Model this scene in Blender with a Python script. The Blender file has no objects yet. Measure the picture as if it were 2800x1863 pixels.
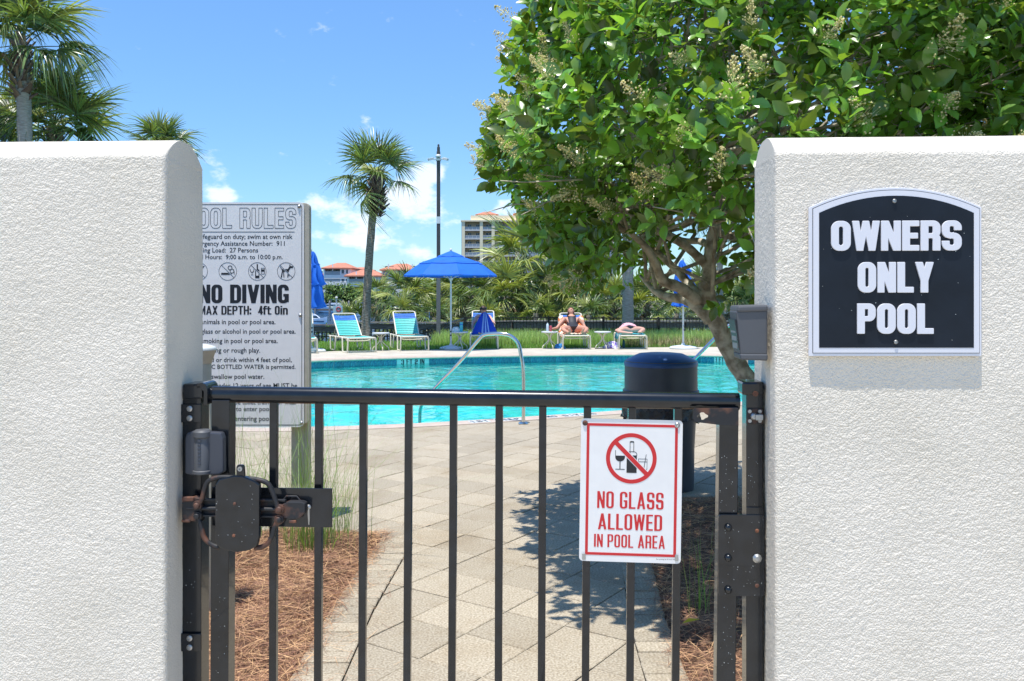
import bpy, math, random
import numpy as np
from mathutils import Vector, Matrix, Quaternion
random.seed(7); rng = np.random.default_rng(11)
S = bpy.context.scene
COL = S.collection
R = math.radians

# ------------------------------------------------------------------ camera
F, CX, HY, CH = 2400.0, 1400.0, 805.0, 1.45      # focal length (photo pixels), centre x, horizon y, eye height
cd = bpy.data.cameras.new('camera'); cam = bpy.data.objects.new('camera', cd); COL.objects.link(cam)
cam.location = (0, 0, CH); cam.rotation_euler = (R(90), 0, 0)
cd.sensor_width = 36; cd.lens = F/2800*36; cd.shift_y = -(931.5-HY)/2800
cd.clip_start = .05; cd.clip_end = 3000
S.camera = cam
# ------------------------------------------------------------------ sky and sun
SUN = Vector((-.10, -.165, 1)).normalized()       # direction towards the sun
SUN_STRENGTH, SKY_STRENGTH, EXPOSURE = 4.9, .155, .27
w = bpy.data.worlds.new('World'); S.world = w; w.use_nodes = True
nt = w.node_tree; nt.nodes.clear()
def wn(t, **k):
    n = nt.nodes.new(t)
    for a, b in k.items(): setattr(n, a, b)
    return n
def wm(op, a, b=None, c=None):
    n = wn('ShaderNodeMath', operation=op)
    for i, v in enumerate((a, b, c)):
        if v is None: continue
        if isinstance(v, (int, float)): n.inputs[i].default_value = v
        else: nt.links.new(v, n.inputs[i])
    return n.outputs[0]
sky = wn('ShaderNodeTexSky', sky_type='NISHITA'); sky.sun_disc = False
sky.sun_elevation = math.asin(SUN.z); sky.sun_rotation = math.atan2(SUN.x, SUN.y)
sky.air_density = 1.0; sky.dust_density = .3; sky.ozone_density = 2.2
tc = wn('ShaderNodeTexCoord'); sep = wn('ShaderNodeSeparateXYZ'); nt.links.new(tc.outputs['Generated'], sep.inputs[0])
az = wm('ARCTAN2', sep.outputs[0], sep.outputs[1]); el = wm('ARCSINE', sep.outputs[2])
cmb = wn('ShaderNodeCombineXYZ'); nt.links.new(az, cmb.inputs[0]); nt.links.new(wm('MULTIPLY', el, 1.7), cmb.inputs[1])
nz = wn('ShaderNodeTexNoise'); nz.inputs['Scale'].default_value = 26; nz.inputs['Detail'].default_value = 7; nz.inputs['Roughness'].default_value = .58
nt.links.new(cmb.outputs[0], nz.inputs['Vector'])
nz2 = wn('ShaderNodeTexNoise'); nz2.inputs['Scale'].default_value = 7.5; nz2.inputs['Detail'].default_value = 3
nt.links.new(cmb.outputs[0], nz2.inputs['Vector'])
def blob(px, py, rx, ry, k):
    a0 = math.atan2((px-CX)/F, 1); e0 = math.atan((HY-py)/F)
    dx = wm('DIVIDE', wm('SUBTRACT', az, a0), rx/F); dy = wm('DIVIDE', wm('SUBTRACT', el, e0), ry/F)
    d2 = wm('ADD', wm('MULTIPLY', dx, dx), wm('MULTIPLY', dy, dy))
    return wm('MULTIPLY', wm('EXPONENT', wm('MULTIPLY', d2, -1)), k)
tot = None
for b in [(1130, 520, 75, 55, .58), (1190, 470, 40, 30, .42), (1060, 560, 120, 55, .40), (620, 545, 70, 22, .42), (880, 560, 60, 28, .36), (1020, 660, 90, 28, .36),
          (1140, 690, 50, 18, .3), (940, 600, 70, 26, .28), (1385, 572, 48, 26, .5), (960, 665, 60, 20, .3), (1210, 740, 80, 14, .25), (860, 640, 60, 22, .3), (1180, 600, 60, 30, .22)]:
    o = blob(*b); tot = o if tot is None else wm('ADD', tot, o)
# scattered fair-weather clouds low round the whole horizon
band = wm('MULTIPLY', wm('EXPONENT', wm('MULTIPLY', wm('POWER', wm('DIVIDE', wm('SUBTRACT', el, .075), .085), 2), -1)), .07)
tot = wm('ADD', tot, band)
cl = wm('ADD', wm('ADD', tot, wm('MULTIPLY', wm('SUBTRACT', nz.outputs['Fac'], .5), 1.45)), wm('MULTIPLY', wm('SUBTRACT', nz2.outputs['Fac'], .5), .5))
mr = wn('ShaderNodeMapRange', interpolation_type='SMOOTHSTEP'); nt.links.new(cl, mr.inputs[0])
mr.inputs[1].default_value = .23; mr.inputs[2].default_value = .56
up = wm('MULTIPLY', mr.outputs[0], wm('GREATER_THAN', el, 0.0))
cf = wm('MULTIPLY', up, .70)
tint = wn('ShaderNodeMix', data_type='RGBA', blend_type='MULTIPLY'); tint.inputs[0].default_value = 1; nt.links.new(sky.outputs[0], tint.inputs[6]); tint.inputs[7].default_value = (.70, .97, 1.22, 1)   # the camera's saturated blue
hzr = wn('ShaderNodeMapRange', interpolation_type='SMOOTHSTEP'); nt.links.new(el, hzr.inputs[0]); hzr.inputs[1].default_value = 0; hzr.inputs[2].default_value = .42; hzr.inputs[3].default_value = .80; hzr.inputs[4].default_value = 1.0
hm = wn('ShaderNodeVectorMath', operation='SCALE'); nt.links.new(tint.outputs[2], hm.inputs[0]); nt.links.new(hzr.outputs[0], hm.inputs['Scale'])
mix = wn('ShaderNodeMix', data_type='RGBA'); nt.links.new(cf, mix.inputs[0]); nt.links.new(hm.outputs[0], mix.inputs[6]); mix.inputs[7].default_value = (6.6, 6.9, 7.4, 1)
bg = wn('ShaderNodeBackground'); bg.inputs[1].default_value = SKY_STRENGTH
hs = wn('ShaderNodeHueSaturation'); hs.inputs['Saturation'].default_value = 1.0; hs.inputs['Value'].default_value = 1
nt.links.new(mix.outputs[2], hs.inputs['Color']); nt.links.new(hs.outputs[0], bg.inputs[0])
wo = wn('ShaderNodeOutputWorld'); nt.links.new(bg.outputs[0], wo.inputs[0])
ld = bpy.data.lights.new('sun', 'SUN'); lo = bpy.data.objects.new('sun', ld); COL.objects.link(lo)
ld.energy = SUN_STRENGTH; ld.angle = R(.53); ld.color = (1, .965, .91)
lo.rotation_euler = (-SUN).to_track_quat('-Z', 'Y').to_euler(); lo.location = (0, -5, 20)
vs = S.view_settings; vs.view_transform = 'Standard'; vs.look = 'None'; vs.exposure = EXPOSURE; vs.gamma = 1; vs.use_curve_mapping = False
S.cycles.max_bounces = 8; S.cycles.transparent_max_bounces = 12; S.cycles.caustics_reflective = False; S.cycles.caustics_refractive = False
S.cycles.sample_clamp_indirect = 4; S.cycles.use_denoising = True

# ------------------------------------------------------------------ measuring helpers (pixel of the 2800 px photo -> place)
def P3(px, py, D): return Vector(((px-CX)/F*D, D, CH+(HY-py)/F*D))
def G(px, py, z=0):
    D = F*(CH-z)/(py-HY); return Vector(((px-CX)/F*D, D, z))
A0 = Vector((-.851, 2.155)); A1 = Vector((.624, 2.077)); WT = (A1-A0).normalized(); WN = Vector((-WT.y, WT.x)); OPEN = (A1-A0).length
WANG = math.atan2(WT.y, WT.x)
def WL(px, py, v):
    r = Vector(((px-CX)/F, 1)); lam = (v+A0.dot(WN))/r.dot(WN); p = r*lam
    return (p-A0).dot(WT), CH+lam*(HY-py)/F
def W3(u, v, z): q = A0+WT*u+WN*v; return Vector((q.x, q.y, z))

# ------------------------------------------------------------------ materials
def mat(name, col, rough=.6, metal=0, var=0, vscale=20, bump=0, bscale=60, bdist=.005, col2=None, spec=.5, trans=None, coat=0, detail=4, ramp=(.35, .65), island=0, stretch=None, coords='Object', objvar=0):
    m = bpy.data.materials.new(name); m.use_nodes = True; t = m.node_tree; p = t.nodes['Principled BSDF']
    p.inputs['Roughness'].default_value = rough; p.inputs['Metallic'].default_value = metal
    p.inputs['Specular IOR Level'].default_value = spec; p.inputs['Coat Weight'].default_value = coat
    c4 = (*col, 1); p.inputs['Base Color'].default_value = c4
    L = t.links.new
    tcn = t.nodes.new('ShaderNodeTexCoord'); vec = tcn.outputs[coords]
    if stretch:
        mp = t.nodes.new('ShaderNodeMapping'); mp.inputs['Scale'].default_value = stretch; L(vec, mp.inputs[0]); vec = mp.outputs[0]
    csock = None
    if var or col2:
        n = t.nodes.new('ShaderNodeTexNoise'); n.inputs['Scale'].default_value = vscale; n.inputs['Detail'].default_value = detail; L(vec, n.inputs['Vector'])
        mrr = t.nodes.new('ShaderNodeMapRange'); L(n.outputs['Fac'], mrr.inputs[0]); mrr.inputs[1].default_value = ramp[0]; mrr.inputs[2].default_value = ramp[1]
        mx = t.nodes.new('ShaderNodeMix'); mx.data_type = 'RGBA'; L(mrr.outputs[0], mx.inputs[0])
        if col2: a, b = col, col2
        else: a, b = [x*(1-var) for x in col], [min(1, x*(1+var)) for x in col]
        mx.inputs[6].default_value = (*a, 1); mx.inputs[7].default_value = (*b, 1); csock = mx.outputs[2]
    if island or objvar:
        hs = t.nodes.new('ShaderNodeHueSaturation')
        if csock: L(csock, hs.inputs['Color'])
        else: hs.inputs['Color'].default_value = c4
        if island:
            g = t.nodes.new('ShaderNodeNewGeometry'); rsock = g.outputs['Random Per Island']
            oi = t.nodes.new('ShaderNodeObjectInfo'); ad = t.nodes.new('ShaderNodeMath'); ad.operation = 'ADD'; L(rsock, ad.inputs[0]); L(oi.outputs['Random'], ad.inputs[1])
            fr = t.nodes.new('ShaderNodeMath'); fr.operation = 'FRACT'; L(ad.outputs[0], fr.inputs[0]); rs = fr.outputs[0]; k = island
        else:
            oi = t.nodes.new('ShaderNodeObjectInfo'); rs = oi.outputs['Random']; k = objvar
        m1 = t.nodes.new('ShaderNodeMapRange'); L(rs, m1.inputs[0]); m1.inputs[3].default_value = 1-k; m1.inputs[4].default_value = 1+k; L(m1.outputs[0], hs.inputs['Value'])
        if island:
            m2 = t.nodes.new('ShaderNodeMapRange'); L(rs, m2.inputs[0]); m2.inputs[3].default_value = .5-.035*k; m2.inputs[4].default_value = .5+.02*k; L(m2.outputs[0], hs.inputs['Hue'])
        csock = hs.outputs[0]
    if csock: L(csock, p.inputs['Base Color'])
    if bump:
        n = t.nodes.new('ShaderNodeTexNoise'); n.inputs['Scale'].default_value = bscale; n.inputs['Detail'].default_value = 4; L(vec, n.inputs['Vector'])
        bn = t.nodes.new('ShaderNodeBump'); bn.inputs['Strength'].default_value = bump; bn.inputs['Distance'].default_value = bdist; L(n.outputs['Fac'], bn.inputs['Height']); L(bn.outputs[0], p.inputs['Normal'])
    if trans:
        tb = t.nodes.new('ShaderNodeBsdfTranslucent')
        if csock:
            mm = t.nodes.new('ShaderNodeMix'); mm.data_type = 'RGBA'; mm.blend_type = 'MULTIPLY'; mm.inputs[0].default_value = 1; L(csock, mm.inputs[6]); mm.inputs[7].default_value = (*trans[1], 1); L(mm.outputs[2], tb.inputs[0])
        else: tb.inputs[0].default_value = (*[a*b for a, b in zip(col, trans[1])], 1)
        ms = t.nodes.new('ShaderNodeMixShader'); ms.inputs[0].default_value = trans[0]
        L(p.outputs[0], ms.inputs[1]); L(tb.outputs[0], ms.inputs[2]); L(ms.outputs[0], t.nodes['Material Output'].inputs[0])
    return m
M = {}
def stucco_mat():
    m = mat('stucco', (.79, .715, .60), .9, col2=(.715, .645, .53), vscale=3.2, ramp=(.42, .72), detail=8)
    t = m.node_tree; L = t.links.new; tcn = t.nodes['Texture Coordinate']; p = t.nodes['Principled BSDF']
    dn = t.nodes.new('ShaderNodeTexNoise'); dn.inputs['Scale'].default_value = 60; dn.inputs['Detail'].default_value = 3; L(tcn.outputs['Object'], dn.inputs['Vector'])
    va = t.nodes.new('ShaderNodeVectorMath'); va.operation = 'MULTIPLY_ADD'; L(dn.outputs['Color'], va.inputs[0]); va.inputs[1].default_value = (.012,)*3; L(tcn.outputs['Object'], va.inputs[2])
    vo = t.nodes.new('ShaderNodeTexVoronoi'); vo.feature = 'SMOOTH_F1'; vo.inputs['Scale'].default_value = 230; vo.inputs['Smoothness'].default_value = .55; L(va.outputs[0], vo.inputs['Vector'])
    n2 = t.nodes.new('ShaderNodeTexNoise'); n2.inputs['Scale'].default_value = 75; n2.inputs['Detail'].default_value = 5; n2.inputs['Roughness'].default_value = .62; L(tcn.outputs['Object'], n2.inputs['Vector'])
    h1 = t.nodes.new('ShaderNodeMath'); h1.operation = 'MULTIPLY'; h1.inputs[1].default_value = -.75; L(vo.outputs['Distance'], h1.inputs[0])
    h2 = t.nodes.new('ShaderNodeMath'); h2.operation = 'ADD'; L(h1.outputs[0], h2.inputs[0]); L(n2.outputs['Fac'], h2.inputs[1])
    # the trowelled cap and the reveals are smoother than the sprayed faces
    sx = t.nodes.new('ShaderNodeSeparateXYZ'); L(tcn.outputs['Object'], sx.inputs[0])
    sm = t.nodes.new('ShaderNodeMapRange'); L(sx.outputs[2], sm.inputs[0]); sm.inputs[1].default_value = 1.783; sm.inputs[2].default_value = 1.80; sm.inputs[3].default_value = 1; sm.inputs[4].default_value = .12
    sv = t.nodes.new('ShaderNodeMapRange'); L(sx.outputs[1], sv.inputs[0]); sv.inputs[1].default_value = .006; sv.inputs[2].default_value = .03; sv.inputs[3].default_value = 1; sv.inputs[4].default_value = .4
    ml = t.nodes.new('ShaderNodeMath'); ml.operation = 'MULTIPLY'; L(sm.outputs[0], ml.inputs[0]); L(sv.outputs[0], ml.inputs[1])
    b = t.nodes.new('ShaderNodeBump'); b.inputs['Distance'].default_value = .0029; L(ml.outputs[0], b.inputs['Strength']); L(h2.outputs[0], b.inputs['Height']); L(b.outputs[0], p.inputs['Normal'])
    return m
M['stucco'] = stucco_mat()
M['black'] = mat('black_paint', (.008, .010, .013), .21, var=.35, vscale=30, bump=.2, bscale=60, bdist=.0005, spec=.38, coat=.35)
M['slot'] = mat('slot_grey', (.30, .32, .30), .6)
M['rust'] = mat('rusty_black_metal', (.016, .016, .018), .6, col2=(.14, .06, .035), vscale=26, ramp=(.5, .68), bump=.5, bscale=300, bdist=.0008)
M['rusty'] = mat('rust_orange', (.26, .10, .05), .8, col2=(.06, .035, .03), vscale=45, bump=.5, bscale=260, bdist=.001)
M['steel'] = mat('stainless_steel', (.62, .62, .60), .16, 1, bump=.1, bscale=30, bdist=.001)
M['bolt'] = mat('zinc_bolt', (.42, .42, .41), .42, .9)
M['greybox'] = mat('grey_plastic', (.085, .088, .095), .55, bump=.15, bscale=400, bdist=.0004)
M['slateplastic'] = mat('slate_plastic', (.05, .055, .07), .42)
M['whitesign'] = mat('white_sign', (.83, .80, .76), .35, var=.02)
M['cool_white'] = mat('white_frame_paint', (.72, .71, .74), .4)  # cool white of the wall sign's backing, border and letters
M['red'] = mat('sign_red', (.60, .018, .022), .4)
M['ink'] = mat('black_ink', (.012, .013, .017), .4)
M['navy'] = mat('blue_black_sign', (.007, .011, .018), .5, var=.2, vscale=14, spec=.3)
M['paver'] = mat('exposed_aggregate', (.25, .20, .135), .85, col2=(.50, .435, .325), vscale=105, detail=3, ramp=(.3, .68), bump=.6, bscale=150, bdist=.003, objvar=.12)
def stain(m, scale, lo, col=(.8, .74, .66)):
    t = m.node_tree; p = t.nodes['Principled BSDF']; L = t.links.new; src = p.inputs['Base Color'].links[0].from_socket
    g = t.nodes.new('ShaderNodeNewGeometry'); n = t.nodes.new('ShaderNodeTexNoise'); n.inputs['Scale'].default_value = scale; n.inputs['Detail'].default_value = 6; n.inputs['Roughness'].default_value = .65; L(g.outputs['Position'], n.inputs['Vector'])
    r = t.nodes.new('ShaderNodeMapRange'); L(n.outputs['Fac'], r.inputs[0]); r.inputs[1].default_value = .5; r.inputs[2].default_value = .72; r.inputs[4].default_value = lo
    x = t.nodes.new('ShaderNodeMix'); x.data_type = 'RGBA'; x.blend_type = 'MULTIPLY'; L(r.outputs[0], x.inputs[0]); L(src, x.inputs[6]); x.inputs[7].default_value = (*col, 1); L(x.outputs[2], p.inputs['Base Color'])
stain(M['paver'], 1.3, 1.0); stain(M['paver'], 7, .7, (.86, .82, .76))
M['sand'] = mat('joint_sand', (.085, .07, .052), .95, var=.3, vscale=30)
M['coping'] = mat('beige_coping', (.50, .40, .32), .7, var=.08, vscale=9, bump=.2, bscale=120, bdist=.001)
M['deck'] = mat('concrete_deck', (.50, .45, .36), .8, var=.1, vscale=2.5, bump=.3, bscale=70, bdist=.002)
stain(M['deck'], .8, .7) if 'deck' in M else None
M['plaster'] = mat('pool_plaster', (.80, .88, .86), .7, var=.05, vscale=2)
M['tile'] = mat('blue_glazed_tile', (.02, .13, .23), .2, col2=(.06, .28, .36), vscale=26, ramp=(.4, .6), objvar=.15)
M['markwhite'] = mat('white_tile', (.66, .70, .68), .35)
M['straw'] = mat('pine_straw', (.46, .26, .14), .75, island=.75)
M['soil'] = mat('mulch_soil', (.13, .07, .04), .95, var=.4, vscale=20, bump=.8, bscale=50, bdist=.02)
M['grassblade'] = mat('grass_blade', (.19, .36, .055), .5, island=.45, trans=(.4, (1.6, 1.5, .8)))
M['wispgrass'] = mat('wispy_grass_blade', (.22, .33, .09), .5, island=.6, trans=(.3, (1.3, 1.3, .9)))
M['tallgrass'] = mat('tall_grass_blade', (.42, .56, .17), .55, island=.4, trans=(.4, (1.3, 1.3, .9)))
M['drygrass'] = mat('dry_grass_blade', (.34, .28, .13), .7, island=.3)
M['lawn'] = mat('lawn_soil', (.05, .085, .02), .95, var=.4, vscale=6)
M['bank'] = mat('bank_ground', (.07, .065, .04), .95, var=.4, vscale=1)
M['leaf'] = mat('glossy_leaf', (.15, .285, .045), .27, island=.7, spec=.75, trans=(.30, (2.4, 2.1, .8)))
M['flower'] = mat('cream_flower', (.88, .80, .42), .7, island=.3, trans=(.3, (1, 1, .9)))
M['bark'] = mat('grey_bark', (.27, .23, .165), .9, col2=(.64, .59, .46), vscale=16, bump=.8, bscale=45, bdist=.012, ramp=(.38, .62))
M['twig'] = mat('twig_bark', (.15, .10, .07), .9, var=.3, vscale=30)
M['frond'] = mat('palm_frond', (.14, .20, .06), .38, island=.7, spec=.8, trans=(.25, (2.0, 1.9, .8)))
M['frondy'] = mat('yellow_green_frond', (.34, .38, .10), .4, island=.4, spec=.8, trans=(.3, (1.5, 1.5, .8)))
M['frondd'] = mat('dry_brown_frond', (.23, .17, .09), .75, island=.4)
M['palmtrunk'] = mat('palm_trunk', (.20, .155, .11), .92, col2=(.50, .42, .33), vscale=9, stretch=(1, 1, 5), bump=1, bscale=14, bdist=.03, ramp=(.4, .62))
M['palmgrey'] = mat('grey_palm_trunk', (.26, .235, .20), .92, col2=(.40, .37, .325), vscale=9, stretch=(1, 1, 7), bump=.8, bscale=14, bdist=.02)
M['boot'] = mat('palm_leaf_base', (.20, .145, .10), .9, island=.5)
M['canvas'] = mat('blue_canvas', (.012, .15, .66), .75, var=.08, vscale=3, trans=(.2, (1, 1.2, 1)))
M['whiteal'] = mat('white_aluminium', (.66, .66, .64), .4)
M['beigeal'] = mat('beige_aluminium', (.70, .64, .50), .45)
M['aqua'] = mat('aqua_vinyl', (.075, .55, .48), .5)
M['bluevinyl'] = mat('blue_vinyl', (.015, .15, .55), .65)
M['post'] = mat('dark_bronze_post', (.055, .052, .05), .5)
M['post_shading'] = mat('post_shading_grey', (.16, .155, .15), .5)  # greyer copy of the post bronze: light and shade difference put into colour
M['wood'] = mat('weathered_wood', (.10, .075, .06), .85, col2=(.20, .165, .14), vscale=5, stretch=(1, 6, 6), bump=.3, bscale=40)
M['woodgrey'] = mat('grey_wood', (.26, .235, .21), .85, var=.2, vscale=5)
M['beigepost'] = mat('beige_painted_post', (.46, .42, .33), .6, var=.06, vscale=20, bump=.2, bscale=60, bdist=.001)
M['bin'] = mat('dark_bin_plastic', (.05, .054, .066), .42, var=.2, vscale=4, bump=.1, bscale=200, bdist=.0005)
M['binlid'] = mat('blue_black_lid', (.025, .075, .22), .38, var=.15, vscale=6)
M['bag'] = mat('black_bag', (.012, .013, .02), .25, bump=.6, bscale=20, bdist=.01)
M['skin'] = mat('skin', (.55, .27, .18), .55, var=.08, vscale=8)
M['skin2'] = mat('pale_skin', (.62, .34, .25), .55, var=.08, vscale=8)
M['hair'] = mat('dark_hair', (.05, .025, .015), .6)
M['hairred'] = mat('auburn_hair', (.17, .06, .035), .6)
M['swim'] = mat('black_swimsuit', (.02, .02, .026), .6)
M['towelblue'] = mat('blue_towel', (.012, .06, .46), .9)
M['towelstripe'] = mat('pale_stripe', (.30, .45, .75), .9)
M['towelorange'] = mat('orange_towel', (.75, .20, .06), .9, col2=(.78, .70, .55), vscale=9, ramp=(.45, .55))
M['towelpink'] = mat('pink_towel', (.78, .42, .46), .9)
M['towelpurple'] = mat('purple_white_towel', (.22, .14, .50), .9, col2=(.72, .68, .75), vscale=14, ramp=(.47, .53))
M['aquatowel'] = mat('aqua_towel', (.08, .45, .52), .9)
M['bluebag'] = mat('blue_bag', (.03, .20, .48), .8, var=.4, vscale=20)
M['bottle'] = mat('clear_plastic', (.62, .70, .74), .15)
M['can'] = mat('red_can', (.5, .07, .09), .35)
M['whitewall'] = mat('white_house_wall', (.84, .83, .81), .8, var=.04, vscale=.3)
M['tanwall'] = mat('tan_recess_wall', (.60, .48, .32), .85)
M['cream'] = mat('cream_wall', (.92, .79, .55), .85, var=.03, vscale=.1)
M['roof'] = mat('terracotta_roof', (.52, .20, .12), .85, var=.15, vscale=1.5)
M['glass'] = mat('dark_window_glass', (.03, .07, .11), .12)
M['railwhite'] = mat('white_rail', (.72, .70, .66), .6)
M['railglass'] = mat('pale_railing_glass', (.30, .34, .38), .2)
M['fartree'] = mat('far_foliage', (.13, .21, .055), .7, island=.5, trans=(.2, (1.5, 1.5, 1)))
M['boatwhite'] = mat('boat_white', (.72, .74, .78), .3)
M['boatblue'] = mat('boat_navy', (.02, .06, .12), .4)
M['teal'] = mat('teal_cover', (.02, .11, .13), .7)
M['ringboard'] = mat('pale_blue_board', (.42, .62, .70), .5)
M['yellow'] = mat('yellow_leaf', (.65, .48, .03), .6)

def water_mat(name, tint, bsc, bst, fres=1.33, opaque=None, dist=.02):
    m = bpy.data.materials.new(name); m.use_nodes = True; t = m.node_tree; t.nodes.clear(); L = t.links.new
    out = t.nodes.new('ShaderNodeOutputMaterial'); tcn = t.nodes.new('ShaderNodeTexCoord')
    mp = t.nodes.new('ShaderNodeMapping'); mp.inputs['Scale'].default_value = (1, .75, 1); L(tcn.outputs['Object'], mp.inputs[0])
    n = t.nodes.new('ShaderNodeTexNoise'); n.inputs['Scale'].default_value = bsc; n.inputs['Detail'].default_value = 3; n.inputs['Distortion'].default_value = .6; L(mp.outputs[0], n.inputs['Vector'])
    b = t.nodes.new('ShaderNodeBump'); b.inputs['Strength'].default_value = bst; b.inputs['Distance'].default_value = dist; L(n.outputs['Fac'], b.inputs['Height'])
    gl = t.nodes.new('ShaderNodeBsdfGlossy'); gl.inputs['Roughness'].default_value = .06; L(b.outputs[0], gl.inputs['Normal'])
    fr = t.nodes.new('ShaderNodeFresnel'); fr.inputs['IOR'].default_value = fres; L(b.outputs[0], fr.inputs['Normal'])
    if opaque:
        base = t.nodes.new('ShaderNodeBsdfDiffuse'); base.inputs[0].default_value = (*opaque, 1); L(b.outputs[0], base.inputs['Normal'])
    else:
        base = t.nodes.new('ShaderNodeBsdfTransparent'); base.inputs[0].default_value = (*tint, 1)
        # ripple lights and darks painted into the water tint by a separate noise
        n2 = t.nodes.new('ShaderNodeTexNoise'); n2.inputs['Scale'].default_value = bsc*.9; n2.inputs['Detail'].default_value = 6; n2.inputs['Roughness'].default_value = .62; n2.inputs['Distortion'].default_value = 1.2; L(mp.outputs[0], n2.inputs['Vector'])
        mr_ = t.nodes.new('ShaderNodeMapRange'); L(n2.outputs['Fac'], mr_.inputs[0]); mr_.inputs[1].default_value = .35; mr_.inputs[2].default_value = .62
        mx = t.nodes.new('ShaderNodeMix'); mx.data_type = 'RGBA'; L(mr_.outputs[0], mx.inputs[0])
        mx.inputs[6].default_value = (tint[0]*.45, tint[1]*.78, tint[2]*.92, 1); mx.inputs[7].default_value = (min(1, tint[0]*1.35), min(1, tint[1]*1.05), min(1, tint[2]*1.03), 1); L(mx.outputs[2], base.inputs[0])
    ms = t.nodes.new('ShaderNodeMixShader'); L(fr.outputs[0], ms.inputs[0]); L(base.outputs[0], ms.inputs[1]); L(gl.outputs[0], ms.inputs[2]); L(ms.outputs[0], out.inputs[0])
    return m
M['poolwater'] = water_mat('pool_water', (.17, .93, .87), 2.0, .65, dist=.05)
M['bay'] = water_mat('bay_water', None, .5, .5, opaque=(.015, .10, .24), dist=.25)

# ------------------------------------------------------------------ mesh helpers
def tag(o, label=None, cat=None, group=None, kind=None):
    if label: o['label'] = label
    if cat: o['category'] = cat
    if group: o['group'] = group
    if kind: o['kind'] = kind
    return o
def thing(name, label, cat, loc=(0, 0, 0), rz=0, group=None):
    o = bpy.data.objects.new(name, None); COL.objects.link(o); o.empty_display_size = .1
    o.location = loc; o.rotation_euler = (0, 0, rz); return tag(o, label, cat, group)
def link(name, me, parent=None, loc=None, rot=None, scale=None, mw=None):
    o = bpy.data.objects.new(name, me); COL.objects.link(o)
    if parent: o.parent = parent
    if loc is not None: o.location = loc
    if rot is not None: o.rotation_euler = rot
    if scale is not None: o.scale = scale
    if mw is not None: o.matrix_local = mw
    return o
def npmesh(name, V, Fc, m, smooth=False):
    """V (n,3); Fc (k,4) or (k,3) index array"""
    me = bpy.data.meshes.new(name); V = np.asarray(V, np.float32); Fc = np.asarray(Fc, np.int32)
    me.vertices.add(len(V)); me.vertices.foreach_set('co', V.ravel())
    k = Fc.shape[1]; me.loops.add(Fc.size); me.loops.foreach_set('vertex_index', Fc.ravel())
    me.polygons.add(len(Fc)); me.polygons.foreach_set('loop_start', np.arange(0, Fc.size, k, dtype=np.int32)); me.polygons.foreach_set('loop_total', np.full(len(Fc), k, np.int32))
    if smooth: me.polygons.foreach_set('use_smooth', np.ones(len(Fc), bool))
    me.materials.append(M[m] if isinstance(m, str) else m); me.update(calc_edges=True); me.validate(); return me
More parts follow.
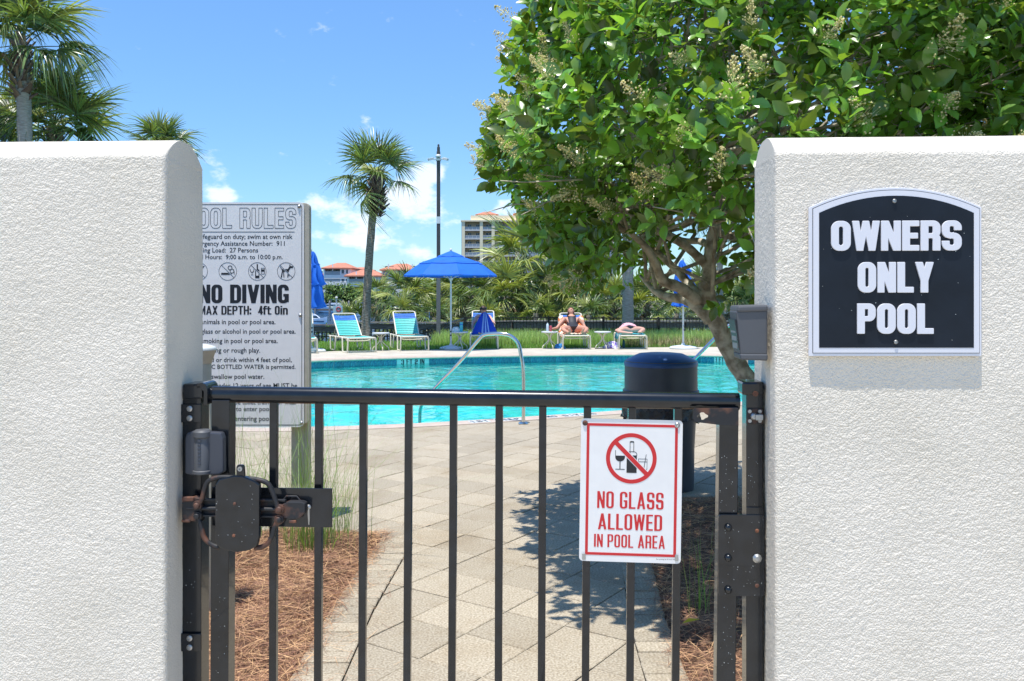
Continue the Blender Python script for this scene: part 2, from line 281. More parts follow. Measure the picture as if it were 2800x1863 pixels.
class MB:
    def __init__(s): s.v = []; s.f = []
    def add(s, vs, fs, X=None):
        n = len(s.v)
        s.v += [tuple(X @ Vector(v)) if X else tuple(v) for v in vs]; s.f += [tuple(i+n for i in f) for f in fs]; return s
    def box(s, x0, x1, y0, y1, z0, z1, X=None):
        return s.add([(x0, y0, z0), (x1, y0, z0), (x1, y1, z0), (x0, y1, z0), (x0, y0, z1), (x1, y0, z1), (x1, y1, z1), (x0, y1, z1)],
                     [(0, 3, 2, 1), (4, 5, 6, 7), (0, 1, 5, 4), (1, 2, 6, 5), (2, 3, 7, 6), (3, 0, 4, 7)], X)
    def beam(s, a, b, wx, wy, roll=0):
        a, b = Vector(a), Vector(b); d = b-a; X = Matrix.Translation(a) @ d.to_track_quat('Z', 'Y').to_matrix().to_4x4() @ Matrix.Rotation(roll, 4, 'Z')
        return s.box(-wx/2, wx/2, -wy/2, wy/2, 0, d.length, X)
    def tube(s, pts, r, n=10, cap=True, closed=False):
        pts = [Vector(p) for p in pts]; rs = r if isinstance(r, (list, tuple)) else [r]*len(pts); m = len(pts); base = len(s.v)
        up = None
        for i, p in enumerate(pts):
            a = pts[i-1] if (i or closed) else p; b = pts[(i+1) % m] if (i < m-1 or closed) else p
            d = (b-a).normalized()
            if up is None: up = Vector((0, 0, 1)) if abs(d.z) < .9 else Vector((1, 0, 0))
            x = d.cross(up).normalized(); up = x.cross(d).normalized()
            for k in range(n):
                t = 2*math.pi*k/n; s.v.append(tuple(p+(x*math.cos(t)+up*math.sin(t))*rs[i]))
        seg = m if closed else m-1
        for i in range(seg):
            for k in range(n):
                j = (i+1) % m; s.f.append((base+i*n+k, base+i*n+(k+1) % n, base+j*n+(k+1) % n, base+j*n+k))
        if cap and not closed:
            s.f.append(tuple(base+k for k in range(n))[::-1]); s.f.append(tuple(base+(m-1)*n+k for k in range(n)))
        return s
    def lathe(s, prof, n=24, c=(0, 0, 0), X=None):
        base = len(s.v); c = Vector(c)
        for r, z in prof:
            for k in range(n):
                t = 2*math.pi*k/n; v = c+Vector((r*math.cos(t), r*math.sin(t), z)); s.v.append(tuple(X @ v) if X else tuple(v))
        for i in range(len(prof)-1):
            for k in range(n): s.f.append((base+i*n+k, base+i*n+(k+1) % n, base+(i+1)*n+(k+1) % n, base+(i+1)*n+k))
        s.f.append(tuple(base+k for k in range(n))[::-1]); s.f.append(tuple(base+(len(prof)-1)*n+k for k in range(n))); return s
    def prism(s, poly, d0, d1, axis='y', X=None):
        """poly in (a,b); axis y: a->x, b->z, extruded along y;  axis z: a->x, b->y"""
        n = len(poly); P = (lambda a, b, d: (a, d, b)) if axis == 'y' else ((lambda a, b, d: (a, b, d)) if axis == 'z' else (lambda a, b, d: (d, a, b)))
        return s.add([P(a, b, d0) for a, b in poly]+[P(a, b, d1) for a, b in poly], [tuple(range(n)), tuple(range(2*n-1, n-1, -1))]+[(i, i+n, (i+1) % n+n, (i+1) % n) for i in range(n)], X)
    def mesh(s, name, m, smooth=None):
        me = bpy.data.meshes.new(name); me.from_pydata(s.v, [], s.f); me.materials.append(M[m] if isinstance(m, str) else m)
        import bmesh
        bm = bmesh.new(); bm.from_mesh(me); bmesh.ops.recalc_face_normals(bm, faces=bm.faces); bm.to_mesh(me); bm.free()
        if smooth is not None:
            me.polygons.foreach_set('use_smooth', [True]*len(me.polygons)); me.set_sharp_from_angle(angle=R(smooth))
        me.update(); return me
    def build(s, name, m, parent=None, smooth=None, bevel=0, loc=None, rz=None):
        o = link(name, s.mesh(name, m, smooth), parent, loc, (0, 0, rz) if rz is not None else None)
        if bevel:
            b = o.modifiers.new('bevel', 'BEVEL'); b.width = bevel; b.segments = 2; b.limit_method = 'ANGLE'; b.angle_limit = R(35)
        return o
def spline(pts, k=8):
    pts = [Vector(p) for p in pts]; out = []; n = len(pts)
    for i in range(n-1):
        p0, p1, p2, p3 = pts[max(i-1, 0)], pts[i], pts[i+1], pts[min(i+2, n-1)]
        for j in range(k):
            t = j/k; out.append(.5*((2*p1)+(-p0+p2)*t+(2*p0-5*p1+4*p2-p3)*t*t+(-p0+3*p1-3*p2+p3)*t**3))
    out.append(pts[-1]); return out
def cspline(pts, k=8):
    pts = [Vector(p) for p in pts]; n = len(pts); out = []
    for i in range(n):
        p0, p1, p2, p3 = pts[i-1], pts[i], pts[(i+1) % n], pts[(i+2) % n]
        for j in range(k):
            t = j/k; out.append(.5*((2*p1)+(-p0+p2)*t+(2*p0-5*p1+4*p2-p3)*t*t+(-p0+3*p1-3*p2+p3)*t**3))
    return out
def rrect(x0, x1, y0, y1, r, n=5):
    o = []
    for cx, cy, a in ((x1-r, y0+r, -90), (x1-r, y1-r, 0), (x0+r, y1-r, 90), (x0+r, y0+r, 180)):
        for k in range(n+1):
            t = R(a+90*k/n); o.append((cx+r*math.cos(t), cy+r*math.sin(t)))
    return o
def vnoise(x, y, seed, ):
    """smooth value noise in [-1,1]"""
    g = np.random.default_rng(seed).random((256, 256))*2-1
    xi = np.floor(x).astype(int); yi = np.floor(y).astype(int); fx = x-xi; fy = y-yi
    fx = fx*fx*(3-2*fx); fy = fy*fy*(3-2*fy); xi &= 255; yi &= 255; x2 = (xi+1) & 255; y2 = (yi+1) & 255
    return (g[xi, yi]*(1-fx)+g[x2, yi]*fx)*(1-fy)+(g[xi, y2]*(1-fx)+g[x2, y2]*fx)*fy
def scatter(tV, tF, pos, rot, scl):
    """instances of a template joined: tV (n,3), tF (k,c); pos (N,3) rot (N,3,3) scl (N,) or (N,3)"""
    tV = np.asarray(tV, float); tF = np.asarray(tF); N = len(pos); scl = np.asarray(scl, float)
    if scl.ndim == 1: scl = scl[:, None]
    loc = tV[None]*scl[:, None, :]
    V = np.einsum('nij,nkj->nki', rot, loc)+pos[:, None, :]
    Fi = tF[None]+(np.arange(N)*len(tV))[:, None, None]
    return V.reshape(-1, 3), Fi.reshape(-1, tF.shape[1])
def frames(d, roll=None, up=None):
    """rotation matrices whose x axis = d"""
    d = np.asarray(d, float); d = d/np.linalg.norm(d, axis=1, keepdims=True)
    u = np.tile([0, 0, 1.], (len(d), 1)) if up is None else np.asarray(up, float)
    y = np.cross(u, d); ln = np.linalg.norm(y, axis=1, keepdims=True); y = np.where(ln < 1e-3, [[0, 1., 0]], y/np.maximum(ln, 1e-6)); z = np.cross(d, y)
    if roll is not None:
        c, s_ = np.cos(roll)[:, None], np.sin(roll)[:, None]; y, z = y*c+z*s_, z*c-y*s_
    return np.stack([d, y, z], axis=2)

# ---- lettering: signed-distance shapes -> outlines -> filled, extruded curves
def sbox(X, Y, x0, x1, y0, y1, r=0):
    cx, cy, hx, hy = (x0+x1)/2, (y0+y1)/2, (x1-x0)/2-r, (y1-y0)/2-r
    qx, qy = np.abs(X-cx)-hx, np.abs(Y-cy)-hy
    return np.hypot(np.maximum(qx, 0), np.maximum(qy, 0))+np.minimum(np.maximum(qx, qy), 0)-r
def sseg(X, Y, xa, ya, xb, yb, wd, y0=0, y1=1):
    """slanted stem of horizontal width wd cut at y0..y1"""
    xc = xa+(Y-ya)/(yb-ya)*(xb-xa); k = abs(yb-ya)/math.hypot(xb-xa, yb-ya)
    return np.maximum((np.abs(X-xc)-wd/2)*k, np.maximum(y0-Y, Y-y1))
mn = np.minimum; mx_ = np.maximum
def glyph(c, X, Y, w, t, h=None):
    h = h or t*.72; r = w*.42
    B = lambda *a: sbox(X, Y, *a)
    ring = lambda x0, x1, y0, y1, rr=r: mx_(B(x0, x1, y0, y1, rr), -B(x0+t, x1-t, y0+h, y1-h, max(.001, min(rr-t*.75, (x1-x0-2*t)/2-.002))))
    if c in 'O0': return ring(0, w, 0, 1)
    if c == 'D': return mx_(mx_(B(-w*.6, w, 0, 1, r), -X), -mx_(B(-w*.3, w-t, h, 1-h, max(.01, r-t)), t-X))
    if c == 'I': return B(0, w, 0, 1)
    if c == 'L': return mn(B(0, t, 0, 1), B(0, w, 0, h))
    if c == 'E': return mn(mn(B(0, t, 0, 1), B(0, w, 0, h)), mn(B(0, w, 1-h, 1), B(0, w*.92, .5-h/2, .5+h/2)))
    if c == 'F': return mn(B(0, t, 0, 1), mn(B(0, w, 1-h, 1), B(0, w*.92, .5-h/2, .5+h/2)))
    if c == 'T': return mn(B(0, w, 1-h, 1), B(w/2-t/2, w/2+t/2, 0, 1))
    if c == 'H': return mn(mn(B(0, t, 0, 1), B(w-t, w, 0, 1)), B(0, w, .5-h/2, .5+h/2))
    if c == 'U': return mx_(mx_(B(0, w, 0, 1.6, r), -B(t, w-t, h, 1.8, .01)), Y-1)
    if c == 'N': return mn(mn(B(0, t*.9, 0, 1), B(w-t*.9, w, 0, 1)), sseg(X, Y, t*.5, 1, w-t*.5, 0, t))
    if c == 'M': return mn(mn(B(0, t*.85, 0, 1), B(w-t*.85, w, 0, 1)), mn(sseg(X, Y, t*.45, 1, w/2, 0, t*.8), sseg(X, Y, w-t*.45, 1, w/2, 0, t*.8)))
    if c == 'W': return mn(mn(sseg(X, Y, t*.45, 1, w*.28, 0, t*.9), sseg(X, Y, w*.5, 1, w*.28, 0, t*.8)), mn(sseg(X, Y, w*.5, 1, w*.72, 0, t*.8), sseg(X, Y, w-t*.45, 1, w*.72, 0, t*.9)))
    if c == 'V': return mn(sseg(X, Y, t*.5, 1, w/2, 0, t), sseg(X, Y, w-t*.5, 1, w/2, 0, t))
    if c == 'X': return mn(sseg(X, Y, t*.5, 1, w-t*.5, 0, t), sseg(X, Y, w-t*.5, 1, t*.5, 0, t))
    if c == 'Y': return mn(mn(sseg(X, Y, t*.5, 1, w/2, .38, t, .38, 1), sseg(X, Y, w-t*.5, 1, w/2, .38, t, .38, 1)), B(w/2-t/2, w/2+t/2, 0, .44))
    if c == 'A': return mn(mn(sseg(X, Y, t*.5, 0, w/2, 1, t*.95), sseg(X, Y, w-t*.5, 0, w/2, 1, t*.95)), B(w*.2, w*.8, .2, .2+h*.85))
    if c in 'PR':
        p = mn(B(0, t, 0, 1), mx_(mx_(B(-w*.5, w, .42, 1, w*.36), -X), -mx_(B(-w*.3, w-t, .42+h*.9, 1-h, max(.01, w*.36-t*.8)), t-X)))
        if c == 'R': p = mn(p, mn(mx_(B(w*.3, w, 0, .52, w*.18), -B(w*.1, w-t, -.5, .42, .04)), B(w-t, w, 0, .3)))
        return p
    if c == 'G': return mn(mx_(ring(0, w, 0, 1), -B(w*.5, w*1.2, .50, .68)), mn(B(w*.5, w, .50-h*.9, .50), B(w-t, w, .06, .5)))
    if c == 'S':
        u = mx_(ring(0, w, .42, 1, w*.38), -B(w-t-.02, w*1.2, .5, .69)); lo_ = mx_(ring(0, w, 0, .58, w*.38), -B(-.2, t+.02, .31, .5)); return mn(u, lo_)
    if c in '23':
        lo_ = ring(0, w, 0, .56, w*.38); u = ring(0, w, .44, 1, w*.38)
        if c == '3': return mn(mx_(u, -B(-.2, t+.02, .4, .7)), mx_(lo_, -B(-.2, t+.02, .3, .6)))
        return mn(mn(mx_(u, -B(-.2, t+.02, .3, .7)), mx_(lo_, -B(t+.02, w*1.2, h+.02, .42))), B(0, w, 0, h))
    if c == '4': return mn(B(w*.5, w*.5+t, 0, 1), mn(B(0, w, .2, .2+h), sseg(X, Y, t*.5, .2, w*.5+t*.4, 1, t*.8, .2, 1)))
    if c == '1': return mn(B(w/2-t/2, w/2+t/2, 0, 1), sseg(X, Y, 0, .72, w*.5, 1, t*.9, .72, 1))
    if c == 'f': return mn(mx_(B(0, w*1.1, -.5, 1, w*.4), mn(-B(t, w*1.4, -.8, 1-h, .02), -Y+0) if False else mx_(-B(t, w*1.6, -.8, 1-h, .02), -Y)), B(-w*.2, w, .62, .62+h*.8))
    if c == 't': return mn(mx_(B(0, w*1.1, 0, 1.5, w*.35), mx_(-B(t, w*1.6, h, 1.8, .02), Y-.95)), B(-w*.2, w, .62, .62+h*.8))
    if c == 'i': return mn(B(0, t, 0, .74), B(0, t, .84, 1))
    if c == 'n': return mn(mx_(mx_(B(0, w, -.6, .76, w*.35), -B(t, w-t, -.8, .76-h, .02)), -Y), B(0, t, 0, .76))
    if c == ':': return mn(B(0, t, .05, .25), B(0, t, .5, .7))
    return X*0+1
def loops(Fv, xs, ys):
    """marching squares, inside < 0"""
    seg = {}; nx, ny = Fv.shape; I = Fv < 0
    cells = np.argwhere((I[:-1, :-1].astype(int)+I[1:, :-1]+I[1:, 1:]+I[:-1, 1:]) % 4 != 0)
    def pt(k):
        a, b = k; fa, fb = Fv[a], Fv[b]; t = fa/(fa-fb); return (xs[a[0]]+(xs[b[0]]-xs[a[0]])*t, ys[a[1]]+(ys[b[1]]-ys[a[1]])*t)
    for i, j in cells:
        c = [(i, j), (i+1, j), (i+1, j+1), (i, j+1)]; ins = [I[q] for q in c]
        ent = []; ext = []
        for k in range(4):
            a, b = c[k], c[(k+1) % 4]
            if ins[k] and not ins[(k+1) % 4]: ext.append((k, tuple(sorted((a, b)))))
            if not ins[k] and ins[(k+1) % 4]: ent.append((k, tuple(sorted((a, b)))))
        for k, e in ext:
            # inside corner run ends at edge k; its matching entry edge is the nearest one going backwards
            best = min(ent, key=lambda q: (k-q[0]) % 4); seg[e] = best[1]
    out = []
    while seg:
        s0, nxt = next(iter(seg.items())); lp = [s0]; del seg[s0]
        while nxt in seg:
            lp.append(nxt); nn = seg.pop(nxt); nxt = nn
        p = [pt(k) for k in lp]
        if len(p) > 2: out.append(p)
    return out
def curve_mesh(name, lps, m, depth=.0003, bev=0):
    cu = bpy.data.curves.new(name, 'CURVE'); cu.dimensions = '2D'; cu.fill_mode = 'BOTH'; cu.extrude = depth; cu.bevel_depth = bev; cu.bevel_resolution = 1
    for lp in lps:
        sp = cu.splines.new('POLY'); sp.points.add(len(lp)-1)
        for q, (x, y) in zip(sp.points, lp): q.co = (x, y, 0, 1)
        sp.use_cyclic_u = True
    o = bpy.data.objects.new(name, cu); COL.objects.link(o)
    dg = bpy.context.evaluated_depsgraph_get(); me = bpy.data.meshes.new_from_object(o.evaluated_get(dg))
    bpy.data.objects.remove(o); bpy.data.curves.remove(cu); me.materials.clear(); me.materials.append(M[m] if isinstance(m, str) else m); return me
def shape_loops(fn, x0, x1, y0, y1, n=90):
    pad = (y1-y0)*.06; h = (y1-y0)/n; xs = np.arange(x0-pad, x1+pad+h, h)+1e-7; ys = np.arange(y0-pad, y1+pad+h, h)+1.3e-7
    X, Y = np.meshgrid(xs, ys, indexing='ij'); Fv = fn(X, Y); Fv = np.where(np.abs(Fv) < 1e-9, 1e-9, Fv); return loops(Fv, xs, ys)
ADV = {'I': None, ' ': .3, 'W': 1.42, 'M': 1.38, 'L': .88, 'E': .86, 'f': .7, 't': .7, 'i': None, ':': None, '1': .7, 'F': .86, 'A': 1.1, 'V': 1.08, 'T': .95}
def word_loops(txt, w=.46, t=.17, gap=.06, n=56, outline=0):
    """loops of a word, cap height 1; returns loops, width"""
    x = 0; out = []
    for c in txt:
        if c == ' ': x += w*.6; continue
        k = ADV.get(c, 1); gw = t if (c in ADV and ADV[c] is None) else w*k
        if outline: fn = lambda X, Y: np.abs(glyph(c, X, Y, gw, t))-outline
        else: fn = lambda X, Y: glyph(c, X, Y, gw, t)
        for lp in shape_loops(fn, -outline-(.2*w if c in 'ft' else 0), gw+outline, -outline, 1+outline, n): out.append([(a+x, b) for a, b in lp])
        x += gw+gap
    return out, x-gap
def sign_text(name, txt, x0, x1, z0, z1, y, m, parent, depth=.0003, bev=0, **k):
    """lettering standing in the x-z plane of its parent, facing -y, fitted to the box"""
    lps, wd = word_loops(txt, **k); sx, sz = (x1-x0)/wd, (z1-z0)
    me = curve_mesh(name, [[(a*sx, b*sz) for a, b in lp] for lp in lps], m, depth, bev)
    return link(name, me, parent, (x0, y, z0), (R(90), 0, 0))
def flat_shape(name, fn, x0, x1, z0, z1, y, m, parent, n=120, depth=.0003):
    me = curve_mesh(name, shape_loops(fn, x0, x1, z0, z1, n), m, depth); return link(name, me, parent, (0, y, 0), (R(90), 0, 0))
def font_mesh(txt, m, off=0.0):
    cu = bpy.data.curves.new('t', 'FONT'); cu.body = txt; cu.size = 1; cu.offset = off; cu.resolution_u = 2
    o = bpy.data.objects.new('t', cu); COL.objects.link(o); dg = bpy.context.evaluated_depsgraph_get(); me = bpy.data.meshes.new_from_object(o.evaluated_get(dg))
    bpy.data.objects.remove(o); bpy.data.curves.remove(cu); me.materials.clear(); me.materials.append(M[m])
    xs = [v.co.x for v in me.vertices]; return me, min(xs), max(xs)
# ================================================================== SETTING: ground, paving, pool
POOL = [(x, y*1.2855) for x, y in [(-7, 8.4), (-5, 7.6), (-3, 7.42), (-2.05, 7.46), (-.9, 7.7), (.21, 8.08), (1.35, 8.5), (3, 9.15), (5.3, 10.4), (6.9, 12), (7.2, 14), (6.7, 15.5), (5.4, 16.22), (3.8, 16.55), (2.2, 16.62), (.5, 16.4), (-2, 15.95), (-4.45, 15.1), (-6.5, 13.8), (-8, 12), (-8.2, 10)]]
pool = [Vector((p.x, p.y)) for p in cspline([(x, y, 0) for x, y in POOL], 8)]; NP = len(pool)
def offs(r, d):
    o = []
    for i in range(len(r)):
        t = (r[(i+1) % len(r)]-r[i-1]).normalized(); o.append(r[i]+Vector((t.y, -t.x))*d)
    return o
_c = Vector((0, 16))
SG = 1 if (offs(pool, .3)[0]-_c).length > (pool[0]-_c).length else -1
out30 = offs(pool, .30*SG)
def ring_mesh(name, a, b, za, zb, m):
    n = len(a); V = [(p.x, p.y, za) for p in a]+[(p.x, p.y, zb) for p in b]; Fc = [(i, (i+1) % n, (i+1) % n+n, i+n) for i in range(n)]
    mb = MB(); mb.add(V, Fc); return mb
# ground base with a hole for the pool
far_ring = []
for p in pool:
    d = (p-_c); s = min(12.5/abs(d.x) if d.x else 9e9, (17.5 if d.y < 0 else 8.2)/abs(d.y) if d.y else 9e9); far_ring.append(_c+d*s)
g = ring_mesh('ground', offs(pool, .05*SG), far_ring, -.03, -.03, 'sand'); tag(g.build('ground', 'sand'), kind='structure')
# pool shell: plaster walls and floor
basin = thing('pool_basin', '', '', (0, 0, 0)); basin['kind'] = 'structure'
inn = offs(pool, -.15*SG)
mb = ring_mesh('b', pool, inn, -.20, -1.05, 'plaster'); mb.add([(p.x, p.y, -1.05) for p in inn], [tuple(range(NP))]); mb.build('plaster_floor', 'plaster', basin)
mb = ring_mesh('b', offs(pool, .012*SG), offs(pool, .012*SG), -.02, -.22, 'plaster'); mb.build('tile_backing', 'markwhite', basin)
# waterline tiles, one by one along the shell
def tile_me(w_, m): return MB().box(-w_/2, w_/2, -.004, .010, -.205, -.055).mesh('tile', m)
tm = tile_me(.148, 'tile'); tw = tile_me(.148, 'markwhite')
L_ = [0]
for i in range(NP): L_.append(L_[-1]+(pool[(i+1) % NP]-pool[i]).length)
def at_s(s):
    s %= L_[-1]
    for i in range(NP):
        if s <= L_[i+1]:
            t = (s-L_[i])/(L_[i+1]-L_[i]); a, b = pool[i], pool[(i+1) % NP]; return a.lerp(b, t), (b-a).normalized()
def s_of_px(px):
    best = None
    for k in range(1200):
        s = L_[-1]*k/1200; p, t = at_s(s)
        if p.y > 18:
            d = abs(CX+p.x/p.y*F-px)
            if best is None or d < best[0]: best = (d, s)
    return best[1]
sa, sb = s_of_px(1093), s_of_px(1163); sc_, sd_ = s_of_px(1952), s_of_px(2010)
marks = [(min(sa, sb), max(sa, sb), '3 FT 2 IN'), (min(sc_, sd_), max(sc_, sd_), '3 FT 2 IN')]
nt_ = int(L_[-1]/.153)
for k in range(nt_):
    s = (k+.5)*L_[-1]/nt_; p, t = at_s(s)
    if p.y < 13: continue
    isw = any(a-.04 < s < b+.04 for a, b, _ in marks)
    n = Vector((t.y, -t.x))*SG
    link('tile', tw if isw else tm, basin, (p.x, p.y, 0), (0, 0, math.atan2(-n.x, n.y)))
for a, b, txt in marks:
    p, t = at_s((a+b)/2); n = Vector((t.y, -t.x))*SG; wid = (b-a)*.9
    e = bpy.data.objects.new('depth_marking', None)
    lps, wd = word_loops(txt, w=.5, t=.15, gap=.1, n=40); me = curve_mesh('depth_marking', [[(x*wid/wd-wid/2, z*.105) for x, z in lp] for lp in lps], 'ink', .002)
    link('depth_marking', me, basin, (p.x-n.x*.009, p.y-n.y*.009, -.17), (R(90), 0, math.atan2(-n.x, n.y)))
# water
mb = MB(); NS = 24
V = []; Fc = []
cen = Vector((0, 16))
wr = offs(pool, .004*SG)
mb.add([(p.x, p.y, -.165) for p in wr], [tuple(range(NP))]); o = mb.build('pool_water', 'poolwater'); tag(o, kind='structure')
# coping
prof = [(.0-.035, -.055), (-.045, -.03), (-.03, -.004), (.0, .006), (.27, .006), (.275, -.03)]
V = []; Fc = []
rings = [offs(pool, d*SG) for d, z in prof]
for (d, z), r in zip(prof, rings): V += [(p.x, p.y, z) for p in r]
for j in range(len(prof)-1):
    for i in range(NP): Fc.append((j*NP+i, j*NP+(i+1) % NP, (j+1)*NP+(i+1) % NP, (j+1)*NP+i))
mb = MB(); mb.add(V, Fc); cop = mb.build('pool_coping', 'coping', smooth=40); tag(cop, kind='structure')
# writing on the near coping: white tiles with black letters
def coping_sign(txt, x0, x1, rev=0):
    ps = [(k, p) for k, p in enumerate(pool) if p.y < 14]
    def yat(x):
        b = sorted(ps, key=lambda q: abs(q[1].x-x))[:2]; (k1, p1), (k2, p2) = b
        return p1.y+(p2.y-p1.y)*((x-p1.x)/(p2.x-p1.x) if abs(p2.x-p1.x) > 1e-5 else 0)
    y0, y1 = yat(x0), yat(x1); ang = math.atan2(y1-y0, x1-x0); Ln = math.hypot(x1-x0, y1-y0)
    n = len(txt); cw = Ln/n
    tile = MB().box(.004, cw-.004, 0, .15, 0, .003).mesh('marking_tile', 'markwhite')
    for k, c in enumerate(txt):
        if c == ' ': continue
        bx, by = x0+math.cos(ang)*cw*k+math.sin(ang)*.225, y0+math.sin(ang)*cw*k-math.cos(ang)*.225
        link('marking_tile', tile, cop, (bx, by, .0065), (0, 0, ang))
        lps, wd = word_loops(c, w=.5, t=.16, n=40); me = curve_mesh('letter', [[(cw/2+(x-wd/2)*.11, z*.11) for x, z in lp] for lp in lps], 'ink', .0008)
        link('letter', me, cop, (bx-math.sin(ang)*.02, by+math.cos(ang)*.02, .0105), (0, 0, ang))
coping_sign('1ST STEP', -.54, .03)
coping_sign('NO DIVING', .33, .95)
# far concrete deck and its grass edge
EDGE = [(-13, 21.6), (-8, 22.0), (-5, 22.3), (-3, 22.75), (-1.4, 23.1), (0, 23.4), (3, 23.9), (5, 24.1), (8, 24.3), (13, 24.4)]
def edge_y(x):
    for (a, b), (c, d) in zip(EDGE, EDGE[1:]):
        if a <= x <= c: return b+(d-b)*(x-a)/(c-a)
    return EDGE[0][1] if x < 0 else EDGE[-1][1]
# deck: strips between pool outer ring (far half) and edge
V = []; Fc = []; xs = np.linspace(-9.2, 8.2, 90)
def far_y(x):
    best = None; r = offs(pool, .262*SG)
    for i in range(NP):
        a, b = r[i], r[(i+1) % NP]
        if (a.x-x)*(b.x-x) <= 0 and a.x != b.x:
            y = a.y+(b.y-a.y)*(x-a.x)/(b.x-a.x)
            if best is None or y > best: best = y
    return best if best else 14
mb = MB(); q = []
for x in xs:
    fy = far_y(x); q.append(((x, fy, 0), (x, edge_y(x), 0)))
mb.add([a for a, b in q]+[b for a, b in q], [(i, i+1, i+1+len(q), i+len(q)) for i in range(len(q)-1)])
mb.add([(-13, 9, 0), (-9.2, 9, 0), (-9.2, edge_y(-9.2), 0), (-13, edge_y(-13), 0)], [(0, 1, 2, 3)]); mb.add([(8.2, 9, 0), (13, 9, 0), (13, edge_y(13), 0), (8.2, edge_y(8.2), 0)], [(0, 1, 2, 3)])
tag(mb.build('pool_deck', 'deck'), kind='structure')

# pavers: a diagonal square grid inside the path outline, cut at the border courses
pav = bpy.data.objects.new('paving', None); COL.objects.link(pav); pav['kind'] = 'structure'
U_ = Vector((.5551, .8318)); N_ = Vector((.8318, -.5551)); PT = .309
s0, n0 = 2.706, -2.56
inner_near = offs(pool, .275*SG)
def near_y(x):
    best = None
    for i in range(NP):
        a, b = inner_near[i], inner_near[(i+1) % NP]
        if (a.x-x)*(b.x-x) <= 0 and a.x != b.x:
            y = a.y+(b.y-a.y)*(x-a.x)/(b.x-a.x)
            if best is None or y < best: best = y
    return best if best else 14
BL = [(-.84, 1.5), (-.84, 4.0), (-.80, 4.8), (-.77, 5.35)]                       # left bed edge
BR = [(.67, 1.5), (.67, 3.35), (.69, 3.9), (.76, 4.73), (1.0, 5.5), (1.24, 6.25)]  # right bed edge
def interp(L, y):
    if y <= L[0][1]: return L[0][0]
    for (a, b), (c, d) in zip(L, L[1:]):
        if b <= y <= d: return a+(c-a)*(y-b)/(d-b)
    return None
def left_lim(y):
    x = interp(BL, y); return (x+.205) if x is not None else -9.5
def right_lim(y):
    x = interp(BR, y); return (x-.17) if x is not None else 9.5
def clip(poly, f):
    out = []
    for i in range(len(poly)):
        a, b = poly[i], poly[(i+1) % len(poly)]; fa, fb = f(a), f(b)
        if fa >= 0: out.append(a)
        if (fa >= 0) != (fb >= 0): out.append(a+(b-a)*(fa/(fa-fb)))
    return out
def paver_poly(poly, mb, top=0.0, ch=.003):
    n = len(poly); c = sum(poly, Vector((0, 0)))/n
    ins = [p+(c-p).normalized()*ch*1.6 for p in poly]
    mb.add([(p.x, p.y, top-ch) for p in poly]+[(p.x, p.y, top) for p in ins]+[(p.x, p.y, -.045) for p in poly],
           [tuple(range(n, 2*n))]+[(i, (i+1) % n, (i+1) % n+n, i+n) for i in range(n)]+[(i+2*n, (i+1) % n+2*n, (i+1) % n, i) for i in range(n)])
full = MB(); hf = (PT-.005)/2; paver_poly([Vector(v) for v in ((-hf, -hf), (hf, -hf), (hf, hf), (-hf, hf))], full); full_me = full.mesh('paver', 'paver')
cells = []
for i in range(-70, 90):
    for j in range(-70, 90):
        s = s0+(i+.5)*PT; n = n0+(j+.5)*PT; c = U_*s+N_*n
        if not (2.42 < c.y < 14 and -9.3 < c.x < 8): continue
        cor = [U_*(s+a)+N_*(n+b) for a, b in ((-hf, -hf), (hf, -hf), (hf, hf), (-hf, hf))]
        p = cor
        ll, rl = left_lim(c.y), right_lim(c.y)
        if ll > -9: p = clip(p, lambda v: v.x-left_lim(v.y) if v.y <= 5.35 else 1)
        if len(p) > 2 and rl < 9: p = clip(p, lambda v: (right_lim(v.y) if v.y <= 6.25 else 99)-v.x)
        if len(p) > 2 and c.y > 5.2 and c.x < -.77: p = clip(p, lambda v: v.y-5.37)
        if len(p) > 2 and c.x > 1.15: p = clip(p, lambda v: v.y-6.28)
        if len(p) > 2 and c.y > 8: p = clip(p, lambda v: near_y(v.x)-v.y)
        if len(p) < 3: continue
        if c.y < 5.3 and c.x < -.9: continue
        if c.y < 6.2 and c.x > 1.24: continue
        area = abs(sum(p[k].cross(p[(k+1) % len(p)]) if hasattr(p[k], 'cross') else 0 for k in range(len(p))))/2
        if area < .002: continue
        px = CX+c.x/c.y*F; vis = 400 < px < 2150
        cells.append((0 if vis else 1, c.y, c, p, len(p) == 4 and area > .091))
cells.sort(key=lambda q: (q[0], q[1])); rest = MB()
for k, (v, y, c, p, fl) in enumerate(cells):
    dz = random.uniform(-.002, .002)
    if k < 250:
        if fl: link('paver', full_me, pav, (c.x, c.y, dz), (random.uniform(-.004, .004), random.uniform(-.004, .004), math.atan2(U_.y, U_.x)))
        else:
            b = MB(); paver_poly([Vector(q)-c for q in p], b); link('paver', b.mesh('paver', 'paver'), pav, (c.x, c.y, dz))
    else: paver_poly([Vector(q) for q in p], rest, dz)
tag(rest.build('paver', 'paver', pav), kind='stuff')
# soldier courses along the two beds
sold = MB(); paver_poly([Vector(v) for v in ((.002, .002), (.198, .002), (.198, .1), (.002, .1))], sold); sold_me = sold.mesh('border_paver', 'paver')
y = 2.42
while y < 5.3:
    link('border_paver', sold_me, pav, (interp(BL, y)+.001, y, random.uniform(-.002, .002))); y += .104
sold2 = MB(); paver_poly([Vector(v) for v in ((-.163, .002), (-.002, .002), (-.002, .1), (-.163, .1))], sold2); s2 = sold2.mesh('border_paver', 'paver')
y = 2.42
while y < 6.2:
    link('border_paver', s2, pav, (interp(BR, y)-.001, y, random.uniform(-.002, .002))); y += .104

